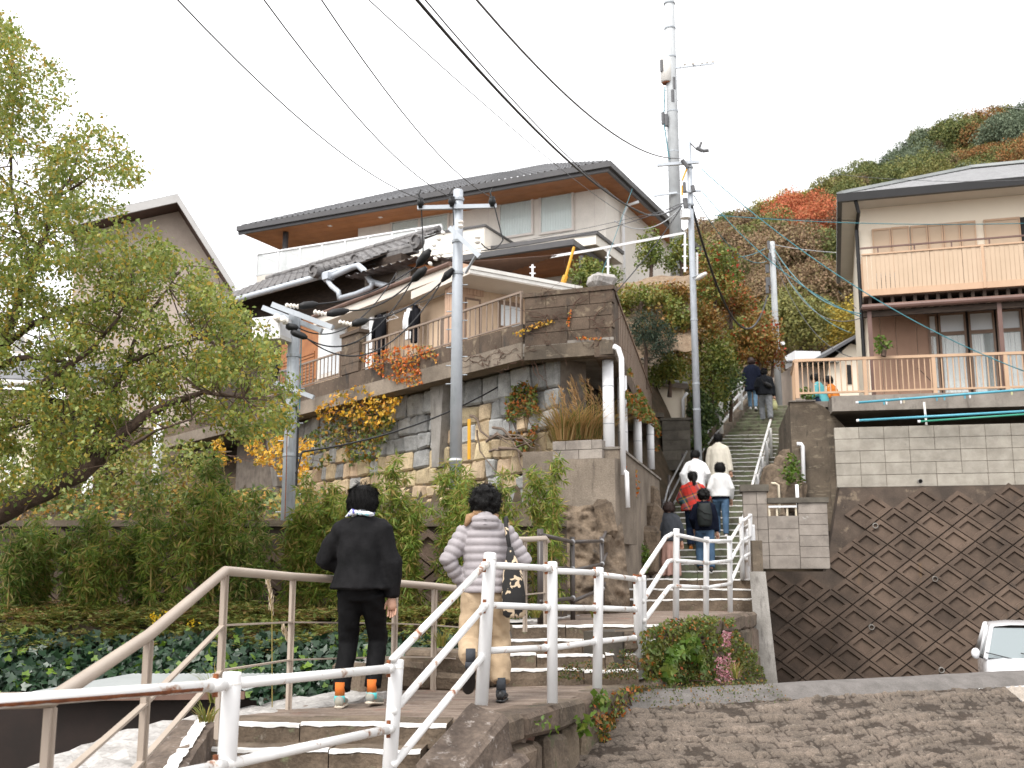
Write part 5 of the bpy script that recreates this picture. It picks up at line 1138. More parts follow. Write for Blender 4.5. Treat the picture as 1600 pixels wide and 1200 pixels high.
mb = MB(); mb.prism([LH.pt(a0_ - .3, z1__ + .02, .5), LH.pt(a1_ + 1.3, z1__ + .02, .5), LH.pt(a1_ + 1.3, z1__ + .9, -2.2), LH.pt(a0_ - .3, z1__ + .9, -2.2)], (0, 0, .12)); mb.done('roof', 'roof_dark', lh)
mb = MB(); mb.tube([LH.pt(a0_ - .3, z1__ + .03, .56), LH.pt(a1_ + .2, z1__ + .03, .56)], .07, 10); mb.done('gutter', 'white_aged', lh, smooth=True)
mb = MB(); mb.fbox(LH, a1_ + .004, a1_ + 1.2, z0__ - 1.5, z1__ - .1, -3, -.4); mb.done('annex_wall', 'old_wood', lh)
# ---------------------------------------------------------------- modern house up the hill
MC = PY(951, 262, 30.0); MA = Face((MC.x, MC.y), (-.9, .436)); MBk = Face((MC.x, MC.y), (.436, .9)); EV = MC.z
if MBk.n.x < 0: MBk.n = -MBk.n
mh = thing('modern_house', 'modern cream house with deep timber soffit and dark low roof on the hill', 'house', MA.pt(5, 6, -5))
ML = MA.sz(376, 356)[0]; MD = 9.5
def mbx(name, mat, a0, a1, z0, z1, o0, o1, parent=mh): mb = MB(); mb.fbox(MA, a0, a1, z0, z1, o0, o1); return mb.done(name, mat, parent)
# roof slopes with pantile waves, gutters, soffit of narrow boards
def mroof(t0, t1): pass
tile_roof(MA, .0, ML, .0, EV + .18, -4.2, EV + 2.25, 'roof_dark', mh, .22, .3, hip=3.9)
mb = MB(); mb.prism([MA.pt(0, EV + .15, 0), MA.pt(0, EV + .15, -MD), MA.pt(3.95, EV + 2.2, -4.25)], (0, 0, .03)); mb.done('roof', 'roof_dark', mh)
mb = MB(); mb.prism([MA.pt(ML, EV + .15, 0), MA.pt(ML, EV + .15, -MD), MA.pt(ML - 3.95, EV + 2.2, -4.25)], (0, 0, .03)); mb.done('roof', 'roof_dark', mh)
mbx('gutter', 'gutter_dark', -.1, ML + .1, EV + .0, EV + .17, -.02, .1); mbx('gutter', 'gutter_dark', -.1, .0, EV + .0, EV + .17, -MD, -.022); mbx('fascia', 'gutter_dark', -.0, ML + .1, EV - .1, EV - .003, -.08, .0); mbx('fascia', 'gutter_dark', .0, .08, EV - .1, EV - .003, -MD, -.083)
nb = 26
for i in range(nb):
    o0 = -.09 - (MD - .3) * i / nb; mbx('soffit_board', 'soffit_wood', .085, ML, EV - .06, EV - .03, o0 - (MD - .3) / nb + .012, o0)
# upper walls
W0, W1, WO = .62, MA.sz(560, 345, -1.35)[0], -1.35
WFm = MA.shift(WO); zB = EV - 3.4
mbx('wall', 'cream_tile', W0, W1, zB - 2.5, EV - .062, WO - 6.5, WO)
for u in (929, 899, 763, 634, 595):            # vertical control joints between panels
    a = WFm.sz(u, 320)[0]; mb = MB(); mb.fbox(WFm, a - .012, a + .012, zB, EV - .07, .0, .006); mb.done('joint', 'frame_pale', mh)
def window(F, u0, v0, u1, v1, parent, mull=1, cur='curtain', split=None):
    a0_, z1__ = F.sz(u0, v0); a1_, z0__ = F.sz(u1, v1); a0_, a1_ = min(a0_, a1_), max(a0_, a1_); w = .07
    fr = MB()
    for (x0, x1, y0, y1) in ((a0_, a0_ + w, z0__, z1__), (a1_ - w, a1_, z0__, z1__), (a0_ + w + .001, a1_ - w - .001, z1__ - w, z1__), (a0_ + w + .001, a1_ - w - .001, z0__, z0__ + w)): fr.fbox(F, x0, x1, y0, y1, -.02, .06)
    if mull == 2: m_ = (a0_ + a1_) / 2; fr.fbox(F, m_ - .045, m_ + .045, z0__ + w + .001, z1__ - w - .001, -.02, .05)
    o = fr.done('window', 'frame_pale', parent)
    mb = MB(); mb.fbox(F, a0_ + w, a1_ - w, z0__ + w, z1__ - w, .004, .008); mb.done('room', 'room_dark', o)
    k = 40; cu = MB()
    for i in range(k + 1): x = lerp(a0_ + w + .002, a1_ - w - .002, i / k); cu.v += [tuple(F.pt(x, z0__ + w, .016 + .005 * math.sin(i * 1.9))), tuple(F.pt(x, z1__ - w - .02, .016 + .005 * math.sin(i * 1.9)))]
    cu.f = [(2 * i, 2 * i + 2, 2 * i + 3, 2 * i + 1) for i in range(k)]; cu.done('curtain', cur, o, fix=False)
    mb = MB(); mb.fbox(F, a0_ + w, a1_ - w, z0__ + w, z1__ - w, .03, .034); mb.done('pane', 'pane', o); return o
window(WFm, 897, 297, 843, 368, mh); window(WFm, 834, 308, 779, 375, mh); window(WFm, 703, 331, 610, 380, mh, 2)
mbx('soffit_light', 'white_plastic', 8.2, 8.32, EV - .072, EV - .061, -.75, -.63); mbx('soffit_light', 'white_plastic', 6.0, 6.12, EV - .072, EV - .061, -.75, -.63); mbx('soffit_light', 'white_plastic', 10.2, 10.32, EV - .072, EV - .061, -.75, -.63)
# right flank wall
mb = MB(); c = WFm.pt(W0, 0); mb.done if False else None
dp = [MA.pt(.5, EV - .1, -2.3), MA.pt(.5, EV - .35, -2.3)]
mb = MB(); mb.tube([MA.pt(.0, EV - .2, -2.6), MA.pt(.35, EV - .25, -2.6), MA.pt(.52, EV - .55, -2.6), MA.pt(.52, zB - 1, -2.6)], .05, 8); mb.done('downpipe', 'white_plastic', mh, smooth=True)
# corner post of the roofed terrace
pp = MA.at(446, 378, -.6); mb = MB(); mb.tube([V3(pp.x, pp.y, EV - .06), V3(pp.x, pp.y, EV - 2.6)], .1, 12); mb.done('post', 'gutter_dark', mh, smooth=True)
mbx('terrace_floor', 'cream_plain', W1 - 1, ML - .1, EV - 2.9, EV - 2.6, -4, -.05)
# glass balustrade
GR = MA.shift(.12); g1, gz1_ = GR.sz(402, 402); g0 = GR.sz(690, 346)[0]; gz1_ = GR.sz(560, 371)[1]; gz0 = GR.sz(560, 408)[1]
bal = MB(); bal.fbox(GR, g0, g1, gz1_ - .05, gz1_, -.04, .04); bo = bal.done('balustrade_rail', 'white_plastic', mh)
n = 8
for i in range(n + 1): a = lerp(g0, g1, i / n); mb = MB(); mb.fbox(GR, a - .03, a + .03, gz0, gz1_ - .052, -.03, .03); mb.done('balustrade_post', 'white_plastic', mh)
for i in range(n): mb = MB(); mb.fbox(GR, lerp(g0, g1, i / n) + .032, lerp(g0, g1, (i + 1) / n) - .032, gz0 + .02, gz1_ - .06, -.008, .008); mb.done('glass_panel', 'frosted_glass', mh)
mb = MB(); mb.fbox(GR, g1 - .03, g1 + .03, gz1_ - .05, gz1_, -3, -.042); mb.done('balustrade_rail', 'white_plastic', mh); mb = MB(); mb.fbox(GR, g1 - .008, g1 + .008, gz0, gz1_ - .06, -3, -.042); mb.done('glass_panel', 'frosted_glass', mh)
mb = MB(); mb.fbox(GR, g0, g1, gz0 - .5, gz0, -1.3, -.0); mb.done('balcony_edge', 'cream_tile', mh)
# solid balcony box and long parapet with dark caps
BX = MA.shift(1.0); x0, zt_ = BX.sz(757, 351); x1 = BX.sz(684, 366)[0]; zb__ = BX.sz(720, 400)[1]
mb = MB(); mb.fbox(BX, x0, x1, zb__ - .6, zt_ - .06, -2.3, 0); mb.done('balcony_box', 'cream_tile', mh); mb = MB(); mb.fbox(BX, x0 - .05, x1 + .05, zt_ - .058, zt_, -2.3, .04); mb.done('parapet_cap', 'gutter_dark', mh)
PB = MA.shift(.55); x0, zt_ = PB.sz(931, 361); x1 = PB.sz(752, 383)[0] ; zb__ = PB.sz(850, 393)[1]
mb = MB(); mb.fbox(PB, x0, x1 + 2.5, zb__, zt_ - .1, -2.2, 0); mb.done('parapet', 'cream_tile', mh); mb = MB(); mb.fbox(PB, x0 - .05, x1 + .02, zt_ - .098, zt_, -2.2, .04); mb.done('parapet_cap', 'gutter_dark', mh)
# lower canopy with timber soffit
LCp = MA.shift(1.5); x0, z1__ = LCp.sz(896, 373); x1 = LCp.sz(640, 423)[0]; z0__ = LCp.sz(896, 382)[1]
mb = MB(); mb.fbox(LCp, x0, x1, z0__, z1__, -.15, 0); mb.fbox(LCp, x0, x0 + .15, z0__, z1__, -3, -.153); mb.done('canopy_fascia', 'gutter_dark', mh)
for i in range(10): mb = MB(); mb.fbox(LCp, x0 + .16, x1, z0__ + .03, z0__ + .06, -.16 - .28 * (i + 1) + .012, -.16 - .28 * i); mb.done('soffit_board', 'soffit_wood', mh)
mb = MB(); mb.fbox(LCp, x0 + .02, x1, z0__ + .062, z1__ - .003, -3, -.16); mb.done('canopy', 'cream_plain', mh)
mbx('lower_wall', 'cream_tile', W0 + .05, W1 + 2, 5.2, zB - 2.4, WO - 6, WO - .2)
LW_ = MA.shift(WO - .2); fpan(LW_, 905, 420, 700, 446, .0, .03, 'frame_pale', 'window_band', mh); fpan(LW_, 902, 422, 703, 446, .03, .036, 'pane', 'pane', mh)
mb = MB(); p = LCp.at(908, 400, -.4); mb.tube([p, V3(p.x, p.y, p.z - 2.5)], .07, 10); mb.done('post', 'gutter_dark', mh)
# thin white cable railing in front of it
cr = thing('garden_railing', 'thin white garden railing along the bank in front of the modern house', 'railing', PY(900, 440, 25.5))
P_ = [PY(770, 416, 25.0), PY(918, 392, 25.3), PY(1070, 364, 26.6)]
mb = MB(); mb.bar(P_[0], P_[1], .05, .06); mb.bar(P_[1], P_[2], .05, .06); mb.done('top_rail', 'white_plastic', cr)
for (u, v, vb, Y) in ((832, 408, 440, 25.1), (950, 388, 436, 25.6), (1070, 364, 425, 26.6)):
    p = PY(u, v, Y); q = PY(u, vb, Y); mb = MB(); mb.bar(p, q, .05, .05); po = mb.done('post', 'white_plastic', cr)
    for t in (.3, .6, .9): mb = MB(); c = p.lerp(q, t); mb.bar(c + V3(-.07, 0, 0), c + V3(.07, 0, 0), .03, .03); mb.done('clip', 'white_plastic', po)
# yellow cable guards leaning on the bank, pale rock
t = thing('cable_guard', 'yellow plastic guard on a stay wire in front of the canopy', 'cable guard', PY(880, 444, 22.5)); mb = MB(); mb.tube([PY(897, 386, 22.5), PY(884, 432, 22.5)], .03, 8); mb.done('sleeve', 'yellow_guard', t); mb = MB(); mb.tube([PY(884, 431, 22.5), PY(879, 444, 22.5)], .06, 8); mb.done('boot', 'yellow_guard', t)
big = big_stone('pale_boulder', PY(940, 440, 20.5), (.26, .2, .12), (0, .1, .3), 'coping_pale', None, 77, .08, .04); tag(big, 'pale rounded boulder lying on top of the parapet bank', 'boulder')
# bank between terrace parapet and modern house
bank = MB(); n, m = 40, 14
for j in range(m + 1):
    for i in range(n + 1):
        t = j / m; u = lerp(900, 1085, i / n); top = polyz([900, 960, 1010, 1040, 1085], [452, 445, 436, 430, 428], u); a = PY(u, top + 120, 24.6); b = PY(u, top + 22, 26.4); c = PY(u, top, 27.4)
        p = a.lerp(b, t * 2) if t < .5 else b.lerp(c, t * 2 - 1); bank.v.append((p.x, p.y, p.z + .08 * fbm(p.x, p.y, 0, 1.5)))
k = n + 1; bank.f = [(j * k + i, j * k + i + 1, (j + 1) * k + i + 1, (j + 1) * k + i) for j in range(m) for i in range(n)]
struct(bank.done('bank', 'dry_bank', smooth=True, fix=False))
# small white shed beside the stairs and dark block wall with wooden post fence
SH = Face((4.0, 28.6), (.97, -.2)); sh = thing('white_shed', 'small cream shed with weathered eave beside the pole', 'shed', SH.at(1045, 690))
x0, z1__ = SH.sz(1003, 592); x1 = SH.sz(1068, 606)[0]; z0__ = SH.sz(1040, 720)[1]
mb = MB(); mb.fbox(SH, x0, x1, z0__, z1__ - .1, -2.5, 0); mb.done('wall', 'cream_wall', sh)
mb = MB(); mb.prism([SH.pt(x0 - .2, z1__ + .03, .25), SH.pt(x1 + .12, z1__ - .22, .25), SH.pt(x1 + .12, z1__ - .22, -2.6), SH.pt(x0 - .2, z1__ + .03, -2.6)], (0, 0, .05)); mb.done('roof', 'shed_metal', sh)
mb = MB(); mb.prism([SH.pt(x0 - .2, z1__ - .12, .22), SH.pt(x1 + .12, z1__ - .37, .22), SH.pt(x1 + .12, z1__ - .224, .22), SH.pt(x0 - .2, z1__ + .026, .22)], SH.n * .04); mb.done('fascia', 'grey_wood', sh)
mb = MB(); mb.tube([SH.pt(x1 + .1, z1__ - .45, .18), SH.pt(x1 - .02, z1__ - .6, .1), SH.pt(x1 - .02, z0__, .1)], .045, 8); mb.done('downpipe', 'white_plastic', sh, smooth=True)
DB = Face((3.4, 27.0), (.97, -.1)); db = thing('dark_block_wall', 'dark mossy block wall below the cream shed', 'wall', DB.at(1060, 720))
x0, z1__ = DB.sz(1034, 657); x1 = DB.sz(1078, 657)[0]; z0__ = DB.sz(1050, 735)[1]
mb = MB(); mb.fbox(DB, x0, x1, z0__, z1__, -.4, -.03); mb.done('core', 'mortar_dark', db); blocks(DB, db, x0, x1, z0__, z1__, .75, .24, 'block_dark', seed=41)
mb = MB(); mb.fbox(DB, x0 - .03, x1 + .03, z1__ + .002, z1__ + .06, -.42, .03); mb.done('coping', 'block_dark', db)
c = DB.at(1033, 652); mb = MB(); mb.box(c + V3(-.05, .4, .1), (.32, .3, .12)); tag(mb.done('pier_cap', 'block_dark'), 'dark stone pier cap above the terrace end wall', 'pier cap')
# far small houses behind the right deck
FH = Face((10.2, 38), (.97, .1)); fh = thing('far_house', 'small far house with dark tiled roof and white rooftop tank behind the deck', 'house', FH.at(1300, 640))
x0, z1__ = FH.sz(1228, 572); x1 = FH.sz(1300, 572)[0]; zz = FH.sz(1260, 640)[1]
mb = MB(); mb.fbox(FH, x0 + .3, x1, zz, z1__, -4, 0); mb.done('wall', 'gable_wall', fh); tile_roof(FH, x0, x1 + .1, .6, z1__ + .02, -2, z1__ + .55, 'tile_grey', fh, .25, .25)
mb = MB(); q0, q1 = FH.sz(1242, 558, -.6), FH.sz(1282, 549, -.6); mb.fbox(FH, q0[0], q1[0], q0[1] - .25, q1[1], -1.6, -.6); mb.done('roof_tank', 'white_plastic', fh)
gA, gB, gC = FH.sz(1284, 560, .4), FH.sz(1330, 532, .4), FH.sz(1375, 545, .4)
mb = MB(); mb.prism([FH.pt(gA[0], zz, .35), FH.pt(gC[0], zz, .35), FH.pt(gC[0], gC[1] - .1, .35), FH.pt(gB[0], gB[1] - .1, .35), FH.pt(gA[0] + .3, gA[1] - .1, .35)], -FH.n * 3); mb.done('gable_wall', 'cream_wall', fh)
mb = MB(); mb.prism([FH.pt(gA[0], gA[1], .8), FH.pt(gB[0], gB[1], .8), FH.pt(gB[0], gB[1], -3), FH.pt(gA[0], gA[1], -3)], (0, 0, .12)); mb.prism([FH.pt(gB[0] + .002, gB[1], .8), FH.pt(gC[0], gC[1], .8), FH.pt(gC[0], gC[1], -3), FH.pt(gB[0] + .002, gB[1], -3)], (0, 0, .12)); mb.done('gable_roof', 'roof_dark', fh)
fpan(FH, 1322, 570, 1332, 600, .34, .38, 'room_dark', 'shutter', fh); fpan(FH, 1312, 545, 1316, 551, .34, .37, 'room_dark', 'vent', fh)
# car below the crest
# ---------------------------------------------------------------- white pipe railing down the steps (near part)
def pipe_rail(t, p, q, r_, mat='white_rail', name='rail'):
    mb = MB(); mb.tube([p, q], r_, 12); return mb.done(name, mat, t, smooth=True)
def post(t, top, base, r_, mat='white_post', cap=True, name='post'):
    mb = MB(); d = (Vector(top) - Vector(base)).normalized(); top = Vector(top)
    mb.tube([base, top - d * .012, top - d * .004, top], [r_, r_, r_ * .97, r_ * .86], 18); o = mb.done(name, mat, t, smooth=True)
    if cap: mb = MB(); mb.tube([top - d * .05, top - d * .044], r_ + .0018, 18); mb.done('cap_seam', 'white_aged', o)
    return o
def collar(t, p, d, r_):
    d = Vector(d).normalized(); mb = MB(); mb.tube([Vector(p) - d * .03, Vector(p) + d * .03], r_ * 1.22, 12); mb.done('collar', 'white_rail', t, smooth=True)
    z = V3(0, 0, 1)
    for s in (-1, 1): mb = MB(); mb.tube([Vector(p) + z * s * r_ * 1.1, Vector(p) + z * s * (r_ * 1.22 + .018)], .012, 6); mb.done('bolt', 'rust', t)
wr = thing('pipe_railing', 'white painted pipe railing with rust stains zigzagging up the near steps', 'railing', (0, 7.5, Z1))
R_ = .038
PT = {k: PY(*v) for k, v in dict(A=(363, 1050, 4.75), B=(620, 1030, 6.45), C=(766, 864, 7.75), D=(863, 878, 8.45), E=(936, 887, 9.3), F=(996, 899, 10.35)).items()}
PB_ = dict(A=V3(PT['A'].x - .02, PT['A'].y, -1.5), B=V3(PT['B'].x - .05, PT['B'].y - .03, -1.5), C=PY(752, 1102, 7.6), D=PY(863, 1099, 8.3), E=PY(933, 1076, 9.15), F=PY(998, 1060, 10.45))
for k in 'ABCDEF': post(wr, PT[k], PB_[k], {'A': .04, 'B': .042, 'C': .045}.get(k, .04))
f2 = PT['F'] + V3(.055, .06, 0); post(wr, f2, PB_['F'] + V3(.055, .06, 0), .034)
mb = MB(); mb.tube([PT['F'] + V3(0, 0, -.012), PT['F'] + V3(0, 0, .006)], .042, 14); mb.done('rusty_cap', 'rust', wr)
L0 = PY(-160, 1112, 3.3); dirA = (PT['A'] - L0)
def lev(k, v): return PY(to_px(PT[k])[0], v, PT[k].y)
segs = [  # (from post, v, to post, v): three rails on the slopes
    (PY(-160, 1107, 3.4), lev('A', 1068)), (lev('A', 1068), lev('B', 1043)), (lev('B', 1030), lev('C', 879)), (lev('C', 883), lev('D', 888)), (lev('D', 892), lev('E', 895)), (lev('E', 897), lev('F', 905)),
    (PY(150, 1236, 4.1), lev('A', 1192)), (lev('A', 1192), lev('B', 1136)), (lev('B', 1112), lev('C', 942)), (lev('C', 945), lev('D', 949)), (lev('D', 949), lev('E', 950)), (lev('E', 950), lev('F', 952)),
    (lev('B', 1195), lev('C', 1016)), (lev('C', 1016), lev('D', 1011)), (lev('D', 1012), lev('E', 1002)), (lev('E', 1002), lev('F', 996))]
for (p, q) in segs:
    off = V3(-.02, -.052, 0); p, q = p + off, q + off; pipe_rail(wr, p, q, .0235); d = q - p; collar(wr, q - d.normalized() * .055, d, .0235)
# long rusty scar on the underside of the near rail
p, q = segs[0][0] + V3(-.02, -.052, 0), segs[0][1] + V3(-.02, -.052, 0); mb = MB(); n = 70; dd = (q - p).normalized(); side = Vector((dd.y, -dd.x, 0)).normalized()
for i in range(n + 1):
    t = .12 + .78 * i / n; c = p.lerp(q, t); w = .5 + .3 * fbm(t * 9, 0, 3, 2.5)
    for k in range(5):
        a = math.radians(lerp(-8, -28 - 40 * w, k / 4)); mb.v.append(tuple(c + side * math.cos(a) * .0242 + V3(0, 0, math.sin(a) * .0242)))
mb.f = [(5 * i + k, 5 * i + 5 + k, 5 * i + 6 + k, 5 * i + k + 1) for i in range(n) for k in range(4)]; mb.done('rust_scar', 'rust', wr, fix=False)

# white railing of the second landing and up the long stairs
w2 = thing('pipe_railing', 'white pipe railing around the second landing in front of the climbing group', 'railing', (2.4, 13, Z2))
Q = [((1057, 826), (1056, 972), 12.35), ((1104, 839), (1103, 963), 13.6), ((1140, 838), (1141, 957), 15.0), ((1158, 808), (1160, 905), 17.3), ((1172, 803), (1172, 885), 18.2)]
tops = [PY(a[0], a[1], Y) for a, b, Y in Q]
for (a, b, Y) in Q: post(w2, PY(a[0], a[1], Y), PY(b[0], b[1], Y), .036)
ft = f2 + V3(0, 0, -.02); fr = [[(f2.x, f2.y, PY(1000, v, f2.y).z) for v in (899, 930, 986)]]
rl = [[PY(1002, 897, 10.4), PY(1040, 840, 12.2), PY(1050, 834, 12.35)], [PY(1004, 940, 10.4), PY(1044, 877, 12.3), PY(1052, 875, 12.35)], [PY(1006, 970, 10.4), PY(1046, 917, 12.3), PY(1054, 915, 12.35)]]
for pth in rl: mb = MB(); mb.tube(pth, .024, 12); mb.done('rail', 'white_rail', w2, smooth=True)
for lv in ((836, 846, 845, 815, 806), (876, 880, 876, 845, 838), (916, 918, 912, 872, 864)):
    us = (1057, 1104, 1140, 1158, 1172)
    for i in range(4): p, q = PY(us[i], lv[i], Q[i][2]) + V3(0, -.045, 0), PY(us[i + 1], lv[i + 1], Q[i + 1][2]) + V3(0, -.045, 0); pipe_rail(w2, p, q, .023)
w3 = thing('pipe_railing', 'white pipe railing along the right edge of the long mossy stairs', 'railing', (4.7, 22.5, .2))
def along(xf, ys, off, h): return [V3(xf(y) + off, y, max(0, (y - S0Y) / GO * RISE) + h) for y in ys]
ysr = [18.4, 19.9, 21.3, 22.6, 23.8, 25.0, 26.3, 27.6, 28.8]
for i, y in enumerate(ysr): b_ = along(Rx, [y], -.06, -.1)[0]; post(w3, b_ + V3(0, 0, 1.0), b_, .052)
for h in (.33, .62, .9):
    L_ = along(Rx, [18.3] + ysr[1:] + [29.6], -.06, h); L_ = [p + V3(-.04, 0, 0) for p in L_]
    for i in range(len(L_) - 1): pipe_rail(w3, L_[i], L_[i + 1], .034)
w4 = thing('pipe_railing', 'white pipe railing on the left stringer near the stair top', 'railing', (6.1, 31, 4))
ysl = [30.8, 32.0, 33.3, 34.4]
for y in ysl: b_ = along(Lx, [y], -.1, .05)[0]; post(w4, b_ + V3(0, 0, 1.05), b_, .07)
for h in (.45, .72, .98):
    L_ = along(Lx, [30.7] + ysl[1:] + [34.8], -.1, h)
    for i in range(len(L_) - 1): pipe_rail(w4, L_[i], L_[i + 1], .042, 'white_post')

# ---------------------------------------------------------------- taupe railing on the left edge
tr = thing('taupe_railing', 'taupe steel railing with flat posts along the left edge of the steps', 'railing', (-1.5, 8, Z1))
TP = [(80, 1094, 4.25), (233, 992, 5.55), (352, 892, 6.85), (458, 901, 8.2), (618, 911, 9.25), (679, 916, 9.6), (820, 843, 10.8), (852, 841, 11.1)]
tt = [PY(*a) for a in TP]; bz = [-1.5, -1.35, Z1 - .03, Z1 - .05, Z1 - .05, Z1 - .05, Z2 - .05, Z2 - .05]
path = [PY(-170, 1098, 3.6)] + [tt[0], tt[1], tt[2], tt[3], tt[4], tt[5]] + [PY(735, 922, 9.85)]
mb = MB(); mb.tube(path, .03, 14); mb.done('handrail', 'taupe_paint', tr, smooth=True)
mb = MB(); mb.tube([PY(770, 842, 10.3), tt[6], tt[7], tt[7] + V3(.03, .0, -.05)], .027, 12); mb.done('handrail', 'taupe_paint', tr, smooth=True)
for i, p in enumerate(tt):
    q = V3(p.x, p.y, bz[i]); mb = MB(); dn = (tt[min(i + 1, 7)] - tt[max(i - 1, 0)]); an = math.atan2(dn.y, dn.x)
    w = .056 if i < 6 else .05; mb.box(((p.x + q.x) / 2, p.y, (p.z - .026 + q.z) / 2), (w, .022, p.z - .026 - q.z), an); mb.box(((p.x), p.y, (p.z - .026 + q.z) / 2), (.006, .05, p.z - .03 - q.z), an); mb.done('post', 'taupe_paint', tr)
for (dz) in (.33, .6):
    pts = [path[0] - V3(0, 0, dz * 1.0)] + [p - V3(0, 0, dz) for p in tt[:6]] + [path[-1] - V3(0, 0, dz)]
    for i in range(len(pts) - 1): mb = MB(); mb.bar(pts[i] + V3(0, .0, 0), pts[i + 1], .032, .011 if i > 2 else .014, (0, 0, 1)); mb.done('flat_bar', 'taupe_paint', tr)
    mb = MB(); mb.bar(PY(770, 842, 10.3) - V3(0, 0, dz * .9), tt[7] - V3(0, 0, dz * .9), .03, .012); mb.done('flat_bar', 'taupe_paint', tr)
    if True: mb = MB(); mb.bar(path[-1] - V3(0, 0, dz), PY(770, 842, 10.3) - V3(0, 0, dz * .9), .03, .012); mb.done('flat_bar', 'taupe_paint', tr)
mb = MB(); mb.tube([path[-1], PY(770, 842, 10.3)], .028, 12); mb.done('handrail', 'taupe_paint', tr, smooth=True)

# ---------------------------------------------------------------- dark bronze railing further up, with bright clamps
br = thing('bronze_railing', 'dark bronze pipe railing with steel clamps between taupe rail and stairs', 'railing', (1.2, 14.5, Z2))
DP = [(844, 831, 11.4, -.5), (894, 843, 12.9, -.5), (940, 842, 15.2, -.45), (953, 812, 16.6, -.35), (960, 812, 17.0, -.1), (987, 828, 18.6, 0), (1016, 852, 19.6, 0)]
dp = [PY(u, v, Y) for u, v, Y, z in DP]
for (p, (u, v, Y, z)) in zip(dp, DP): mb = MB(); mb.tube([V3(p.x, p.y, z - .05), p + V3(0, 0, .03)], .034 if u in (844, 953) else .03, 12); mb.done('post', 'dark_bronze', br, smooth=True)
for k, dz in enumerate((.0, .33, .68)):
    for i in range(len(dp) - 1):
        p, q = dp[i] + V3(.0, -.05, -.03 - dz * (1 if i < 2 else .95)), dp[i + 1] + V3(0, -.05, -.03 - dz * .95); mb = MB(); mb.tube([p, q], .022, 10); mb.done('rail', 'dark_bronze' if i not in (4, 5) else 'bronze_rust', br, smooth=True)
        mb = MB(); mb.ball(q, .034, 8, 6); mb.done('clamp', 'steel_pipe', br, smooth=True)
gr = thing('stair_handrail', 'steel handrail with dark posts on the left edge of the lower long stairs', 'railing', (2.9, 22, .2))
yy = [20.2, 21.6, 23.2, 24.8, 26.4]
for y in yy: b_ = along(Lx, [y], -.05, -.1)[0]; mb = MB(); mb.tube([b_, b_ + V3(0, 0, 1.05)], .035, 12); mb.done('post', 'dark_bronze', gr, smooth=True)
for h in (.36, .66, .95):
    L_ = along(Lx, [20.0, 21.6, 24, 26.6], .0, h); mb = MB(); mb.tube(L_, .022, 10); mb.done('rail', 'steel_pipe', gr, smooth=True)
g2 = thing('stair_handrail', 'steel handrail with dark posts below the stringer on the left', 'railing', (5, 28.6, 3))
for y in (27.6, 29.0, 30.5): b_ = along(Lx, [y], -.12, -.1)[0]; mb = MB(); mb.tube([b_, b_ + V3(0, 0, 1.1)], .04, 12); mb.done('post', 'dark_bronze', g2, smooth=True)
for h in (.36, .68, .98): mb = MB(); mb.tube(along(Lx, [27.2, 29, 30.9], -.1, h), .026, 10); mb.done('rail', 'steel_pipe', g2, smooth=True)

# ---------------------------------------------------------------- utility poles
def insulator(p, axis, n, r_, parent, name='insulator'):
    ax = Vector(axis).normalized(); mb = MB(); pts = []; rs = []
    for i in range(n):
        for (o, k) in ((0, .55), (.35, 1), (.55, 1), (.8, .55)): pts.append(Vector(p) + ax * (i + o) * r_ * 1.5); rs.append(r_ * k)
    mb.tube(pts, rs, 12); return mb.done(name, 'porcelain', parent, smooth=False)
def steps_(parent, x, y, z0, z1, rad, n):
    for i in range(n): z = lerp(z0, z1, i / max(1, n - 1)); s = 1 if i % 2 else -1; mb = MB(); mb.tube([V3(x + s * rad * .9, y, z), V3(x + s * (rad + .07), y, z)], .009, 6); mb.done('step_bolt', 'galv_old', parent)
def arm(parent, p, q, w=.075, mat='galvanized'): mb = MB(); mb.bar(p, q, w, w); return mb.done('cross_arm', mat, parent)
def bands(parent, P, r_, zs):
    for z in zs: mb = MB(); mb.tube([V3(P.x, P.y, z - .02), V3(P.x, P.y, z + .02)], r_ + .006, 16); mb.done('band', 'galv_old', parent)
def mkpole(name, label, u, vt, vb, Y, r0, r1, mat='galvanized', zb=None, ub=None):
    t, b = PY(u, vt, Y), PY(ub or u, vb, Y); b.x = t.x; zb = zb if zb is not None else b.z
    o = thing(name, label, 'utility pole', (t.x, Y, zb)); mb = MB(); mb.tube([V3(t.x, Y, zb - .4), V3(t.x, Y, t.z - .01), V3(t.x, Y, t.z)], [r1, r0, r0 * .9], 20); mb.done('shaft', mat, o, smooth=True)
    return o, V3(t.x, Y, zb), t
# pole in the middle
p2, b2, t2 = mkpole('utility_pole', 'smooth grey steel pole in front of the rubble wall', 716, 297, 724, 15.5, .073, .092, zb=1.2)
Yp = 15.5; a0, a1 = PY(652, 325, Yp - .09), PY(776, 322, Yp - .09); arm(p2, a0, a1, .06)
WIRE_P2 = []
for u, v in ((657, 320), (706, 318), (769, 318)):
    c = PY(u, v, Yp - .12); mb = MB(); mb.ball(c + V3(0, 0, .03), (.055, .055, .065), 10, 7); mb.tube([c + V3(0, 0, -.05), c + V3(0, 0, .1)], [.03, .045], 10); mb.done('insulator_cover', 'black_rubber', p2, smooth=True); WIRE_P2.append(c + V3(0, 0, .09))
    mb = MB(); mb.tube([c + V3(0, 0, .08), c + V3(-.03, 0, .16), c + V3(.0, .02, .24)], .013, 6); mb.done('bracket', 'black_rubber', p2)
c0, c1 = PY(703, 356, Yp - .2), PY(750, 402, Yp - .1); c1 = PY(750, 401, Yp - .35); arm(p2, c0, c1, .07)
mb = MB(); mb.bar(PY(745, 397, Yp - .3), PY(727, 427, Yp - .05), .035, .02); mb.done('brace', 'galvanized', p2)
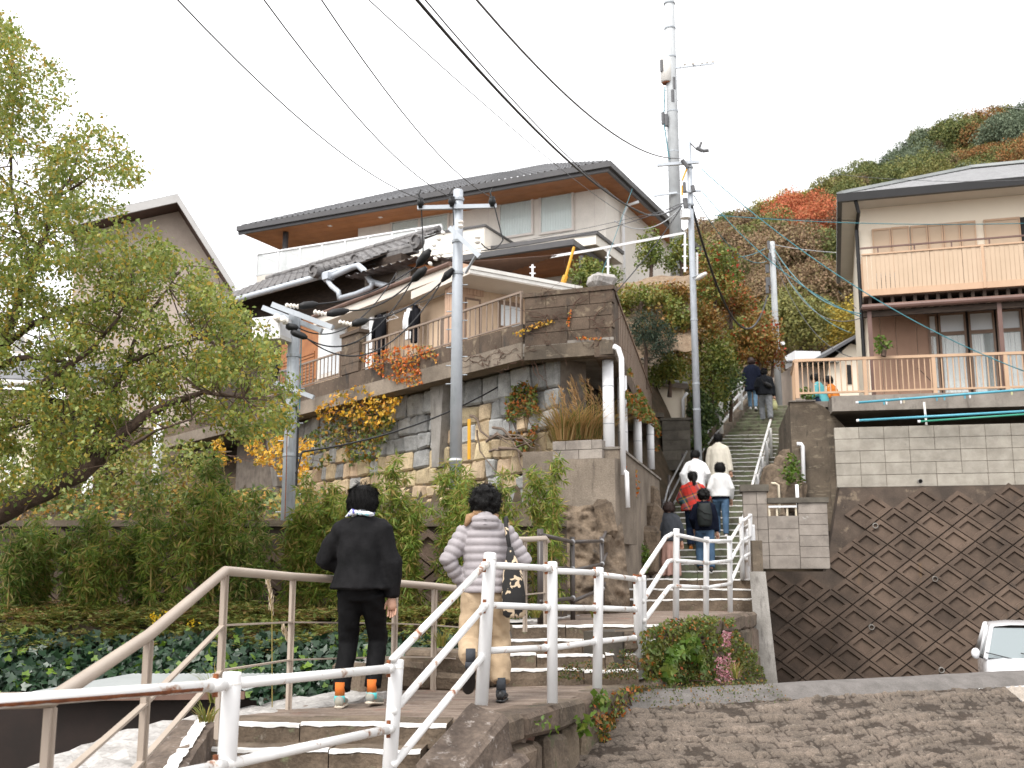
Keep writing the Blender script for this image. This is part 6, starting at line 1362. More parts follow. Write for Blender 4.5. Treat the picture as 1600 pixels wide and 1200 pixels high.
for (u, v) in ((720, 357), (746, 381)): insulator(PY(u, v, Yp - .25), (0, 0, 1), 2, .045, p2)
STR = []
for (u0, v0, u1, v1) in ((694, 362, 672, 390), (690, 395, 666, 418)):
    p, q = PY(u0, v0, Yp - .2), PY(u1, v1, Yp - .05); d = q - p
    for i in range(3): insulator(p + d * (i / 3), d, 1, .038, p2)
    mb = MB(); e = q + d * .95; mb.tube([q, q + d * .3, q + d * .75, e], [.03, .07, .06, .02], 10); mb.done('splice_cover', 'black_rubber', p2, smooth=True); STR.append(e)
q = PY(708, 420, Yp - .1); e = PY(690, 440, Yp); mb = MB(); mb.tube([q, q.lerp(e, .5), e], [.03, .06, .02], 8); mb.done('splice_cover', 'black_rubber', p2); STR.append(e)
bands(p2, t2, .085, [PY(716, v, Yp).z for v in (312, 378, 427)]); steps_(p2, t2.x, Yp, PY(0, 600, Yp).z, PY(0, 445, Yp).z, .085, 12)
mb = MB(); mb.tube([PY(733, 718, Yp - .1), PY(733, 655, Yp - .1)], .025, 8); mb.done('yellow_guard', 'yellow_guard', p2)
mb = MB(); mb.tube([V3(t2.x, Yp, PY(0, 720, Yp).z), V3(t2.x, Yp, PY(0, 717, Yp).z)], .094, 16); mb.done('band', 'white_plastic', p2)
# pole on the left with the switch box
p1, b1, t1 = mkpole('utility_pole', 'grey pole with white switch box and black cable sleeves', 461, 488, 880, 14.6, .082, .098, 'galv_old', zb=-.2)
Y1 = 14.6; arm(p1, PY(426, 476, Y1 - .12), PY(520, 512, Y1 - .35), .07); arm(p1, PY(411, 481, Y1 + .12), PY(503, 517, Y1 - .05), .07)
bc = PY(427, 515, Y1 - .1); mb = MB(); mb.box(bc, (.44, .36, .28), -.35); bo = mb.done('switch_box', 'white_plastic', p1); mb = MB(); mb.box(bc + V3(0, 0, -.15), (.46, .38, .05), -.35); mb.done('box_base', 'white_aged', bo)
# stencilled marks on the box front
fd = Vector((math.sin(-.35), -math.cos(-.35), 0)); rd = Vector((math.cos(-.35), math.sin(-.35), 0)); c = bc + fd * .182
for (x, z, w, h) in ((-.04, -.05, .012, .05), (.0, -.05, .012, .05), (.016, -.072, .03, .01), (.016, -.03, .03, .01), (.05, -.05, .012, .05), (.06, -.07, .03, .01), (.06, -.03, .03, .01), (.08, -.055, .01, .03)):
    mb = MB(); mb.bar(c + rd * (x - w / 2) + V3(0, 0, z), c + rd * (x + w / 2) + V3(0, 0, z), .004, h); mb.done('mark', 'cable_grey', bo)
mb = MB(); mb.bar(c + rd * .02 + V3(0, 0, .05), c + rd * .05 + V3(0, 0, .1), .004, .012); mb.done('mark', 'cable_grey', bo)
for (u, v) in ((437, 500), (447, 503)): insulator(PY(u, v, Y1 - .35), (-.2, -1, .1), 2, .05, p1)
EP1 = []
for (u0, v0, u1, v1, ue, ve) in ((446, 477, 466, 479, 497, 475), (490, 487, 510, 491, 545, 485), (529, 503, 549, 507, 575, 500)):
    p, q = PY(u0, v0, Y1 - .2), PY(u1, v1, Y1 - .2); d = q - p
    for i in range(2): insulator(p + d * (i * .55), d, 2, .035, p1)
    e = PY(ue, ve, Y1 - .1); mb = MB(); mb.tube([q, q.lerp(e, .3), q.lerp(e, .75), e], [.03, .055, .05, .02], 10); mb.done('cable_sleeve', 'black_rubber', p1, smooth=True); EP1.append(e)
for (u, v, u2, v2) in ((447, 510, 466, 512), (455, 518, 480, 528)):
    p, q = PY(u, v, Y1 - .35), PY(u2, v2, Y1 - .35); mb = MB(); mb.tube([p, p.lerp(q, .2), p.lerp(q, .8), q], [.03, .05, .045, .02], 10); mb.done('cable_sleeve', 'black_rubber', p1, smooth=True)
arm(p1, PY(428, 597, Y1 - .1), PY(490, 621, Y1 - .2), .06)
for (u, v) in ((424, 560), (430, 575), (433, 562)): c = PY(u, v, Y1 - .05); mb = MB(); mb.tube([c + V3(0, 0, .1), c + V3(0, 0, .04), c + V3(0, 0, -.08), c + V3(0, 0, -.2)], [.02, .05, .04, .03], 10); mb.done('fuse_holder', 'black_rubber', p1, smooth=True)
bands(p1, t1, .092, [PY(461, v, Y1).z for v in (556, 606, 660, 711)]); steps_(p1, t1.x, Y1, PY(0, 800, Y1).z, PY(0, 580, Y1).z, .095, 9)
mb = MB(); mb.tube([PY(462, 632, Y1 - .12), PY(466, 650, Y1 - .12), PY(463, 760, Y1 - .12)], .016, 8); mb.done('riser_cable', 'black_rubber', p1); mb = MB(); mb.tube([PY(449, 660, Y1 - .12), PY(447, 750, Y1 - .12), PY(445, 812, Y1 - .12)], .006, 6); mb.done('riser_wire', 'rust', p1)
mb = MB(); mb.tube([PY(471, 520, Y1 - .1), PY(468, 640, Y1 - .1)], .008, 6); mb.done('riser_wire', 'cable_teal', p1)
mb = MB(); mb.bar(PY(451, 676, Y1 - .098), PY(450, 698, Y1 - .098), .035, .005, (1, 0, 0)); mb.done('number_plate', 'white_plastic', p1)
# tall pole
p3, b3, t3 = mkpole('utility_pole', 'tallest concrete pole with drum transformer rising past the modern house', 1044, -60, 430, 33.0, .16, .2, 'pole_concrete')
Y3 = 33.0; c = PY(1041, 110, Y3 - .05)
mb = MB(); mb.tube([c + V3(0, 0, -.42), c + V3(0, 0, -.4), c + V3(0, 0, .38), c + V3(0, 0, .42)], [.15, .185, .185, .16], 18); dr = mb.done('drum_box', 'white_aged', p3, smooth=True); mb = MB(); mb.tube([c + V3(0, 0, -.46), c + V3(0, 0, -.425)], .14, 16); mb.done('drum_base', 'rust', dr)
arm(p3, PY(1050, 107, Y3), PY(1116, 99, Y3 - 1.0), .05)
for u, v in ((1070, 102), (1083, 101), (1097, 100), (1105, 99), (1114, 98)): insulator(PY(u, v, Y3 - .6), (0, 0, 1), 1, .05, p3)
for (u, v, r2_) in ((1053, 130, .05), (1034, 103, .06), (1051, 150, .06), (1036, 185, .06), (1041, 188, .07)): cc = PY(u, v, Y3 - .15); mb = MB(); mb.tube([cc + V3(0, 0, .2), cc + V3(0, 0, -.2)], r2_, 8); mb.done('fitting', 'cable_grey', p3)
bands(p3, t3, .185, [PY(1044, v, Y3).z for v in (6, 45, 90, 175, 238, 305, 330, 370)]); steps_(p3, t3.x, Y3, PY(0, 330, Y3).z, PY(0, 5, Y3).z, .18, 22); arm(p3, PY(1022, 306, Y3), PY(1058, 301, Y3 - .3), .06)
mb = MB(); mb.tube([PY(1039, 135, Y3 - .16), PY(1037, 190, Y3 - .17), PY(1046, 250, Y3 - .17)], .02, 6); mb.done('riser_wire', 'cable_teal', p3)
# slim pole with junction box
p4, b4, t4 = mkpole('utility_pole', 'slim grey pole with white junction box standing by the stair foot', 1076, 221, 712, 24.6, .062, .095, zb=1.1)
Y4 = 24.6; arm(p4, PY(1027, 258, Y4 - .1), PY(1092, 253, Y4 - .1), .07)
mb = MB(); c = PY(1071, 335, Y4 - .15); mb.tube([c + V3(0, 0, -.1), c + V3(0, 0, .1)], .12, 14); mb.done('junction_box', 'white_plastic', p4)
for (u0, v0, u1, v1) in ((1073, 264, 1066, 282), (1066, 290, 1066, 305)): mb = MB(); mb.tube([PY(u0, v0, Y4 - .12), PY(u1, v1, Y4 - .12)], .022, 6); mb.done('yellow_guard', 'yellow_guard', p4)
arm(p4, PY(1068, 300, Y4 - .1), PY(1095, 298, Y4 - .1), .05)
for (u0, v0, u1, v1, r2_) in ((1066, 250, 1075, 262, .05), (1088, 231, 1098, 236, .05), (1098, 236, 1107, 235, .045), (1096, 222, 1093, 230, .03), (1070, 310, 1072, 325, .06), (1082, 290, 1084, 300, .05), (1069, 285, 1070, 300, .04)): mb = MB(); mb.tube([PY(u0, v0, Y4 - .15), PY(u1, v1, Y4 - .15)], r2_, 8); mb.done('clamp', 'cable_grey', p4)
mb = MB(); p, q = PY(1080, 434, Y4), PY(1102, 426, Y4 - .6); mb.tube([p, q], .02, 8); mb.done('lamp_arm', 'galvanized', p4); mb = MB(); mb.tube([PY(1088, 437, Y4 - .4), PY(1092, 434, Y4 - .5), PY(1103, 427, Y4 - .7)], [.03, .055, .04], 10); mb.done('street_lamp', 'white_aged', p4, smooth=True)
mb = MB(); mb.tube([PY(1089, 395, Y4 + .1), PY(1089, 432, Y4 + .1)], .03, 8); mb.done('conduit', 'white_plastic', p4)
mb = MB(); mb.tube([PY(1079, 224, Y4 - .05), PY(1086, 231, Y4 - .12), PY(1090, 233, Y4 - .15)], .018, 6); mb.done('bracket', 'cable_grey', p4)
bands(p4, t4, .082, [PY(0, v, Y4).z for v in (262, 320, 500, 600, 640)])
# far pole by the stair top
p5, b5, t5 = mkpole('utility_pole', 'far white pole at the stair top in front of the hillside', 1206, 378, 600, 38.0, .10, .13, 'pole_concrete', zb=5.2)
Y5 = 38.0
for (u, v, r2_) in ((1201, 383, .05), (1203, 402, .06), (1199, 420, .07), (1200, 440, .08), (1199, 452, .06)): c = PY(u, v, Y5 - .15); mb = MB(); mb.tube([c + V3(0, 0, .15), c + V3(0, 0, -.15)], r2_, 8); mb.done('fitting', 'cable_grey', p5)
mb = MB(); mb.tube([PY(1214, 540, Y5 - .1), PY(1224, 536, Y5 - .4)], .07, 8); mb.done('street_lamp', 'white_plastic', p5)

# ---------------------------------------------------------------- wires
def wire(label, a, b, r_=.009, mat='cable_black', sag=.3, n=26, cat='wire', group=None, name='power_line'):
    a, b = Vector(a), Vector(b); pts = [a.lerp(b, i / n) - V3(0, 0, sag * 4 * (i / n) * (1 - i / n)) for i in range(n + 1)]
    mb = MB(); mb.tube(pts, r_, 6); return tag(mb.done(name, mat, smooth=True), label, cat, group)
def beyond(a, thru, k): a, thru = Vector(a), Vector(thru); return a + (thru - a) * k
for i, (u, w) in enumerate(((420, 'left'), (523, 'middle'), (602, 'right'))):
    a = WIRE_P2[i]; wire(['power line from the outer insulator of the smooth steel pole', 'power line meeting the smooth steel pole top', 'power line from the far end of the upper cross arm'][i], a, beyond(a, PY(u, -2, 9.0), 2.6), .0058, 'cable_black', .9)
for i in range(3): wire(['upper sleeved cable between the two grey poles', 'middle sleeved cable between the two grey poles', 'lowest sleeved cable between the two grey poles'][i], STR[i], EP1[i], .011, 'cable_black', .12)
J1 = PY(680, 372, Yp); wire('cable looping from the upper cross arm down to the strain insulators', WIRE_P2[0], STR[0] + V3(.1, -.02, .02), .009, 'cable_black', -.12)
wire('cable loop hanging below the far end of the upper cross arm', WIRE_P2[2], PY(786, 375, Yp - .1), .009, 'cable_black', .0); wire('cable running along under the wing verge', PY(786, 375, Yp - .1), PY(752, 380, Yp - .3), .009, 'cable_black', .12)
wire('short jumper cable on the smooth steel pole', WIRE_P2[1], PY(709, 352, Yp - .15), .009, 'cable_black', -.08)
wire('sleeved jumper cable curving from the switch box to the strain cable', PY(478, 528, Y1 - .3), STR[1], .01, 'cable_black', .45); wire('sleeved jumper cable dipping across the railing', PY(480, 529, Y1 - .3), STR[2], .01, 'cable_black', .6)
wire('sleeved jumper cable beside the switch box', PY(466, 512, Y1 - .3), STR[0] + V3(-.3, 0, -.1), .009, 'cable_black', .4)
wire('long black cable slanting from the junction box past the parapet to the left pole', PY(1066, 322, Y4 - .2), PY(472, 706, Y1 - .1), .013, 'cable_black', 1.15)
wire('black cable slanting down beside the left pole', PY(472, 706, Y1 - .1), PY(462, 740, Y1 - .15), .012, 'cable_black', .0)
K1 = PY(1012, 336, 23.5)
wire('thick twisted cable crossing the sky above the modern roof', K1, beyond(K1, PY(735, -2, 11), 1.7), .017, 'cable_black', .75)
wire('thin cable lashed to the thick twisted one', PY(1000, 333, 23.6), beyond(PY(1000, 333, 23.6), PY(729, -2, 11.05), 1.7), .008, 'cable_black', .6)
wire('thick twisted cable end running to the junction box', K1, PY(1066, 318, Y4 - .2), .022, 'cable_grey', .1); wire('pale service cable looping beside the thick one', PY(960, 345, 23.4), PY(1066, 322, Y4 - .2), .012, 'cable_pale', .35)
K2 = PY(1064, 247, Y4 - .2); wire('beaded aerial cable coming down to the slim pole', K2, beyond(K2, PY(833, -2, 13), 1.6), .014, 'cable_grey', .95)
wire('faint wire crossing in front of the modern roof', PY(1000, 350, 24.0), beyond(PY(1000, 350, 24.0), PY(618, -2, 9), 1.4), .005, 'cable_grey', .3)
wire('faint wire from the modern roof corner along the parapet', PY(1066, 322, Y4), PY(425, 430, 24.5), .006, 'cable_grey', .2); wire('dark wire before the tall windows', PY(1064, 318, Y4), PY(752, 392, Yp - .3), .008, 'cable_black', .15)
wire('drop wire beside the tall pole', PY(1058, -40, 30), PY(1068, 242, Y4 - .1), .008, 'cable_grey', .0)
wire('teal stay wire crossing the modern house corner', PY(988, 295, 24), PY(935, 442, 22), .006, 'cable_teal', .0)
wire('sagging black cable from the slim pole to the far pole', PY(1081, 322, Y4 - .1), PY(1199, 462, Y5 - .1), .03, 'cable_black', 2.0)
for i, (u0, v0, Ya, u1, v1, Yb, r2_, m, sg, lab) in enumerate([
    (1096, 264, Y4, 1600, 580, 22, .012, 'cable_teal', .5, 'long teal wire slanting across the hillside to the right house'),
    (1115, 336, Y4, 1600, 349, 23, .009, 'cable_teal', .1, 'level teal wire in front of the red autumn tree'),
    (1140, 338, 26, 1600, 338, 24, .008, 'cable_black', .1, 'level black wire in front of the red autumn tree'),
    (1096, 298, Y4, 1345, 495, 23.5, .011, 'cable_teal', .4, 'teal wire from the small cross arm to the canopy corner'),
    (1207, 382, Y5, 1600, 381, 24, .010, 'cable_pale', .3, 'pale wire from the far pole top to the balcony'),
    (1209, 388, Y5, 1345, 490, 24, .014, 'cable_teal', .5, 'teal wire sagging from the far pole'),
    (1209, 392, Y5, 1345, 497, 24, .010, 'cable_grey', .9, 'grey wire sagging from the far pole'),
    (1209, 405, Y5, 1340, 560, 25, .010, 'cable_black', .8, 'black wire from the far pole towards the deck'),
    (1209, 400, Y5, 1330, 520, 30, .010, 'cable_teal', .5, 'thin teal wire dropping towards the far house'),
    (1084, 305, Y4, 1198, 408, Y5, .012, 'cable_teal', .6, 'teal wire between the slim pole and the far pole'),
    (1140, 402, 32, 1196, 388, Y5, .012, 'cable_teal', .1, 'short teal wire reaching the far pole top'),
    (1110, 215, Y4, 1200, 120, 20, .004, 'cable_pale', .0, 'hairline wire rising from the slim pole to the sky'),
    (1218, 120, 20, 1620, 172, 20, .004, 'cable_pale', .05, 'hairline wire crossing the blank sky on the right'),
    (1106, 236, Y4, 1620, 280, 22, .005, 'cable_grey', .3, 'thin wire passing above the right roof'),
    (1310, 455, 30, 1470, 610, 23, .007, 'cable_black', .0, 'thin black wire slanting in front of the brown panels'),
    ]): wire(lab, PY(u0, v0, Ya), PY(u1, v1, Yb), r2_, m, sg)
# ---------------------------------------------------------------- big leaning tree on the left
tree = thing('leaning_tree', 'broad leafy tree with yellowing leaves leaning in over the bamboo', 'tree', (-6.6, 10.9, -1.4))
def limb(pix, r0, r1, name='limb', mat='bark'):
    pts = [PY(*q) for q in pix]; fine = []
    for i in range(len(pts) - 1):
        for k in range(4): t = k / 4; p = pts[i].lerp(pts[i + 1], t); fine.append(p + V3(.025, .02, .02) * fbm(p.x * 3, p.z * 3, i, 1.0))
    fine.append(pts[-1]); n = len(fine); mb = MB(); mb.tube(fine, [lerp(r0, r1, (i / (n - 1)) ** .8) * (1 + .08 * math.sin(i * 1.7)) for i in range(n)], 10); mb.done(name, mat, tree, smooth=True); return fine
mb = MB(); e = PY(-70, 842, 10.6); mb.tube([V3(-6.7, 10.9, -1.7), V3(-6.55, 10.85, -.8), V3(-6.3, 10.8, -.1), V3(-6.0, 10.7, .2), e], [.3, .26, .23, .19, .15], 14); mb.done('trunk', 'bark', tree, smooth=True)
NET = []
for pix, r0, r1 in [
    ([(-70, 842, 10.6), (0, 801, 10.5), (70, 768, 10.45), (130, 738, 10.4), (160, 712, 10.35), (195, 675, 10.3), (228, 648, 10.3), (270, 628, 10.2), (320, 612, 10.1), (380, 622, 10.0)], .125, .012),
    ([(110, 745, 10.4), (135, 715, 10.45), (152, 668, 10.5), (172, 620, 10.6), (200, 568, 10.7), (212, 530, 10.7), (240, 480, 10.8)], .06, .01),
    ([(165, 708, 10.35), (195, 700, 10.1), (215, 690, 9.9), (245, 672, 9.8), (300, 655, 9.7)], .03, .008),
    ([(-90, 640, 10.9), (-20, 575, 10.9), (15, 510, 10.9), (30, 465, 10.9), (52, 420, 10.9), (70, 370, 11.0), (85, 310, 11.0), (110, 280, 11.1), (125, 235, 11.1)], .075, .008),
    ([(-80, 590, 11.2), (0, 545, 11.2), (45, 510, 11.1), (95, 485, 11.0), (150, 470, 10.9), (210, 440, 10.8)], .06, .008),
    ([(70, 598, 10.6), (105, 575, 10.5), (140, 548, 10.5), (175, 510, 10.4), (190, 490, 10.4), (205, 465, 10.4)], .04, .008),
    ([(-40, 585, 10.8), (30, 560, 10.7), (75, 558, 10.6), (110, 570, 10.5)], .045, .012),
    ([(52, 420, 10.9), (30, 350, 11.0), (15, 280, 11.1), (20, 200, 11.1), (25, 120, 11.2)], .03, .006),
    ([(85, 310, 11.0), (120, 290, 11.0), (150, 270, 11.0), (185, 255, 11.0)], .02, .005),
    ([(-60, 700, 10.6), (0, 672, 10.5), (50, 660, 10.4), (100, 655, 10.3)], .035, .008),
    ([(200, 568, 10.7), (250, 545, 10.6), (310, 530, 10.5), (370, 540, 10.4)], .025, .006),
    ([(240, 480, 10.8), (270, 440, 10.9), (290, 415, 10.9)], .015, .005)]: NET += limb(pix, r0, r1)
crown = [(-90, 10), (12, 22), (36, 66), (60, 88), (95, 108), (107, 148), (88, 168), (62, 200), (66, 232), (108, 205), (132, 183), (168, 200), (192, 226), (217, 268), (214, 294), (186, 304), (168, 332), (196, 342), (248, 362), (268, 388), (302, 405), (332, 432), (352, 458), (375, 474), (402, 502), (432, 548), (452, 602), (456, 648), (432, 682), (375, 690), (312, 648), (275, 662), (225, 700), (185, 715), (135, 690), (110, 745), (40, 772), (-90, 815)]
pts = []; pts2 = []; twigs = MB(); rng = np.random.default_rng(11); NETa = np.array([tuple(p) for p in NET]); nc = 0
while nc < 1650:
    u, v = rng.uniform(-90, 460), rng.uniform(10, 815)
    if not inpoly(u, v, crown): continue
    if fbm(u * .016, v * .016, 1, 1.0) < -.22 and rng.random() < .8: continue
    if v < 300 and rng.random() < .25: continue
    if 60 < v - u * .0 < 0: continue
    nc += 1; c = PY(u, v, rng.uniform(9.6, 12.0)); n = int(rng.uniform(28, 58))
    pp = cloud((c.x, c.y, c.z), (.17, .2, .12), n, rng, .1); (pts if rng.random() < .5 else pts2).append(pp)
    if nc % 3 == 0:
        j = np.argmin(((NETa - np.array(c)) ** 2).sum(1)); q = Vector(NETa[j]); m = q.lerp(c, .5) + V3(*(rng.normal(size=3) * .09))
        if (q - c).length < .75: twigs.tube([q, q.lerp(m, .6) + V3(*(rng.normal(size=3) * .03)), m, c], [.008, .006, .004, .0025], 5, False)
twigs.done('twigs', 'twig', tree, kind='stuff', fix=False)
leaves('crown', np.concatenate(pts), .046, 'leaf_tree', tree, 'oval', up=.5, droop=.5, rng=rng); leaves('crown', np.concatenate(pts2), .046, 'leaf_tree_deep', tree, 'oval', up=.5, droop=.5, rng=rng)

# ---------------------------------------------------------------- bamboo row
bam = [(30, 806, 62, 12.3), (64, 818, 40, 12.7), (126, 802, 44, 12.6), (172, 800, 52, 12.3), (232, 738, 60, 12.6), (268, 786, 48, 12.2), (332, 702, 56, 12.9), (352, 752, 60, 12.4), (400, 758, 62, 12.5), (474, 745, 36, 12.8), (512, 752, 48, 12.5), (548, 770, 46, 12.2), (598, 722, 58, 12.7), (636, 768, 44, 12.4), (702, 716, 62, 12.7), (735, 750, 40, 12.3), (796, 742, 44, 12.5), (848, 712, 44, 12.9)]
words_ = ['leaning over the far left bank', 'with a thin crown beside the tree limb', 'left of the white column', 'beneath the white column', 'in front of the white column', 'short and dense before the low wall', 'tallest beside the orange creeper', 'bushy left of the switch pole', 'broad right beside the switch pole', 'narrow just right of the switch pole', 'behind the person in black', 'behind the black jacket shoulder', 'with one tall bare culm between the two walkers', 'low between the two walkers', 'in front of the smooth steel pole', 'behind the grey puffer jacket shoulder', 'behind the curly-haired walker', 'slim beside the bare bedrock']
for i, (u, vt, w, Y) in enumerate(bam):
    rng = np.random.default_rng(100 + i); top = PY(u, vt, Y); zb = gz(top.x, Y); W_ = w / FPX * Y * .44; H = top.z - zb
    b = thing('bamboo', 'clump of leafy bamboo ' + words_[i], 'bamboo', (top.x, Y, zb), 'bamboo along the bank'); P_ = []; D_ = []
    for k in range(int(rng.integers(4, 7))):
        x0, y0 = top.x + rng.normal() * W_ * .5, Y + rng.normal() * .14; x1, y1 = x0 + rng.normal() * W_ * .35, y0 + rng.normal() * .12; h = H * (1 if k == 0 else rng.uniform(.62, .97))
        mb = MB(); cp = [V3(lerp(x0, x1, t ** 1.6), lerp(y0, y1, t ** 1.6), zb - .1 + (h + .1) * t) for t in (0, .3, .55, .8, 1)]; mb.tube(cp, [.011, .010, .009, .006, .003], 6); mb.done('culm', 'culm', b)
        t = .18
        while t < 1.0:
            p = V3(lerp(x0, x1, t ** 1.6), lerp(y0, y1, t ** 1.6), zb + h * t); r_ = W_ * (.95 - .6 * abs(t - .62))
            for q in range(3 if t > .45 else 2):
                cc = np.array(p) + rng.normal(size=3) * np.array([r_ * .55, r_ * .5, .03]); m = int(rng.uniform(16, 26)); d = rng.normal(size=(m, 3)); d[:, 2] -= .25; d /= np.linalg.norm(d, axis=1)[:, None]; P_.append(cc + d * .018); D_.append(d * 1.1)
            t += .085 / max(.5, H) * 1.0
    P_ = np.concatenate(P_); d = np.concatenate(D_)
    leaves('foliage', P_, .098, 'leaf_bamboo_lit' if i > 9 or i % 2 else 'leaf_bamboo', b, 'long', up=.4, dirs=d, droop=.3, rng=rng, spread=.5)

# ---------------------------------------------------------------- ground cover of the bank
rng = np.random.default_rng(21)
def on_ground(n, x0, x1, y0, y1, lift=(0, .1), cond=None):
    out = []
    while len(out) < n:
        x, y = rng.uniform(x0, x1), rng.uniform(y0, y1)
        if cond and not cond(x, y): continue
        out.append((x, y, gz(x, y) + rng.uniform(*lift)))
    return np.array(out)
left_of = lambda m: (lambda x, y: x < Lx(y) - m)
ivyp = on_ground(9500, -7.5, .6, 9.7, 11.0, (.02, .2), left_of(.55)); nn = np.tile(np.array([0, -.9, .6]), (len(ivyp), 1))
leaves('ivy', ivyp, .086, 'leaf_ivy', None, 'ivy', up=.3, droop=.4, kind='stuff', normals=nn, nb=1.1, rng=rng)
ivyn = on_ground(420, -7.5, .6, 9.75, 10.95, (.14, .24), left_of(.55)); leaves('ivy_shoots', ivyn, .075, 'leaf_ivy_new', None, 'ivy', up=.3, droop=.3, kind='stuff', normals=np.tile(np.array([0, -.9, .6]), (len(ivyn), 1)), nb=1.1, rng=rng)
def ferns(name, spots, L, mat):
    P_, D_ = [], []
    for (x, y, z) in spots:
        for f in range(int(rng.integers(4, 8))):
            a = rng.uniform(0, 6.28); d = np.array([math.cos(a), math.sin(a), rng.uniform(.5, 1.3)]); d /= np.linalg.norm(d); l = L * rng.uniform(.6, 1.15); s = np.array([-d[1], d[0], 0])
            for k in range(11):
                t = (k + 1) / 11; p = np.array([x, y, z]) + d * l * t + np.array([0, 0, -.5 * l * t * t])
                for sg in (-1, 1): P_.append(p); D_.append(s * sg * 1.6 + d * .6)
    P_ = np.array(P_); D_ = np.array(D_); return leaves(name, P_, .055, mat, None, 'fern', up=.8, dirs=D_, kind='stuff', spread=.4, rng=rng)
ferns('ferns', on_ground(420, -7.5, .3, 10.9, 12.5, (0, .06), left_of(.5)), .38, 'leaf_fern'); ferns('withered_ferns', on_ground(150, -7.5, .3, 10.9, 12.9, (0, .06), left_of(.5)), .34, 'leaf_fern_dry')
lit = on_ground(5000, -9, .3, 11.3, 14.2, (0, .12), left_of(.3)); leaves('undergrowth', lit, .06, 'leaf_fern', None, 'oval', up=.6, kind='stuff', rng=rng)
fl = []
for c in ((245, 972), (238, 968), (262, 962), (300, 978)):
    p = PY(c[0], c[1], 11.2); fl.append(cloud((p.x, p.y, p.z + .03), (.07, .05, .04), 26, rng, .1))
leaves('yellow_flowers', np.concatenate(fl), .03, 'flower_yellow', None, 'oval', up=.6, kind='stuff', rng=rng)
# slope between the low wall and the rubble wall
sl_ = on_ground(7000, -10, .7, 14.4, 17.8, (.0, .22), lambda x, y: (Vector((x, y, 0)) - SW.o).dot(SW.n) > .1 and x < -2.4)
m_ = np.array([fbm(p[0], p[1], 3, .9) for p in sl_])
leaves('slope_creeper', sl_[m_ > -.05], .07, 'leaf_vine_green', None, 'ivy', up=.4, kind='stuff', normals=np.tile(np.array([0, -.8, .6]), ((m_ > -.05).sum(), 1)), rng=rng); leaves('slope_leaf_litter', sl_[m_ <= -.05], .06, 'leaf_fern_dry', None, 'oval', up=.6, kind='stuff', rng=rng)
sg = np.array([tuple(PY(rng.uniform(0, 330), rng.uniform(690, 800), rng.uniform(15.5, 18.5))) for _ in range(5200)]); leaves('hedge_leaves', sg, .075, 'leaf_shrub_mid', None, 'oval', up=.4, kind='stuff', rng=rng)

# ---------------------------------------------------------------- creepers on walls: leaves spread over a face inside a pixel outline
def creeper(label, F, poly, n, size, mat, off=(.01, .12), shape='ivy', name='creeper', noise_cut=-.15, fr=.02, stems=10, droop=.5, up=.15, seed=0):
    rg = np.random.default_rng(500 + seed); us = [p[0] for p in poly]; vs = [p[1] for p in poly]; P_ = []; tries = 0
    while len(P_) < n and tries < n * 30:
        tries += 1; u, v = rg.uniform(min(us), max(us)), rg.uniform(min(vs), max(vs))
        if not inpoly(u, v, poly) or fbm(u * fr, v * fr, seed, 1.0) < noise_cut: continue
        P_.append(tuple(F.at(u, v, rg.uniform(*off))))
    P_ = np.array(P_); c = P_.mean(0); t = thing(name, label, 'creeper', (c[0], c[1], P_[:, 2].min()))
    leaves('leaves', P_, size, mat, t, shape, up=up, droop=droop, normals=np.tile(np.array(F.n), (len(P_), 1)), nb=.9, rng=rg)
    st = MB()
    for k in range(stems):
        a = Vector(P_[rg.integers(len(P_))]); b = Vector(P_[rg.integers(len(P_))]); st.tube([a, a.lerp(b, .5) + F.n * .01 + V3(0, 0, rg.uniform(-.08, .08)), b], .006, 5, False)
    if stems: st.done('stems', 'vine_stem', t, kind='stuff', fix=False)
    return t
creeper('orange and yellow creeper hanging over the terrace edge below the railing', DL, [(560, 555), (640, 538), (675, 540), (690, 570), (690, 592), (640, 604), (600, 590), (575, 572)], 900, .048, 'leaf_orange', (.035, .08), seed=1)
creeper('yellow-green shrubby creeper under the terrace edge', SW, [(490, 640), (520, 612), (560, 600), (600, 618), (630, 622), (628, 655), (590, 670), (540, 650), (500, 665)], 620, .08, 'leaf_yellow', (.2, .7), seed=2)
creeper('dark green creeper trailing down the rubble wall beside the left pole', SW, [(478, 680), (520, 650), (570, 640), (622, 650), (600, 690), (590, 720), (560, 735), (530, 715), (490, 735), (470, 740)], 1100, .075, 'leaf_vine_green', (.05, .4), seed=3)
creeper('yellow and green creeper down the rubble wall beside the pampas grass', SW, [(792, 610), (815, 595), (838, 600), (842, 650), (835, 700), (815, 715), (800, 690), (790, 650)], 900, .06, 'leaf_creeper', (.02, .14), seed=4)
creeper('orange-yellow creeper on the slope behind the left pole', SW, [(330, 690), (380, 670), (440, 668), (490, 690), (480, 740), (450, 770), (430, 730), (380, 720), (340, 730)], 1150, .075, 'leaf_yellow', (.4, 1.6), seed=5)
creeper('red and orange creeper hanging along the terrace flank', RS, [(972, 560), (985, 580), (1000, 610), (1020, 645), (1032, 670), (1028, 705), (1015, 690), (1005, 660), (985, 640), (975, 600)], 2200, .07, 'leaf_creeper', (.02, .2), seed=6)
creeper('small rust-red creeper trailing on the flank wall', FL, [(975, 728), (995, 735), (998, 760), (990, 790), (985, 760), (975, 750)], 160, .05, 'leaf_orange', (.01, .05), seed=7, stems=4)
creeper('yellow leaf strand along a bare vine on the parapet', CPF, [(826, 508), (862, 499), (866, 503), (830, 516), (805, 528), (802, 522)], 110, .035, 'leaf_yellow', (.02, .04), seed=8, noise_cut=-9, stems=2)
creeper('short red leaf strand on the corner parapet', CPF, [(890, 483), (893, 484), (889, 509), (885, 508)], 40, .035, 'leaf_orange', (.02, .04), seed=9, noise_cut=-9, stems=0)
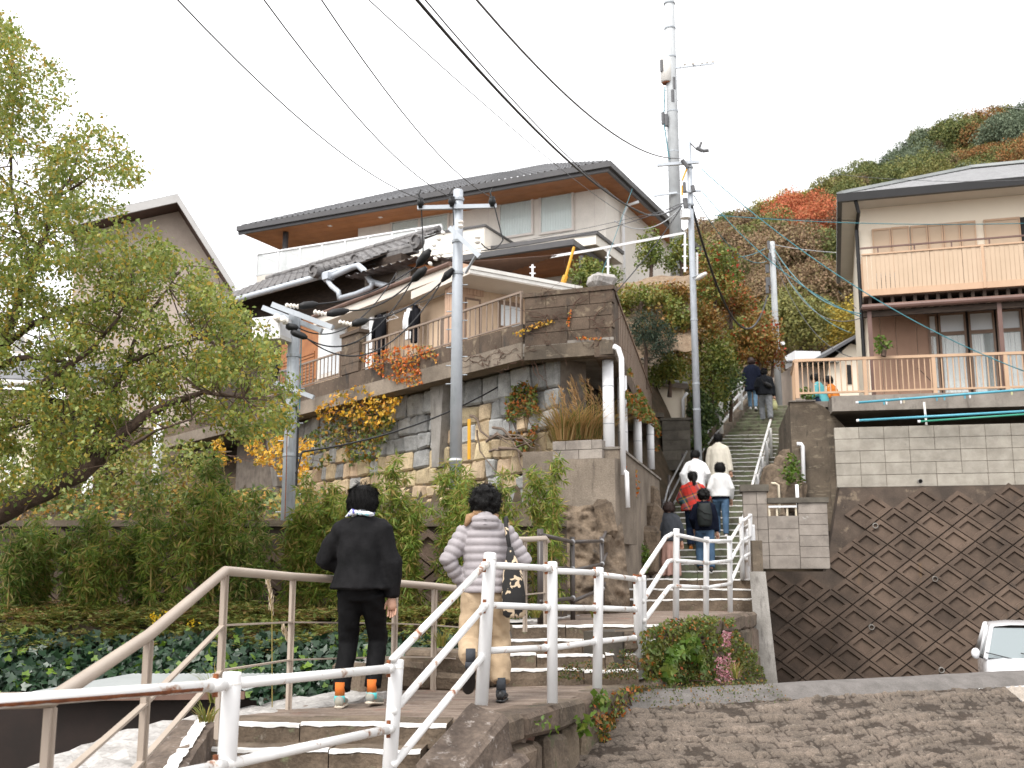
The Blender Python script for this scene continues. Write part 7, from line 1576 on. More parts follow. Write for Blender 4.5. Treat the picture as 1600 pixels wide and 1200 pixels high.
creeper('thin red leaf strand low on the corner parapet', CPF, [(900, 526), (940, 528), (940, 531), (900, 529)], 50, .03, 'leaf_orange', (.02, .04), seed=10, noise_cut=-9, stems=0)
# bare vines over the parapet and the thick roots on the rubble wall
bv = thing('bare_vine', 'tangle of bare brown vine stems spread over the corner parapet', 'vine', CPF.pt(.6, DZ0)); rg = random.Random(4)
def wander(F, u, v, du, dv, n, st, r0, off=.02):
    pts = []
    for i in range(n): pts.append(F.at(u, v, off + rg.uniform(0, .02))); u += du * st + rg.gauss(0, st * .45); v += dv * st + rg.gauss(0, st * .45)
    mb = MB(); mb.tube(pts, [max(.002, r0 * (1 - i / n)) for i in range(n)], 5, False); return mb
for i in range(34):
    mb = wander(CPF, rg.uniform(822, 945), rg.uniform(455, 548), rg.uniform(-1, 1), rg.uniform(-.8, .6), rg.randint(8, 16), 5.5, rg.uniform(.004, .008)); mb.done('stem', 'vine_stem', bv, fix=False)
for i in range(16): mb = wander(DL, rg.uniform(700, 815), rg.uniform(545, 580), rg.uniform(-1, .6), rg.uniform(-.4, .3), 12, 6, .006, .03); mb.done('stem', 'vine_stem', bv, fix=False)
for (u, v, du, dv) in ((836, 545, .25, 1), (842, 530, .1, 1), (832, 560, .5, .8)): mb = wander(CPF, u, v, du, dv, 12, 6, .012, -.1); mb.done('stem', 'vine_stem', bv, fix=False)
vr = thing('vine_roots', 'thick knotted vine roots at the foot of the rubble wall', 'vine', SW.at(800, 715))
for (u, v, du, dv, n, r0) in ((735, 650, .9, .45, 9, .03), (770, 668, 1, .6, 9, .026), (760, 690, 1, .1, 10, .028), (780, 700, 1, .25, 9, .03), (790, 680, .8, .6, 8, .022), (765, 705, 1, -.1, 9, .025), (800, 690, .7, .7, 7, .02), (745, 672, .6, .9, 8, .02)): mb = wander(SW, u, v, du, dv, n, 11, r0, .12); mb.done('root', 'vine_root', vr, smooth=True, fix=False)

# ---------------------------------------------------------------- pampas grass under the corner
def grass(name, label, c, n, L, lean, mat, parent_kind, spread=.12, w=.012, seed=0, cat='grass'):
    rg = np.random.default_rng(700 + seed); t = thing(name, label, cat, c); mb = MB()
    for i in range(n):
        a = rg.uniform(0, 6.28); d = Vector((math.cos(a), math.sin(a), 0)); l = L * rg.uniform(.55, 1.1); b = Vector(c) + d * rg.uniform(0, spread); s = Vector((-d.y, d.x, 0)) * w; ln = lean * rg.uniform(.4, 1.3); pts = [b + d * (ln * l * q ** 1.7) + V3(0, 0, l * (q - .42 * ln * q ** 2.2)) for q in (0, .35, .7, 1)]; k = len(mb.v)
        for q, p in enumerate(pts): ww = (1, .9, .6, .05)[q]; mb.v += [tuple(p - s * ww), tuple(p + s * ww)]
        mb.f += [(k, k + 1, k + 3, k + 2), (k + 2, k + 3, k + 5, k + 4), (k + 4, k + 5, k + 7, k + 6)]
    mb.done('blades', mat, t, fix=False, kind='stuff'); return t
for i, (u, v, Y) in enumerate(((880, 690, 16.9), (905, 688, 17.0), (925, 690, 17.2))):
    c = PY(u, v, Y); t = grass('pampas_grass', ['dry pampas grass with plumes beside the yellow creeper', 'dry pampas grass in the middle below the terrace corner', 'dry pampas grass just left of the corner column'][i], c, 260, .8, 1.0, 'grass_dry', None, .25, .008, i)
    for (pu, pv) in ([(872, 612), (886, 605), (858, 622)], [(890, 596), (905, 594), (914, 600)], [(935, 615), (928, 628)])[i]:
        tip = PY(pu, pv, Y - .1); b = tip + V3(.14, .05, -.34); P_ = []; 
        for k in range(60): q = k / 60; p = b.lerp(tip, q) + V3(.05 * math.sin(q * 2), 0, .05 * q); P_.append(np.array(p) + RNG.normal(size=3) * .018 * (1.2 - q))
        leaves('plume', np.array(P_), .09, 'plume', t, 'long', up=.1, dirs=np.tile(np.array([-.3, 0, .6]), (60, 1)), droop=.1, spread=.5); mb = MB(); mb.tube([Vector(c), c.lerp(b, .6) + V3(.0, 0, .1), b, tip], .005, 5, False); mb.done('stalk', 'culm', t, fix=False)
c = PY(432, 1020, 8.35); t = thing('plume_stalk', 'single pale pampas plume standing behind the taupe railing', 'grass', V3(c.x, c.y, -1.0))
for (u0, v0, u1, v1, up_) in ((425, 960, 418, 905, 70), (452, 1005, 441, 985, 40)):
    a, b = PY(u0, v0, 8.4), PY(u1, v1, 8.4); P_ = np.array([np.array(a.lerp(b, k / up_)) + RNG.normal(size=3) * .008 for k in range(up_)]); leaves('plume', P_, .06, 'plume_pale', t, 'long', dirs=np.tile(np.array([0, 0, 1.2]), (up_, 1)), spread=.4); mb = MB(); mb.tube([V3(a.x + .03, a.y, -1.0), a, b], .004, 5, False); mb.done('stalk', 'culm', t, fix=False)
for i, (u, v, Y, L, lab) in enumerate(((338, 1098, 6.9, .26, 'green grass tuft beside the flat post on the coping'), (322, 1128, 6.4, .14, 'small dry grass tuft below the sloping slab'), (690, 1010, 9.6, .2, 'grass tuft behind the puffer jacket walker'), (838, 965, 11.2, .16, 'dry grass tuft at the foot of the doubled taupe posts'), (930, 965, 13.2, .2, 'green weed tuft at the edge of the second landing'), (1150, 1060, 12.6, .25, 'fresh grass tuft at the foot of the overgrown wall'))): grass('grass_tuft', lab, PY(u, v, Y), 60, L, .7, 'grass_green', None, .05, .004, 20 + i)

# ---------------------------------------------------------------- creeper over the wall under the second landing
creeper('dense green and red creeper covering the wall below the white railing', VW, [(1003, 985), (1050, 968), (1100, 962), (1145, 966), (1160, 1000), (1180, 1010), (1198, 1065), (1010, 1075), (1004, 1040)], 6500, .045, 'leaf_wallgreen', (.0, .10), 'oval', seed=30, noise_cut=-.3, fr=.035, stems=20)
creeper('red-tipped sprigs through the wall creeper', VW, [(1003, 985), (1050, 968), (1145, 966), (1198, 1065), (1010, 1075)], 700, .04, 'leaf_creeper', (.06, .13), 'oval', seed=36, noise_cut=-.1, fr=.05, stems=0)
creeper('fresh green leaf patch in the overgrown landing wall', VW, [(1050, 1000), (1085, 995), (1100, 1040), (1075, 1068), (1040, 1060)], 320, .09, 'leaf_fresh', (.1, .2), 'ivy', seed=31, noise_cut=0, stems=0)
creeper('pink flowering patch in the overgrown landing wall', VW, [(1118, 1030), (1140, 1020), (1160, 1055), (1140, 1068), (1120, 1066)], 420, .03, 'flower_pink', (.14, .22), 'oval', seed=32, noise_cut=-.6, stems=0)
creeper('small pink flowers higher on the overgrown wall', VW, [(1130, 985), (1142, 988), (1140, 1012), (1130, 1008)], 130, .03, 'flower_pink', (.14, .2), 'oval', seed=33, noise_cut=-.6, stems=0)
creeper('green creeper with red tips on the lower side wall', SWF, [(925, 1110), (945, 1085), (990, 1068), (1020, 1075), (1015, 1110), (975, 1150), (945, 1165), (930, 1140)], 1700, .04, 'leaf_creeper', (.01, .12), 'oval', seed=34, noise_cut=-.3, stems=10)
creeper('dark moss and red sprigs at the right end of the steps', Face((.6, 9.96), (1, .08)), [(870, 1062), (880, 1040), (930, 1020), (985, 1010), (1000, 1060)], 900, .022, 'leaf_moss', (.0, .05), 'oval', seed=35, noise_cut=-.2, stems=0)
for i, (u, v, Y) in enumerate(((928, 1095, 9.0), (905, 1130, 8.7), (845, 1135, 8.0))): p = PY(u, v, Y) + SWF.n * .05; t = thing('weed', ['broad-leaved weed growing from the side wall below the near posts', 'bright weed sprig low in the side wall joints', 'small fern-like weed in the coping joint'][i], 'weed', p); leaves('leaves', cloud(tuple(p), (.09, .08, .09), 26 if i < 2 else 16, RNG), .08 if i < 2 else .045, 'leaf_fresh', t, 'oval', up=.5)
mt_ = []
for k in range(900): s = random.uniform(-.35, 1.2); t_ = random.uniform(-.35, .1); p = CR0 + CD * s + CN * t_; mt_.append((p.x, p.y, road_z(s, t_) + random.uniform(.0, .03) + .02))
leaves('moss', np.array(mt_), .022, 'leaf_moss', None, 'oval', up=.6, kind='stuff')
for i, (u, v, Y) in enumerate(((1237, 722, 22.8), (1243, 745, 22.6), (1232, 742, 22.4))): p = PY(u, v, Y); t = thing('weed', ['green weeds hanging by the white drain pipe', 'green weeds beside the pipe stub', 'green weeds on the rock below the white railing'][i], 'weed', p); leaves('leaves', cloud(tuple(p), (.16, .15, .22), 90, RNG), .09, 'leaf_fresh', t, 'oval', up=.4)

# ---------------------------------------------------------------- shrubs on the slope left of the stairs and by the modern house
def bush(name, label, u, v, Y, rx, rz, n, size, mat, seed, cat='shrub', shape='oval', ry=None, extra=None):
    rg = np.random.default_rng(900 + seed); c = PY(u, v, Y); t = thing(name, label, cat, (c.x, Y, c.z - rz)); P_ = []; N_ = []; nl = 9
    mb = MB(); mb.tube([V3(c.x, Y, c.z - rz * 1.3), V3(c.x + .05, Y, c.z - rz * .3), V3(c.x - .05, Y, c.z + rz * .3)], [.06, .04, .01], 6); mb.done('trunk', 'bark', t)
    for k in range(nl):
        o = rg.normal(size=3); o /= np.linalg.norm(o); lc = np.array(c) + o * np.array([rx, ry or rx, rz]) * .58; lr = np.array([rx, ry or rx, rz]) * rg.uniform(.38, .6); m = n // nl
        d = rg.normal(size=(m, 3)); d /= np.linalg.norm(d, axis=1)[:, None]; P_.append(lc + d * lr * (rg.uniform(.55, 1.08, (m, 1)))); N_.append(d)
    leaves('crown', np.concatenate(P_), size, mat, t, shape, up=.35, droop=.2, normals=np.concatenate(N_), nb=.8, rng=rg)
    if extra: leaves('tinted_leaves', np.concatenate(P_)[:: extra[1]] + .03, size, extra[0], t, shape, rng=rg)
    return t
B_ = [('dark conifer behind the sheet fence', 1006, 530, 24.5, .8, .9, 3800, .10, 'leaf_conifer', 'long', None), ('olive shrub above the dark conifer', 985, 480, 26.0, .7, .45, 1800, .09, 'leaf_shrub_mid', 'oval', None),
      ('brown and green autumn shrub below the dry bank', 1030, 478, 26.6, .8, .5, 2200, .09, 'leaf_shrub_autumn', 'oval', None), ('autumn shrub left of the slim pole', 1055, 530, 27.0, .7, .8, 2400, .09, 'leaf_shrub_autumn', 'oval', None),
      ('green shrub with red sprays right of the slim pole', 1115, 430, 30, .9, .9, 2600, .10, 'leaf_shrub_mid', 'oval', ('leaf_red', 13)), ('autumn shrub with red leaves beside the sagging cable', 1140, 460, 31, .8, .8, 2400, .10, 'leaf_shrub_autumn', 'oval', ('leaf_red', 11)),
      ('broad green shrub left of the upper white railing', 1110, 585, 29.0, .9, 1.0, 3600, .095, 'leaf_shrub_mid', 'oval', None), ('dark green shrub under the broad one beside the steps', 1100, 645, 28.2, .55, .7, 2200, .09, 'leaf_shrub_dark', 'oval', None),
      ('yellowing shrub behind the woman in the navy coat', 1148, 545, 36.5, .85, 1.15, 2800, .10, 'leaf_shrub_mid', 'oval', None), ('rusty shrub behind the far pole foot', 1185, 530, 36, .9, 1.0, 2400, .11, 'leaf_shrub_autumn', 'oval', ('leaf_red', 19)),
      ('small green shrub at the landing beside the bronze posts', 1000, 868, 18.8, .22, .3, 500, .06, 'leaf_fresh', 'oval', None), ('low dark shrub behind the dark handrail', 1092, 690, 27.4, .35, .35, 800, .08, 'leaf_shrub_dark', 'oval', None),
      ('rounded garden shrub before the timber canopy', 935, 425, 26.6, .65, .45, 1900, .085, 'leaf_shrub_mid', 'oval', None), ('slim garden tree against the cream flank wall', 1015, 395, 27.6, .38, .75, 1100, .085, 'leaf_shrub_mid', 'oval', None),
      ('slender shrub beside the tall pole foot', 1062, 405, 28, .5, .6, 1300, .085, 'leaf_shrub_mid', 'oval', None), ('light shrub behind the pale boulder', 905, 432, 26.0, .4, .3, 800, .08, 'leaf_shrub_mid', 'oval', None),
      ('small red-tipped shrub by the far pole', 1205, 560, 36, .5, .5, 900, .09, 'leaf_shrub_autumn', 'oval', ('leaf_red', 7)), ('leafy shrub along the foot of the dry bank', 1000, 462, 25.6, .9, .3, 1500, .08, 'leaf_shrub_mid', 'oval', None), ('reddish shrub along the foot of the dry bank', 1050, 462, 25.8, .6, .3, 1300, .08, 'leaf_shrub_autumn', 'oval', None), ('broad shrub hiding the bank below the garden railing', 1035, 510, 25.4, .9, .5, 2200, .09, 'leaf_shrub_autumn', 'oval', None), ('green shrub between conifer and slim pole', 1060, 490, 25.2, .5, .5, 1300, .085, 'leaf_shrub_mid', 'oval', None), ('wide mixed shrub on the slope between conifer and pole', 1045, 580, 26.5, .55, .5, 1700, .09, 'leaf_shrub_mid', 'oval', None),
      ('tangled autumn shrub in the middle of the slope', 1090, 510, 29, .8, .8, 2600, .095, 'leaf_shrub_autumn', 'oval', None), ('green shrub below the terrace sheet fence end', 1140, 610, 31, .5, .7, 1700, .09, 'leaf_shrub_dark', 'oval', None),
      ('light green sapling in front of the brown panels', 1379, 538, 22.6, .18, .2, 160, .09, 'leaf_fresh', 'oval', None), ('clipped light shrub behind the deck railing end', 1262, 615, 24.5, .2, .16, 300, .06, 'leaf_fresh', 'oval', None)]
for i, (lab, u, v, Y, rx, rz, n, sz, mat, shp, ex) in enumerate(B_): bush('shrub', lab, u, v, Y, rx, rz, n, sz, mat, i, shape=shp, extra=ex)
# ---------------------------------------------------------------- hillside trees
protos = []
for k in range(5):
    rg = np.random.default_rng(40 + k); P_, N_ = [], []
    for q in range(11):
        o = rg.normal(size=3); o[2] = abs(o[2]) * .8; o /= np.linalg.norm(o); lc = o * np.array([1.9, 1.9, 1.6]) + np.array([0, 0, 3.0]); lr = rg.uniform(.8, 1.35); m = 800
        d = rg.normal(size=(m, 3)); d /= np.linalg.norm(d, axis=1)[:, None]; P_.append(lc + d * lr * rg.uniform(.7, 1.08, (m, 1))); N_.append(d)
    o = leaves('crown', np.concatenate(P_), .17, 'hill_green', None, 'oval', up=.3, normals=np.concatenate(N_), nb=.9, rng=rg); protos.append(o.data); bpy.data.objects.remove(o)
tm = MB(); tm.tube([V3(0, 0, -1), V3(.1, 0, 1.5), V3(0, .1, 3.2)], [.22, .16, .06], 7); to_ = tm.done('trunk', 'bark'); trunk_me = to_.data; bpy.data.objects.remove(to_)
KIND = {'hill_green': ('dark green tree on the hillside', 'green hillside trees'), 'hill_olive': ('olive green tree on the hillside', 'olive hillside trees'), 'hill_blue': ('blue-green tree on the hillside', 'blue-green hillside trees'), 'hill_brown': ('bare brown tree on the hillside', 'brown hillside trees'), 'hill_rust': ('rust-coloured tree on the hillside', 'rusty hillside trees'), 'hill_red': ('bright red autumn tree on the hillside', 'red hillside trees'), 'hill_yellow': ('yellow-green autumn tree on the hillside', 'yellow hillside trees')}
rg = random.Random(12); cnt = 0; tries = 0
def hill_mat(u, v):
    if 1225 < u < 1345 and 352 < v < 412 and fbm(u * .02, v * .02, 2) > -.25: return 'hill_red'
    if 1170 < u < 1300 and 335 < v < 362: return 'hill_yellow'
    if v > 480: return rg.choice(['hill_olive', 'hill_green', 'hill_olive', 'hill_yellow', 'hill_brown'])
    if 1100 < u < 1360 and 358 < v <= 480: return rg.choice(['hill_brown', 'hill_brown', 'hill_brown', 'hill_rust', 'hill_olive', 'hill_green'])
    s = fbm(u * .012, v * .02, 8); return 'hill_rust' if s > .34 else 'hill_blue' if s < -.3 else rg.choice(['hill_green', 'hill_green', 'hill_olive', 'hill_green', 'hill_brown'])
while cnt < 270 and tries < 9000:
    tries += 1; x, y = rg.uniform(12, 64), rg.uniform(47, 124) if cnt < 200 else rg.uniform(104, 124); z = gz(x, y); u, v = to_px((x, y, z + 3))
    if not (1085 < u < 1640 and 150 < v < 570): continue
    if u > 1350 and v > 310: continue
    if v > 320 and u < 1345 and rg.random() < .25 * (v - 320) / 250: continue
    m = hill_mat(u, v); s = rg.uniform(.75, 1.35); s *= .8 if y < 70 else 1.0
    lab, grp = KIND[m]; where = 'above the right house roof' if u > 1345 else 'in the valley behind the far pole' if v > 440 else 'on the ridge against the sky' if y > 98 else 'on the slope behind the wires'; lab = lab.replace('on the hillside', where); grp = lab.split(' tree')[0] + ' trees ' + where; t = thing('hillside_tree', lab, 'tree', (x, y, z), grp); t.rotation_euler = (0, 0, rg.uniform(0, 6)); t.scale = (s, s, s * rg.uniform(.85, 1.1))
    c = bpy.data.objects.new('crown', protos[cnt % 5]); COL.objects.link(c); c.parent = t; c.material_slots[0].link = 'OBJECT'; c.material_slots[0].material = MT[m]
    c = bpy.data.objects.new('trunk', trunk_me); COL.objects.link(c); c.parent = t; cnt += 1
hb = np.array([(x, y, gz(x, y) + rg.uniform(0, 1.2)) for x, y in ((rg.uniform(10, 62), rg.uniform(46, 110)) for _ in range(60000))]); leaves('hillside_brush', hb, .22, 'hill_brown', None, 'oval', up=.4, kind='stuff')
# ---------------------------------------------------------------- people
TS = bpy.data.scenes.new('tailor')          # scratch scene: garments are voxel-remeshed there, then it is removed
TO = bpy.data.objects.new('tailor', bpy.data.meshes.new('tailor')); TS.collection.objects.link(TO); TR = TO.modifiers.new('r', 'REMESH'); TR.mode = 'VOXEL'; TM = TO.modifiers.new('s', 'SMOOTH'); TM.factor = .5; TV = TS.view_layers[0]
def ik(a, c, l1, l2, pole):
    a, c, pole = Vector(a), Vector(c), Vector(pole); d = c - a; L = min(d.length, (l1 + l2) * .998); dn = d.normalized(); c = a + dn * L
    x = (l1 * l1 - l2 * l2 + L * L) / (2 * L); h = math.sqrt(max(0, l1 * l1 - x * x)); p = (pole - dn * pole.dot(dn)).normalized(); return a + dn * x + p * h, c
def remeshed(mb, voxel, name, mat, parent, M, smooth=3, fold=None):
    me = bpy.data.meshes.new('tmp'); me.from_pydata(mb.v, [], mb.f); bm = bmesh.new(); bm.from_mesh(me); bmesh.ops.recalc_face_normals(bm, faces=bm.faces); bm.to_mesh(me); bm.free()
    TO.data = me; TR.voxel_size = voxel; TM.iterations = smooth; TV.update()
    out = bpy.data.meshes.new_from_object(TO.evaluated_get(TV.depsgraph)); out.name = name
    if fold:
        n = len(out.vertices); co = np.empty(n * 3); nr = np.empty(n * 3); out.vertices.foreach_get('co', co); out.vertices.foreach_get('normal', nr); co = co.reshape(-1, 3)
        d = np.array([fold(Vector(c)) for c in co]); out.vertices.foreach_set('co', (co + nr.reshape(-1, 3) * d[:, None]).ravel())
    out.transform(M); out.update(); ob = mkobj(name, out, mat, parent, True); return ob
def person(label, loc, yaw, H, S):
    """S: feet, hands, elbows, lean, head (yaw, pitch), garments. x right, y ahead, z up"""
    root = thing('person', label, 'person', loc); vx = S.get('vox', .02); M = Matrix.Rotation(yaw, 4, 'Z'); k = H / 1.65
    feet = [Vector(f[:3]) for f in S['feet']]; pit = [f[3] if len(f) > 3 else 0 for f in S['feet']]
    hz = S.get('hip', .515) * H; hip = Vector((S.get('hipx', 0), S.get('hipy', 0), hz)); lean = S.get('lean', .08); side = S.get('side', 0)
    def T(x, y, z):        # torso point: z above the hip along the leaning spine
        bend = lean * (z / (.3 * H)) ; return hip + Vector((x + side * z, y + math.sin(lean) * z * 1.0, z * math.cos(lean)))
    sh = [T(-.102 * H, 0, .295 * H), T(.102 * H, 0, .295 * H)]; nk = T(0, .0, .33 * H); hy, hp = S.get('head', (0, 0))
    hc = T(0, .012 * H, .405 * H) + Vector((0, math.sin(hp) * .04, -.02 * abs(hp)))
    knees = []; ank = []
    for i in (0, 1):
        a = hip + Vector(((-1, 1)[i] * .052 * H, 0, -.01 * H)); ft = feet[i] + Vector((0, -.03 - .09 * math.sin(max(0, -pit[i])) , .07 + .12 * math.sin(max(0, -pit[i])))); kn, an = ik(a, ft, .245 * H, .25 * H, (.06 * (-1, 1)[i], 1, .1)); knees.append((a, kn, an)); ank.append(an)
    arms = []
    for i in (0, 1): el, wr_ = ik(sh[i], T(*S['hands'][i]), .178 * H, .155 * H, S.get('elbow', [(-.5, -.9, -.2), (.5, -.9, -.2)])[i]); arms.append((sh[i], el, wr_))
    # body: one surface of head, neck, trunk, limbs, with hands
    b = MB(); HM = Matrix.Translation(hc) @ Matrix.Rotation(-hy, 4, 'Z') @ Matrix.Rotation(-hp, 4, 'X'); s = k
    b.rings([(0, .012, -.118, .03, .03), (0, .02, -.105, .048, .055), (0, .012, -.075, .062, .078), (0, .005, -.03, .071, .09), (0, 0, .03, .075, .096), (0, -.004, .075, .068, .088), (0, -.004, .105, .045, .06), (0, -.004, .118, .015, .02)], 16, HM)
    b.ball((0, .1, -.02), (.014, .02, .024), 8, 6, HM)
    for e in (-1, 1): b.ball((e * .077, -.005, -.012), (.012, .022, .034), 8, 6, HM)
    b.tube([T(0, -.005, .30 * H), nk, hc + Vector((0, -.015, -.06))], [.062 * s, .054 * s, .052 * s], 12)
    b.rings([(hip.x, hip.y, hz - .05 * H, .12 * s, .085 * s), (*T(0, 0, .0).to_tuple()[:2], hz, .135 * s, .095 * s), (*T(0, 0, .12 * H).to_tuple()[:2], T(0, 0, .12 * H).z, .115 * s, .08 * s), (*T(0, 0, .24 * H).to_tuple()[:2], T(0, 0, .24 * H).z, .14 * s, .09 * s), (*T(0, 0, .315 * H).to_tuple()[:2], T(0, 0, .315 * H).z, .07 * s, .06 * s)], 14)
    for i in (0, 1):
        a, kn, an = knees[i]; b.tube([a, kn, an, an + Vector((0, .02, -.05))], [.07 * s, .048 * s, .034 * s, .034 * s], 10); a, el, w_ = arms[i]; b.tube([a, el, w_], [.045 * s, .037 * s, .026 * s], 10)
        b.tube([an + Vector((0, -.02, -.04)), an + Vector((0, .09, -.05))], [.034, .028], 8)
    body = remeshed(b, vx * .9, 'body', 'skin', root, M, 2)
    # hands with five fingers joined into the body mesh
    hb = MB()
    for i in (0, 1):
        a, el, w_ = arms[i]; d = (w_ - el).normalized(); x = d.cross(Vector((0, 1, .2))).normalized() * (1, 1)[i]; n = x.cross(d).normalized(); c = w_ + d * .045
        hb.tube([w_ - d * .02, w_ + d * .02, c + d * .02, c + d * .05], [.024, .031, .037, .03], 8)
        for q, (o, L) in enumerate(((-.028, .062), (-.009, .074), (.010, .07), (.027, .055))):
            p = c + d * .04 + x * o; hb.tube([p, p + d * L * .45 - n * .008, p + d * L * .8 - n * .026, p + d * L * .85 - n * .045], [.0095, .009, .008, .006], 6)
        ts = -1 if i else 1; p = c + x * .026 * ts; hb.tube([p - d * .02, p + x * .022 * ts + d * .01, p + x * .026 * ts + d * .042 - n * .012], [.012, .010, .007], 6)
    hm = bpy.data.meshes.new('h'); hm.from_pydata(hb.v, [], hb.f); hm.transform(M); bm = bmesh.new(); bm.from_mesh(body.data); bm.from_mesh(hm); bmesh.ops.recalc_face_normals(bm, faces=bm.faces); bm.to_mesh(body.data); bm.free(); body.data.polygons.foreach_set('use_smooth', [True] * len(body.data.polygons))
    for e in (-1, 1): q = MB(); q.ball((e * .03, .088, .012), (.012, .008, .007), 8, 5, M @ HM); q.v = [tuple(Vector(p) + wloc(root)) for p in q.v]; q.done('eye', 'hair_black', root, smooth=True)
    q = MB(); q.ball((0, .09, -.062), (.022, .008, .006), 8, 5, M @ HM); q.v = [tuple(Vector(p) + wloc(root)) for p in q.v]; q.done('mouth', 'brown_gutter', root, smooth=True)
    # garments
    t = S['top']; g = MB(); e = t.get('fit', .02); hem = t.get('hem', -.03) * H; fl = t.get('flare', 0)
    R = []
    for (zz, rx, ry) in ((hem, .145 + fl, .105 + fl), ((hem + .06 * H) if hem < .0 else hem + .03 * H, .143 + fl * .8, .105 + fl * .8), (.11 * H, .128 + fl * .45, .096 + fl * .5), (.2 * H, .142 + fl * .15, .105 + fl * .2), (.262 * H, .15, .1), (.30 * H, .105, .078), (.335 * H, .062, .06)):
        p = T(0, 0, zz) if zz > 0 else hip + Vector((0, math.sin(lean) * zz, zz)); R.append((p.x, p.y, p.z, (rx + e) * s, (ry + e) * s))
    g.rings(R, 20); sr = t.get('sleeve', (.068, .062, .045)); cut = t.get('cut', .98)
    for i in (0, 1):
        a, el, w_ = arms[i]; a = a + Vector(((1, -1)[i] * .018, 0, -(sr[0] - .042))); g.tube([T(0, -.01, .318 * H), T((-1, 1)[i] * .05 * H, -.012, .302 * H), a + Vector((0, 0, sr[0] - .062))], [.058, .06, .056], 10)
        g.tube([a + Vector(((1, -1)[i] * .04, 0, .01)), a, a.lerp(el, .5), el, el.lerp(w_, .5), el.lerp(w_, cut)], [sr[0] * s, sr[0] * 1.02 * s, sr[0] * s, sr[1] * s, (sr[1] + sr[2]) / 2 * s, sr[2] * s], 12)
    if t.get('hood'): p = T(0, -.085, .315 * H); g.ball(p, (.115, .07, .085), 12, 8); g.ball(T(0, -.04, .335 * H), (.085, .07, .06), 12, 8)
    if t.get('collar'): g.tube([T(0, -.01, .31 * H), T(0, -.005, .355 * H)], [.085, .07], 14)
    amp = t.get('fold', .008); sd = S.get('seed', 0); quilt = t.get('quilt')
    def fold(c):
        d = amp * (noise.noise(Vector((c.x * 9 + sd, c.y * 9, c.z * 3.2))) + .55 * noise.noise(Vector((c.x * 18, c.y * 18 + sd, c.z * 9 + c.x * 8))))
        if quilt:
            best = None
            for (a, el, w_) in arms:
                for (p, q, base) in ((a, el, 0), (el, w_, (el - a).length)):
                    dv = q - p; tt = max(0, min(1, (c - p).dot(dv) / dv.length_squared)); ds = (c - p - dv * tt).length
                    if ds < sr[0] * 1.25 and (best is None or ds < best[0]) and abs(c.x - hip.x) > .135: best = (ds, base + tt * dv.length)
            ph = (best[1] if best else c.z) / quilt; d = d * .4 + .018 * (abs(math.sin(math.pi * ph)) ** .45 - .75)
        return d
    remeshed(g, vx * (.62 if quilt else .75), t.get('name', 'jacket'), t['mat'], root, M, 2, fold)
    bt = S['bottom']; g = MB(); r0, r1, r2 = bt.get('r', (.092, .072, .055)); drop = bt.get('drop', .02)
    if bt.get('skirt'):
        zb = bt['skirt'] * H; y0 = (feet[0].y + feet[1].y) / 2; fz = (feet[0].z + feet[1].z) / 2
        g.rings([(hip.x, y0, fz + zb, .19, .16), (hip.x, (hip.y + y0) / 2, fz + zb + .3, .185, .15), (hip.x, hip.y, hz + .0, .165, .125), (hip.x, hip.y, hz + .09 * H, .13, .1)], 22)
        fr_ = lambda c: .02 * math.sin(math.atan2(c.y - y0, c.x - hip.x) * 9) * max(0, min(1, (hz - c.z) * 1.6)) + .003 * noise.noise(c * 14)
    else:
        g.rings([(hip.x, hip.y, hz - .055 * H, .145 * s, .105 * s), (hip.x, hip.y - .01, hz, .15 * s, .118 * s), (hip.x, hip.y, hz + .05 * H, .135 * s, .1 * s), (hip.x, hip.y, hz + .075 * H, .125 * s, .095 * s)], 18)
        for i in (0, 1): a, kn, an = knees[i]; g.tube([a + Vector((0, -.005, -.0)), a.lerp(kn, .35), kn, kn.lerp(an, .5), kn.lerp(an, bt.get('len', .96))], [r0 * s, r0 * .93 * s, r1 * s, (r1 + r2) / 2 * s, r2 * s], 14)
        fa = bt.get('fold', .006)
        fr_ = lambda c: fa * (noise.noise(Vector((c.x * 8, c.y * 8 + sd, c.z * 13 + c.x * 14))) + .5 * noise.noise(Vector((c.x * 20, c.y * 20, c.z * 22))))
    remeshed(g, vx * .75, bt.get('name', 'trousers'), bt['mat'], root, M, 2, fr_)
    shs = S.get('shoes', {}); 
    for i in (0, 1):
        an = ank[i]; p = pit[i]; FM = M @ Matrix.Translation(an + Vector((0, 0, -.065))) @ Matrix.Rotation(p, 4, 'X') @ Matrix.Rotation((.12, -.12)[i], 4, 'Z'); off = wloc(root)
        q = MB(); prof = [(-.075, .022, .05), (-.06, .034, .075), (-.02, .036, .085), (.03, .037, .075), (.08, .044, .058), (.13, .046, .046), (.17, .036, .036), (.185, .018, .022)]
        AX = Matrix(((1, 0, 0, 0), (0, 0, 1, 0), (0, 1, 0, 0), (0, 0, 0, 1)))
        q.rings([(0, h / 2 - .004, y, w, h / 2) for y, w, h in prof], 12, FM @ AX); q.v = [tuple(Vector(v) + off) for v in q.v]; so = q.done('shoe', shs.get('mat', 'shoe_black'), root, smooth=True)
        q = MB(); q.rings([(0, -.008, y * 1.02, w * 1.06, .011) for y, w, h in prof], 12, FM @ AX); q.v = [tuple(Vector(v) + off) for v in q.v]; q.done('sole', shs.get('sole', 'shoe_black'), so, smooth=True)
        if 'sock' in shs:
            for (z0, z1, m, rr) in ((.03, .075, shs['sock'][1], .041), (.07, .17, shs['sock'][0], .037)): q = MB(); q.rings([(0, -.015, z0, rr, rr), (0, -.02, z1, rr * .97, rr)], 12, M @ Matrix.Translation(an + Vector((0, 0, -.07)))); q.v = [tuple(Vector(v) + off) for v in q.v]; q.done('sock', m, root, smooth=True)
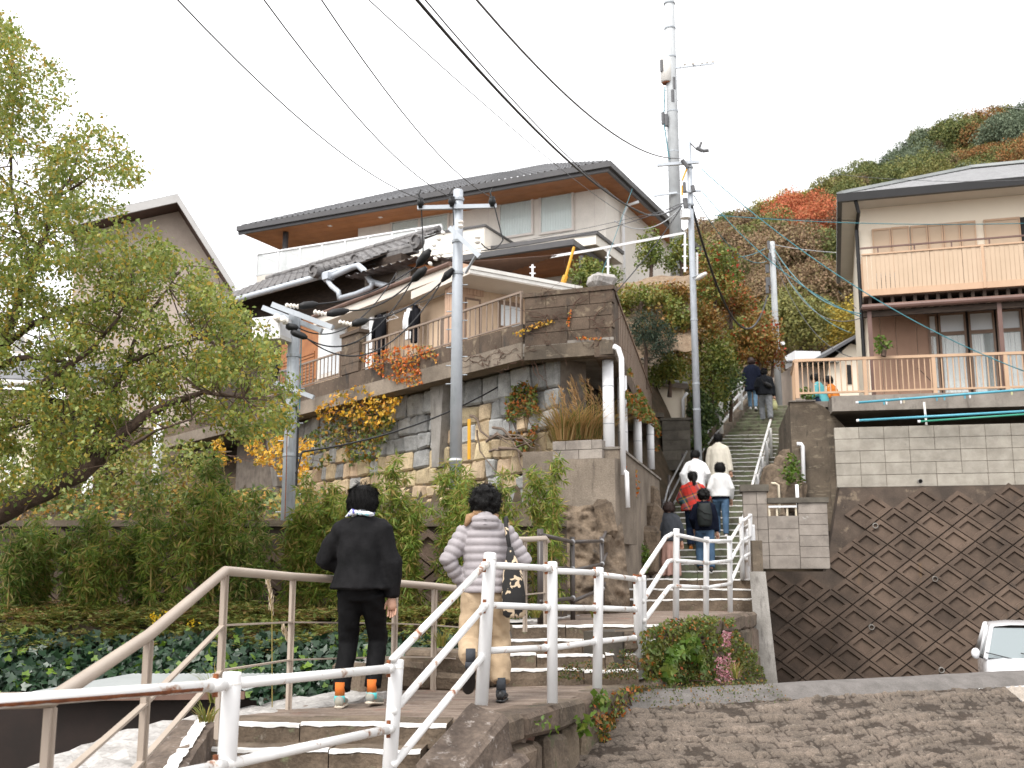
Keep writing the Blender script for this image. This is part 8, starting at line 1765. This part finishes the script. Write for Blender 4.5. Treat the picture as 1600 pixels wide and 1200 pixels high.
    # hair
    hs_ = S.get('hair', 'short'); g = MB(); hm_ = S.get('hair_mat', 'hair_black')
    g.rings([(0, -.012, .128, .02, .03), (0, -.012, .118, .055, .07), (0, -.012, .09, .083, .103), (0, -.014, .05, .096, .112), (0, -.02, .01, .097, .106), (0, -.03, -.03, .088, .088), (0, -.042, -.062, .072, .06), (0, -.046, -.08, .05, .04)][::-1], 18, HM)
    if hs_ == 'bob': g.rings([(0, -.022, .09, .09, .098), (0, -.024, .02, .113, .112), (0, -.03, -.035, .114, .1), (0, -.036, -.07, .1, .08), (0, -.04, -.09, .07, .05)][::-1], 18, HM)
    if hs_ == 'ponytail': g.tube([HM @ Vector(p) for p in ((0, -.09, .03), (0, -.135, .02), (0, -.15, -.05), (-.01, -.15, -.13), (-.02, -.14, -.22), (-.02, -.135, -.27))], [.03, .036, .04, .036, .026, .01], 10)
    if hs_ == 'curly':
        rgc = np.random.default_rng(5)
        for _ in range(70):
            d = rgc.normal(size=3); d /= np.linalg.norm(d)
            if d[1] > .55 and d[2] < .5: continue
            g.ball(HM @ Vector((d[0] * .108, -.02 + d[1] * .112, .03 + d[2] * .112)), .03, 7, 5)
    remeshed(g, vx * .6, 'hair', hm_, root, M, 1, (lambda c: .004 * noise.noise(Vector((c.x * 60, c.y * 60, c.z * 14)))) if hs_ != 'curly' else (lambda c: .006 * noise.noise(c * 70)))
    W2 = Matrix.Translation(Vector(loc)) @ M
    hr = [o for o in root.children if o.name.startswith('hair')][0]; rh_ = np.random.default_rng(3); nv = len(hr.data.vertices); hv = np.empty(nv * 3); hn = np.empty(nv * 3); hr.data.vertices.foreach_get('co', hv); hr.data.vertices.foreach_get('normal', hn)
    ii = rh_.integers(0, nv, 2600 if vx < .018 else 700); hv = hv.reshape(-1, 3)[ii]; hn = hn.reshape(-1, 3)[ii]; dn = np.array([0, 0, -1.0]) - hn * (-hn[:, 2:3]); dn = dn + hn * .12 if hs_ != 'curly' else hn * .5 + rh_.normal(size=hn.shape) * .6
    leaves('strands', hv + np.array(loc) + hn * .002, .055 if hs_ != 'curly' else .035, hm_, hr, 'strand', dirs=dn * 1.6, spread=.12 if hs_ != 'curly' else .4, normals=hn, nb=2.0, rng=rh_)
    return dict(root=root, W=W2, T=T, hc=hc, HM=HM, arms=arms, hip=hip, ank=ank)
def part(mb, name, mat, P, smooth=True):
    mb.v = [tuple(P['W'] @ Vector(v)) for v in mb.v]; return mb.done(name, mat, P['root'], smooth=smooth)

# --- walker in black
px = PY(562, 1000, 8.4).x
A = person('person in a loose black blouse and black jeans walking up, orange socks and grey sneakers', (px, 8.4, Z1), -.1, 1.64, dict(vox=.017, seed=3, feet=[(-.115, -.06, .0), (.10, .06, .0, -.12)], hands=[(-.10, .2, .12), (.235, .03, -.10)], elbow=[(-1.0, -.25, -.15), (.6, -.5, -.2)], lean=.03, head=(.35, .12), hair='bob',
    top=dict(mat='cloth_black', name='blouse', fit=.035, hem=.0, flare=.062, sleeve=(.092, .10, .055), fold=.02, collar=False), bottom=dict(mat='denim_black', r=(.098, .075, .066), len=.90, fold=.008), shoes=dict(mat='shoe_grey', sole='shoe_sole', sock=('sock_orange', 'sock_teal'))))
mb = MB(); n = 26; HMn = A['T'](0, -.005, .345 * 1.66)
for (dz, r_) in ((0, .03), (.012, .026)):
    mb.tube([HMn + Vector((.074 * math.cos(t), .07 * math.sin(t), dz + .012 * math.sin(t * 3))) for t in np.linspace(0, 2 * math.pi, n)], r_ * .62, 8, False)
part(mb, 'neck_scarf', 'neck_scarf', A); mb = MB(); kp = HMn + Vector((-.0, -.085, .0)); mb.ball(kp, (.024, .02, .02), 8, 6); mb.tube([kp, kp + Vector((-.06, -.005, .008)), kp + Vector((-.12, .01, -.03))], [.012, .026, .004], 8); mb.tube([kp, kp + Vector((.06, -.005, -.008)), kp + Vector((.10, .01, -.005))], [.012, .02, .004], 8); part(mb, 'scarf_knot', 'neck_scarf', A)
mb = MB(); mb.tube([A['HM'] @ Vector(p) for p in ((.08, -.01, .012), (.08, .085, .016))], .003, 6); mb.tube([A['HM'] @ Vector((.03 + .028 * math.cos(t), .102, .01 + .02 * math.sin(t))) for t in np.linspace(0, 6.28, 14)], .003, 5, False); part(mb, 'glasses', 'hair_black', A)
# --- walker in the quilted jacket
px = PY(757, 1000, 8.7).x
B = person('person in a grey quilted puffer jacket and khaki trousers mid-stride, curly black hair', (px, 8.7, Z1), .02, 1.64, dict(vox=.017, seed=8, feet=[(-.10, -.30, .14, -1.05), (.13, .05, .0)], hands=[(-.16, .05, .02), (.17, .2, .06)], elbow=[(-1.0, -.5, -.1), (1.0, -.45, -.1)], lean=.05, head=(-.05, .0), hair='curly',
    top=dict(mat='puffer_grey', name='puffer_jacket', fit=.035, hem=-.02, flare=.012, sleeve=(.078, .074, .05), fold=.01, hood=True, quilt=.062), bottom=dict(mat='khaki', r=(.108, .094, .078), len=.84, fold=.012), shoes=dict(mat='shoe_black', sole='shoe_black', sock=('charcoal_knit', 'charcoal_knit'))))
mb = MB(); q = B['T'](0, -.01, .35 * 1.64); mb.tube([q + Vector((.085 * math.cos(t), .075 * math.sin(t), .02 * math.sin(2 * t))) for t in np.linspace(0, 6.28, 20)], .028, 8, False); mb.tube([q + Vector((-.07, -.05, .0)), q + Vector((-.125, -.07, -.02)), q + Vector((-.155, -.08, -.085))], [.03, .036, .012], 8); part(mb, 'scarf', 'scarf_brown', B)
mb = MB(); h0 = B['T'](0, -.125, .315 * 1.64); 
for dz in (-.02, .02): mb.tube([h0 + Vector((-.06, .0, dz)), h0 + Vector((0, -.035, dz + .004)), h0 + Vector((.06, .0, dz))], .004, 6)
part(mb, 'hood_seam', 'puffer_grey', B)
# tote on the right shoulder
shp = B['W'] @ B['arms'][1][0]; tote = thing('tote_bag', 'black tote bag printed with pale animal shapes hanging from the shoulder', 'bag', shp + V3(.03, -.1, -.75)); mb = MB()
c = shp + V3(.045, -.155, 0)
mb.rings([(c.x + .02, c.y, c.z - .70, .06, .03), (c.x + .02, c.y, c.z - .68, .088, .042), (c.x + .015, c.y, c.z - .52, .092, .05), (c.x + .008, c.y, c.z - .36, .075, .04), (c.x - .005, c.y + .01, c.z - .24, .04, .026), (c.x - .012, c.y + .02, c.z - .16, .02, .016)], 18); mb.done('bag', 'tote_print', tote, smooth=True)
mb = MB(); mb.tube([c + V3(-.01, .02, -.2), c + V3(-.035, .04, -.06), c + V3(-.05, .10, .06), c + V3(-.045, .17, .075), c + V3(-.03, .25, .02), c + V3(.0, .26, -.2)], .016, 8); mb.done('strap', 'tote_print', tote, smooth=True)
# --- the group on the stairs
def onstair(u, v, Y): return (PY(u, v, Y).x, Y, stair_z(Y))
C_ = person('person in a long cream coat at the head of the stair group, dark hair', onstair(1124, 760, 25.4), -.3, 1.74, dict(feet=[(-.09, .1, .0), (.09, -.12, -.12)], hands=[(-.26, .05, -.06), (.27, .05, -.08)], lean=.08, top=dict(mat='cream_coat', name='coat', fit=.05, hem=-.2, flare=.04, sleeve=(.085, .075, .065), fold=.012, collar=True), bottom=dict(mat='charcoal_knit'), shoes=dict(mat='shoe_black')))
D_ = person('person in an untucked white shirt with head bowed beside the steel handrail', onstair(1088, 800, 24.2), -.25, 1.68, dict(feet=[(-.09, .1, .0), (.09, -.1, -.12)], hands=[(-.27, .08, -.02), (.24, .15, .05)], lean=.2, head=(.25, .5), seed=2, top=dict(mat='white_shirt', name='shirt', fit=.045, hem=-.07, flare=.04, sleeve=(.08, .072, .05), fold=.014, collar=True), bottom=dict(mat='navy'), shoes=dict(mat='shoe_black')))
E_ = person('person in a pale grey sweater and blue jeans with a dark bob', onstair(1127, 800, 23.5), -.2, 1.6, dict(feet=[(-.08, .16, .0), (.09, -.1, -.12)], hands=[(-.2, .12, .0), (.22, .1, -.02)], lean=.06, hair='bob', seed=5, top=dict(mat='sweater_pale', name='sweater', fit=.035, hem=.015, flare=.03, sleeve=(.075, .068, .05), fold=.01), bottom=dict(mat='denim_blue', r=(.1, .076, .06)), shoes=dict(mat='shoe_white')))
mb = MB(); h = E_['hip']; mb.rings([(h.x, h.y, h.z - .02, .185, .145), (h.x, h.y, h.z + .05, .18, .14)], 18); part(mb, 'shirt_hem', 'navy', E_)
F_ = person('person wrapped in a red tartan shawl with a long dark ponytail', onstair(1084, 840, 22.7), -.25, 1.64, dict(feet=[(-.08, .2, .0), (.09, -.1, -.0)], hands=[(-.1, .22, .05), (.1, .24, .1)], elbow=[(-1, -.3, -.1), (1, -.3, -.1)], lean=.14, head=(-.3, .2), hair='ponytail', seed=7, top=dict(mat='tartan', name='shawl', fit=.06, hem=-.03, flare=.05, sleeve=(.1, .1, .09), fold=.015), bottom=dict(mat='denim_dark', r=(.098, .085, .075), len=.9), shoes=dict(mat='orange_cloth', sole='shoe_white')))
G_ = person('person in a navy top and dark jeans, curly dark hair', onstair(1102, 850, 21.75), -.15, 1.62, dict(feet=[(-.1, .1, .0), (.1, -.2, -.14)], hands=[(-.2, .18, .02), (.24, .06, -.08)], lean=.08, hair='curly', seed=9, top=dict(mat='navy', name='sweatshirt', fit=.04, hem=-.02, flare=.02, sleeve=(.078, .07, .05), fold=.01), bottom=dict(mat='denim_blue', r=(.11, .09, .08), len=.93), shoes=dict(mat='shoe_black', sole='shoe_white')))
bpk = thing('backpack', 'dark green roll-top backpack on the navy sweatshirt', 'backpack', G_['W'] @ G_['T'](0, -.2, .02)); mb = MB()
for (zz, rx, ry) in ((.02, .11, .05), (.05, .135, .07), (.2, .15, .085), (.34, .14, .075), (.44, .115, .05), (.5, .1, .025)): pass
mb.rings([(*(G_['T'](0, -.195, zz).to_tuple()[:2]), G_['T'](0, 0, zz).z, rx, ry) for (zz, rx, ry) in ((.04, .10, .05), (.07, .13, .07), (.22, .15, .085), (.36, .14, .075), (.45, .12, .05), (.5, .11, .02))], 16); mb.v = [tuple(G_['W'] @ Vector(v)) for v in mb.v]; mb.done('pack', 'backpack_green', bpk, smooth=True)
for sgn in (-1, 1): mb = MB(); mb.tube([G_['W'] @ G_['T'](sgn * .09, -.15, .46), G_['W'] @ G_['T'](sgn * .12, -.03, .535), G_['W'] @ G_['T'](sgn * .13, .12, .46), G_['W'] @ G_['T'](sgn * .17, .1, .2)], .018, 8); mb.done('strap', 'backpack_green', bpk, smooth=True)
for zz in (.18, .3): mb = MB(); mb.tube([G_['W'] @ G_['T'](-.13, -.25, zz + .1), G_['W'] @ G_['T'](0, -.29, zz), G_['W'] @ G_['T'](.13, -.25, zz - .03)], .008, 6); mb.done('seam_strap', 'black_rubber', bpk)
H_ = person('person in a charcoal sweatshirt and long pale pink skirt with a brown bob', (PY(1047, 850, 20.9).x, 20.9, Z3), -.1, 1.46, dict(feet=[(-.07, .08, .0), (.07, -.05, .0)], hands=[(-.2, .12, .02), (.22, .06, -.04)], lean=.1, head=(.1, .35), hair='bob', hair_mat='hair_brown', seed=11, top=dict(mat='charcoal_knit', name='sweatshirt', fit=.05, hem=-.03, flare=.035, sleeve=(.085, .08, .055), fold=.012), bottom=dict(mat='pink_cloth', name='skirt', skirt=.05), shoes=dict(mat='shoe_white')))
# --- pair near the top
I_ = person('person in a long navy coat and light jeans climbing near the stair top, brown bob', onstair(1176, 620, 33.7), -.2, 1.66, dict(feet=[(-.08, .15, .0), (.08, -.12, -.12)], hands=[(-.22, .12, -.02), (.2, .15, .02)], lean=.04, hair='bob', hair_mat='hair_brown', seed=12, vox=.024, top=dict(mat='navy', name='coat', fit=.05, hem=-.17, flare=.05, sleeve=(.085, .075, .06), fold=.01), bottom=dict(mat='denim_light'), shoes=dict(mat='shoe_white')))
J_ = person('person in a dark jacket and grey trousers stooping up the stairs with black cap', onstair(1197, 640, 32.5), -.15, 1.72, dict(feet=[(-.1, .12, .0), (.1, -.22, -.08, -.35)], hands=[(-.2, .18, .02), (.26, .08, -.12)], lean=.22, head=(.1, .2), seed=13, vox=.024, top=dict(mat='jacket_dark', name='jacket', fit=.05, hem=-.03, flare=.03, sleeve=(.085, .078, .055), fold=.014, collar=True), bottom=dict(mat='trousers_grey', r=(.11, .09, .078), fold=.012), shoes=dict(mat='shoe_black', sole='shoe_sole')))
mb = MB(); mb.rings([(0, -.015, .05, .1, .118), (0, -.015, .09, .097, .115), (0, -.015, .125, .07, .085), (0, -.015, .14, .03, .04)], 16, J_['HM']); part(mb, 'cap', 'laundry_dark', J_)
xb = thing('sling_bag', 'black sling bag worn across the stooping person back', 'bag', J_['W'] @ J_['T'](.08, -.2, .2)); mb = MB(); T_ = J_['T']; mb.tube([J_['W'] @ T_(-.05, -.185, .32), J_['W'] @ T_(.0, -.2, .29), J_['W'] @ T_(.13, -.2, .2), J_['W'] @ T_(.18, -.16, .17)], [.03, .07, .075, .03], 10); mb.done('pouch', 'black_rubber', xb, smooth=True); mb = MB(); mb.tube([J_['W'] @ T_(-.04, -.185, .32), J_['W'] @ T_(-.1, -.12, .46), J_['W'] @ T_(-.11, .05, .5)], .014, 6); mb.done('strap', 'black_rubber', xb)
hand = J_['W'] @ J_['arms'][1][2]; yb = thing('carrier_bag', 'pale yellow carrier bag held by the stooping person', 'bag', hand + V3(0, 0, -.42)); mb = MB(); mb.rings([(hand.x, hand.y, hand.z - .42, .09, .05), (hand.x, hand.y, hand.z - .28, .1, .06), (hand.x, hand.y, hand.z - .14, .06, .03), (hand.x, hand.y, hand.z - .05, .02, .015)], 12); mb.done('sack', 'yellow_bag', yb, smooth=True); mb = MB(); mb.tube([hand + V3(-.02, 0, -.06), hand + V3(0, 0, .0), hand + V3(.02, 0, -.06)], .008, 6); mb.done('handle', 'yellow_bag', yb)
# --- two people crouching behind the deck railing
for (u, lab, m1, m2, Yq) in ((1288, 'person in a teal top crouching behind the deck railing', 'teal_cloth', 'denim_dark', 25.3), (1308, 'person in an orange vest sitting behind the deck railing', 'orange_cloth', 'laundry_dark', 25.6)):
    person(lab, (PY(u, 615, Yq).x, Yq, dz1), .9, 1.5, dict(vox=.026, hip=.16, feet=[(-.1, .28, 0), (.1, .28, 0)], hands=[(-.1, .28, .1), (.1, .28, .1)], lean=.3, head=(0, .3), top=dict(mat=m1, fit=.03), bottom=dict(mat=m2), shoes=dict(mat='shoe_white')))
bpy.data.objects.remove(TO); bpy.data.scenes.remove(TS)
# ---------------------------------------------------------------- white small car beyond the crest
def car(loc, rz):
    t = thing('small_car', 'white small car parked beyond the crest of the ramp', 'car', loc); R = Matrix.Rotation(rz, 4, 'Z'); W_ = Matrix.Translation(Vector(loc)) @ R
    def D(mb, name, mat, parent=t, smooth=False): mb.v = [tuple(W_ @ Vector(v)) for v in mb.v]; return mb.done(name, mat, parent, smooth)
    # nose looks towards -y; sections along y: (y, half width low, half width top, z low, z top)
    sec = [(-1.68, .60, .56, .32, .62), (-1.66, .66, .63, .25, .72), (-1.55, .71, .69, .2, .86), (-1.2, .735, .72, .2, .95), (-.78, .74, .725, .2, 1.0), (.2, .74, .73, .2, 1.0), (1.3, .74, .73, .2, 1.0), (1.62, .72, .70, .24, .96), (1.7, .66, .64, .35, .8)]
    mb = MB(); n = 0; b0 = 0; K = 12
    for (y, wl, wt, zl, zt) in sec:
        prof = [(-wl * .9, zl), (-wl, zl + .12), (-wl * 1.0, (zl + zt) / 2), (-wt, zt - .1), (-wt * .92, zt - .02), (-wt * .6, zt + .015), (wt * .6, zt + .015), (wt * .92, zt - .02), (wt, zt - .1), (wl, (zl + zt) / 2), (wl, zl + .12), (wl * .9, zl)]
        mb.v += [(x, y, z) for x, z in prof]
    for i in range(len(sec) - 1):
        for j in range(K): mb.f.append((i * K + j, i * K + (j + 1) % K, (i + 1) * K + (j + 1) % K, (i + 1) * K + j))
    mb.f.append(tuple(range(K))); mb.f.append(tuple((len(sec) - 1) * K + j for j in range(K))[::-1]); D(mb, 'body', 'car_paint', smooth=True)
    zb, zr = 1.0, 1.50; g = [(-.80, .69), (-.28, .60), (1.0, .60), (1.5, .66)]
    # roof, pillars
    mb = MB(); rs = [(-.30, .53, zr - .03), (-.1, .575, zr), (.6, .585, zr + .02), (1.05, .57, zr - .01), (1.15, .54, zr - .04)]
    for (y, w, z) in rs: mb.v += [(-w, y, z - .05), (-w * .96, y, z), (-w * .5, y, z + .025), (w * .5, y, z + .025), (w * .96, y, z), (w, y, z - .05)]
    for i in range(len(rs) - 1):
        for j in range(5): mb.f.append((i * 6 + j, i * 6 + j + 1, i * 6 + 7 + j, i * 6 + 6 + j))
    D(mb, 'roof', 'car_paint', smooth=True)
    for s in (-1, 1):
        for (p, q, r_) in (((s * .69, -.80, zb), (s * .55, -.30, zr - .04), .035), ((s * .71, .3, zb), (s * .585, .3, zr - .03), .035), ((s * .70, 1.5, zb), (s * .56, 1.12, zr - .04), .06)): m_ = MB(); m_.tube([p, q], r_, 8); D(m_, 'pillar', 'car_paint', smooth=True)
        m_ = MB(); m_.prism([Vector((s * .70, -.75, zb)), Vector((s * .71, .28, zb)), Vector((s * .585, .28, zr - .05)), Vector((s * .56, -.28, zr - .06))], (s * -.012, 0, 0)); D(m_, 'side_window', 'windscreen')
        m_ = MB(); m_.prism([Vector((s * .71, .32, zb)), Vector((s * .70, 1.42, zb)), Vector((s * .57, 1.1, zr - .05)), Vector((s * .585, .32, zr - .05))], (s * -.012, 0, 0)); D(m_, 'side_window', 'windscreen')
        m_ = MB(); m_.ball((s * .52, -1.56, .74), (.14, .1, .1), 12, 8); D(m_, 'headlight', 'lamp_glass', smooth=True)
        m_ = MB(); m_.ball((s * .82, -.58, 1.06), (.07, .055, .085), 12, 8); mo = D(m_, 'mirror', 'car_paint', smooth=True); m_ = MB(); m_.tube([(s * .70, -.6, 1.0), (s * .78, -.58, 1.03)], .025, 8); D(m_, 'mirror_arm', 'black_rubber', mo)
        for y in (-1.08, 1.12):
            m_ = MB(); m_.tube([(s * .60, y, .27), (s * .75, y, .27)], .27, 22); wo = D(m_, 'wheel', 'black_rubber'); m_ = MB(); m_.tube([(s * .751, y, .27), (s * .76, y, .27)], .17, 18); D(m_, 'rim', 'chrome', wo)
    m_ = MB(); m_.prism([Vector((-.66, -.80, zb + .01)), Vector((.66, -.80, zb + .01)), Vector((.53, -.30, zr - .05)), Vector((-.53, -.30, zr - .05))], (0, .012, -.006)); D(m_, 'windscreen', 'windscreen')
    m_ = MB(); m_.prism([Vector((-.64, 1.5, zb + .01)), Vector((.64, 1.5, zb + .01)), Vector((.53, 1.13, zr - .05)), Vector((-.53, 1.13, zr - .05))], (0, -.012, 0)); D(m_, 'rear_window', 'windscreen')
    for x in (-.3, .2): m_ = MB(); m_.tube([(x, -.835, zb + .0), (x - .38, -.78, zb + .09)], .009, 6); D(m_, 'wiper', 'black_rubber')
    m_ = MB(); m_.bb(-.4, .4, -1.70, -1.64, .52, .6); D(m_, 'grille', 'black_rubber'); m_ = MB(); m_.bb(-.165, .165, -1.72, -1.705, .36, .5); D(m_, 'number_plate', 'yellow_bag')
    m_ = MB(); m_.bb(-.6, .6, -.5, 1.4, .5, 1.02); D(m_, 'interior', 'room_dark')
    for x in (-.33, .33): m_ = MB(); m_.rings([(x, .15, 1.0, .2, .07), (x, .18, 1.25, .19, .06), (x, .2, 1.3, .12, .05), (x, .2, 1.4, .1, .045)], 12); D(m_, 'seat', 'charcoal_knit', smooth=True)
cl = PY(1579, 1010, 16.2); rt_ = CN.dot(Vector((cl.x, cl.y, 0)) - Vector((CR0.x, CR0.y, 0))); car((cl.x + 1.1, 18.0, PY(1579, 975, 16.6).z - 1.56), -.36)
# ---------------------------------------------------------------- low dark shed with ribbed roof beside the steps
sd = thing('low_shed', 'low dark brown shed with pale ribbed metal roof beside the steps', 'shed', (-3.4, 8.2, -2.2))
c0, c1, c2, c3 = V3(-3.5, 8.15, -.81), V3(-1.95, 8.2, -.80), V3(-1.72, 8.9, -.74), V3(-3.0, 8.85, -.74); mb = MB(); n = 66
for i in range(n + 1): t = i / n; h = .010 * (i % 2); mb.v += [tuple(c0.lerp(c1, t) + V3(0, 0, h)), tuple(c3.lerp(c2, t) + V3(0, 0, h))]
mb.f = [(2 * i, 2 * i + 2, 2 * i + 3, 2 * i + 1) for i in range(n)]; mb.done('roof', 'shed_metal', sd, fix=False)
mb = MB(); mb.prism([c0 + V3(0, 0, -.06), c1 + V3(0, 0, -.06), c1 + V3(0, 0, -.005), c0 + V3(0, 0, -.005)], (0, .03, 0)); mb.done('fascia', 'fascia_brown', sd)
mb = MB(); mb.prism([c0 + V3(-1.5, .12, -.07), c1 + V3(-.15, .12, -.07), c2 + V3(-.25, -.2, -.18), c3 + V3(-1.5, -.2, -.18)], (0, 0, -1.3)); mb.done('wall', 'shed_brown', sd)
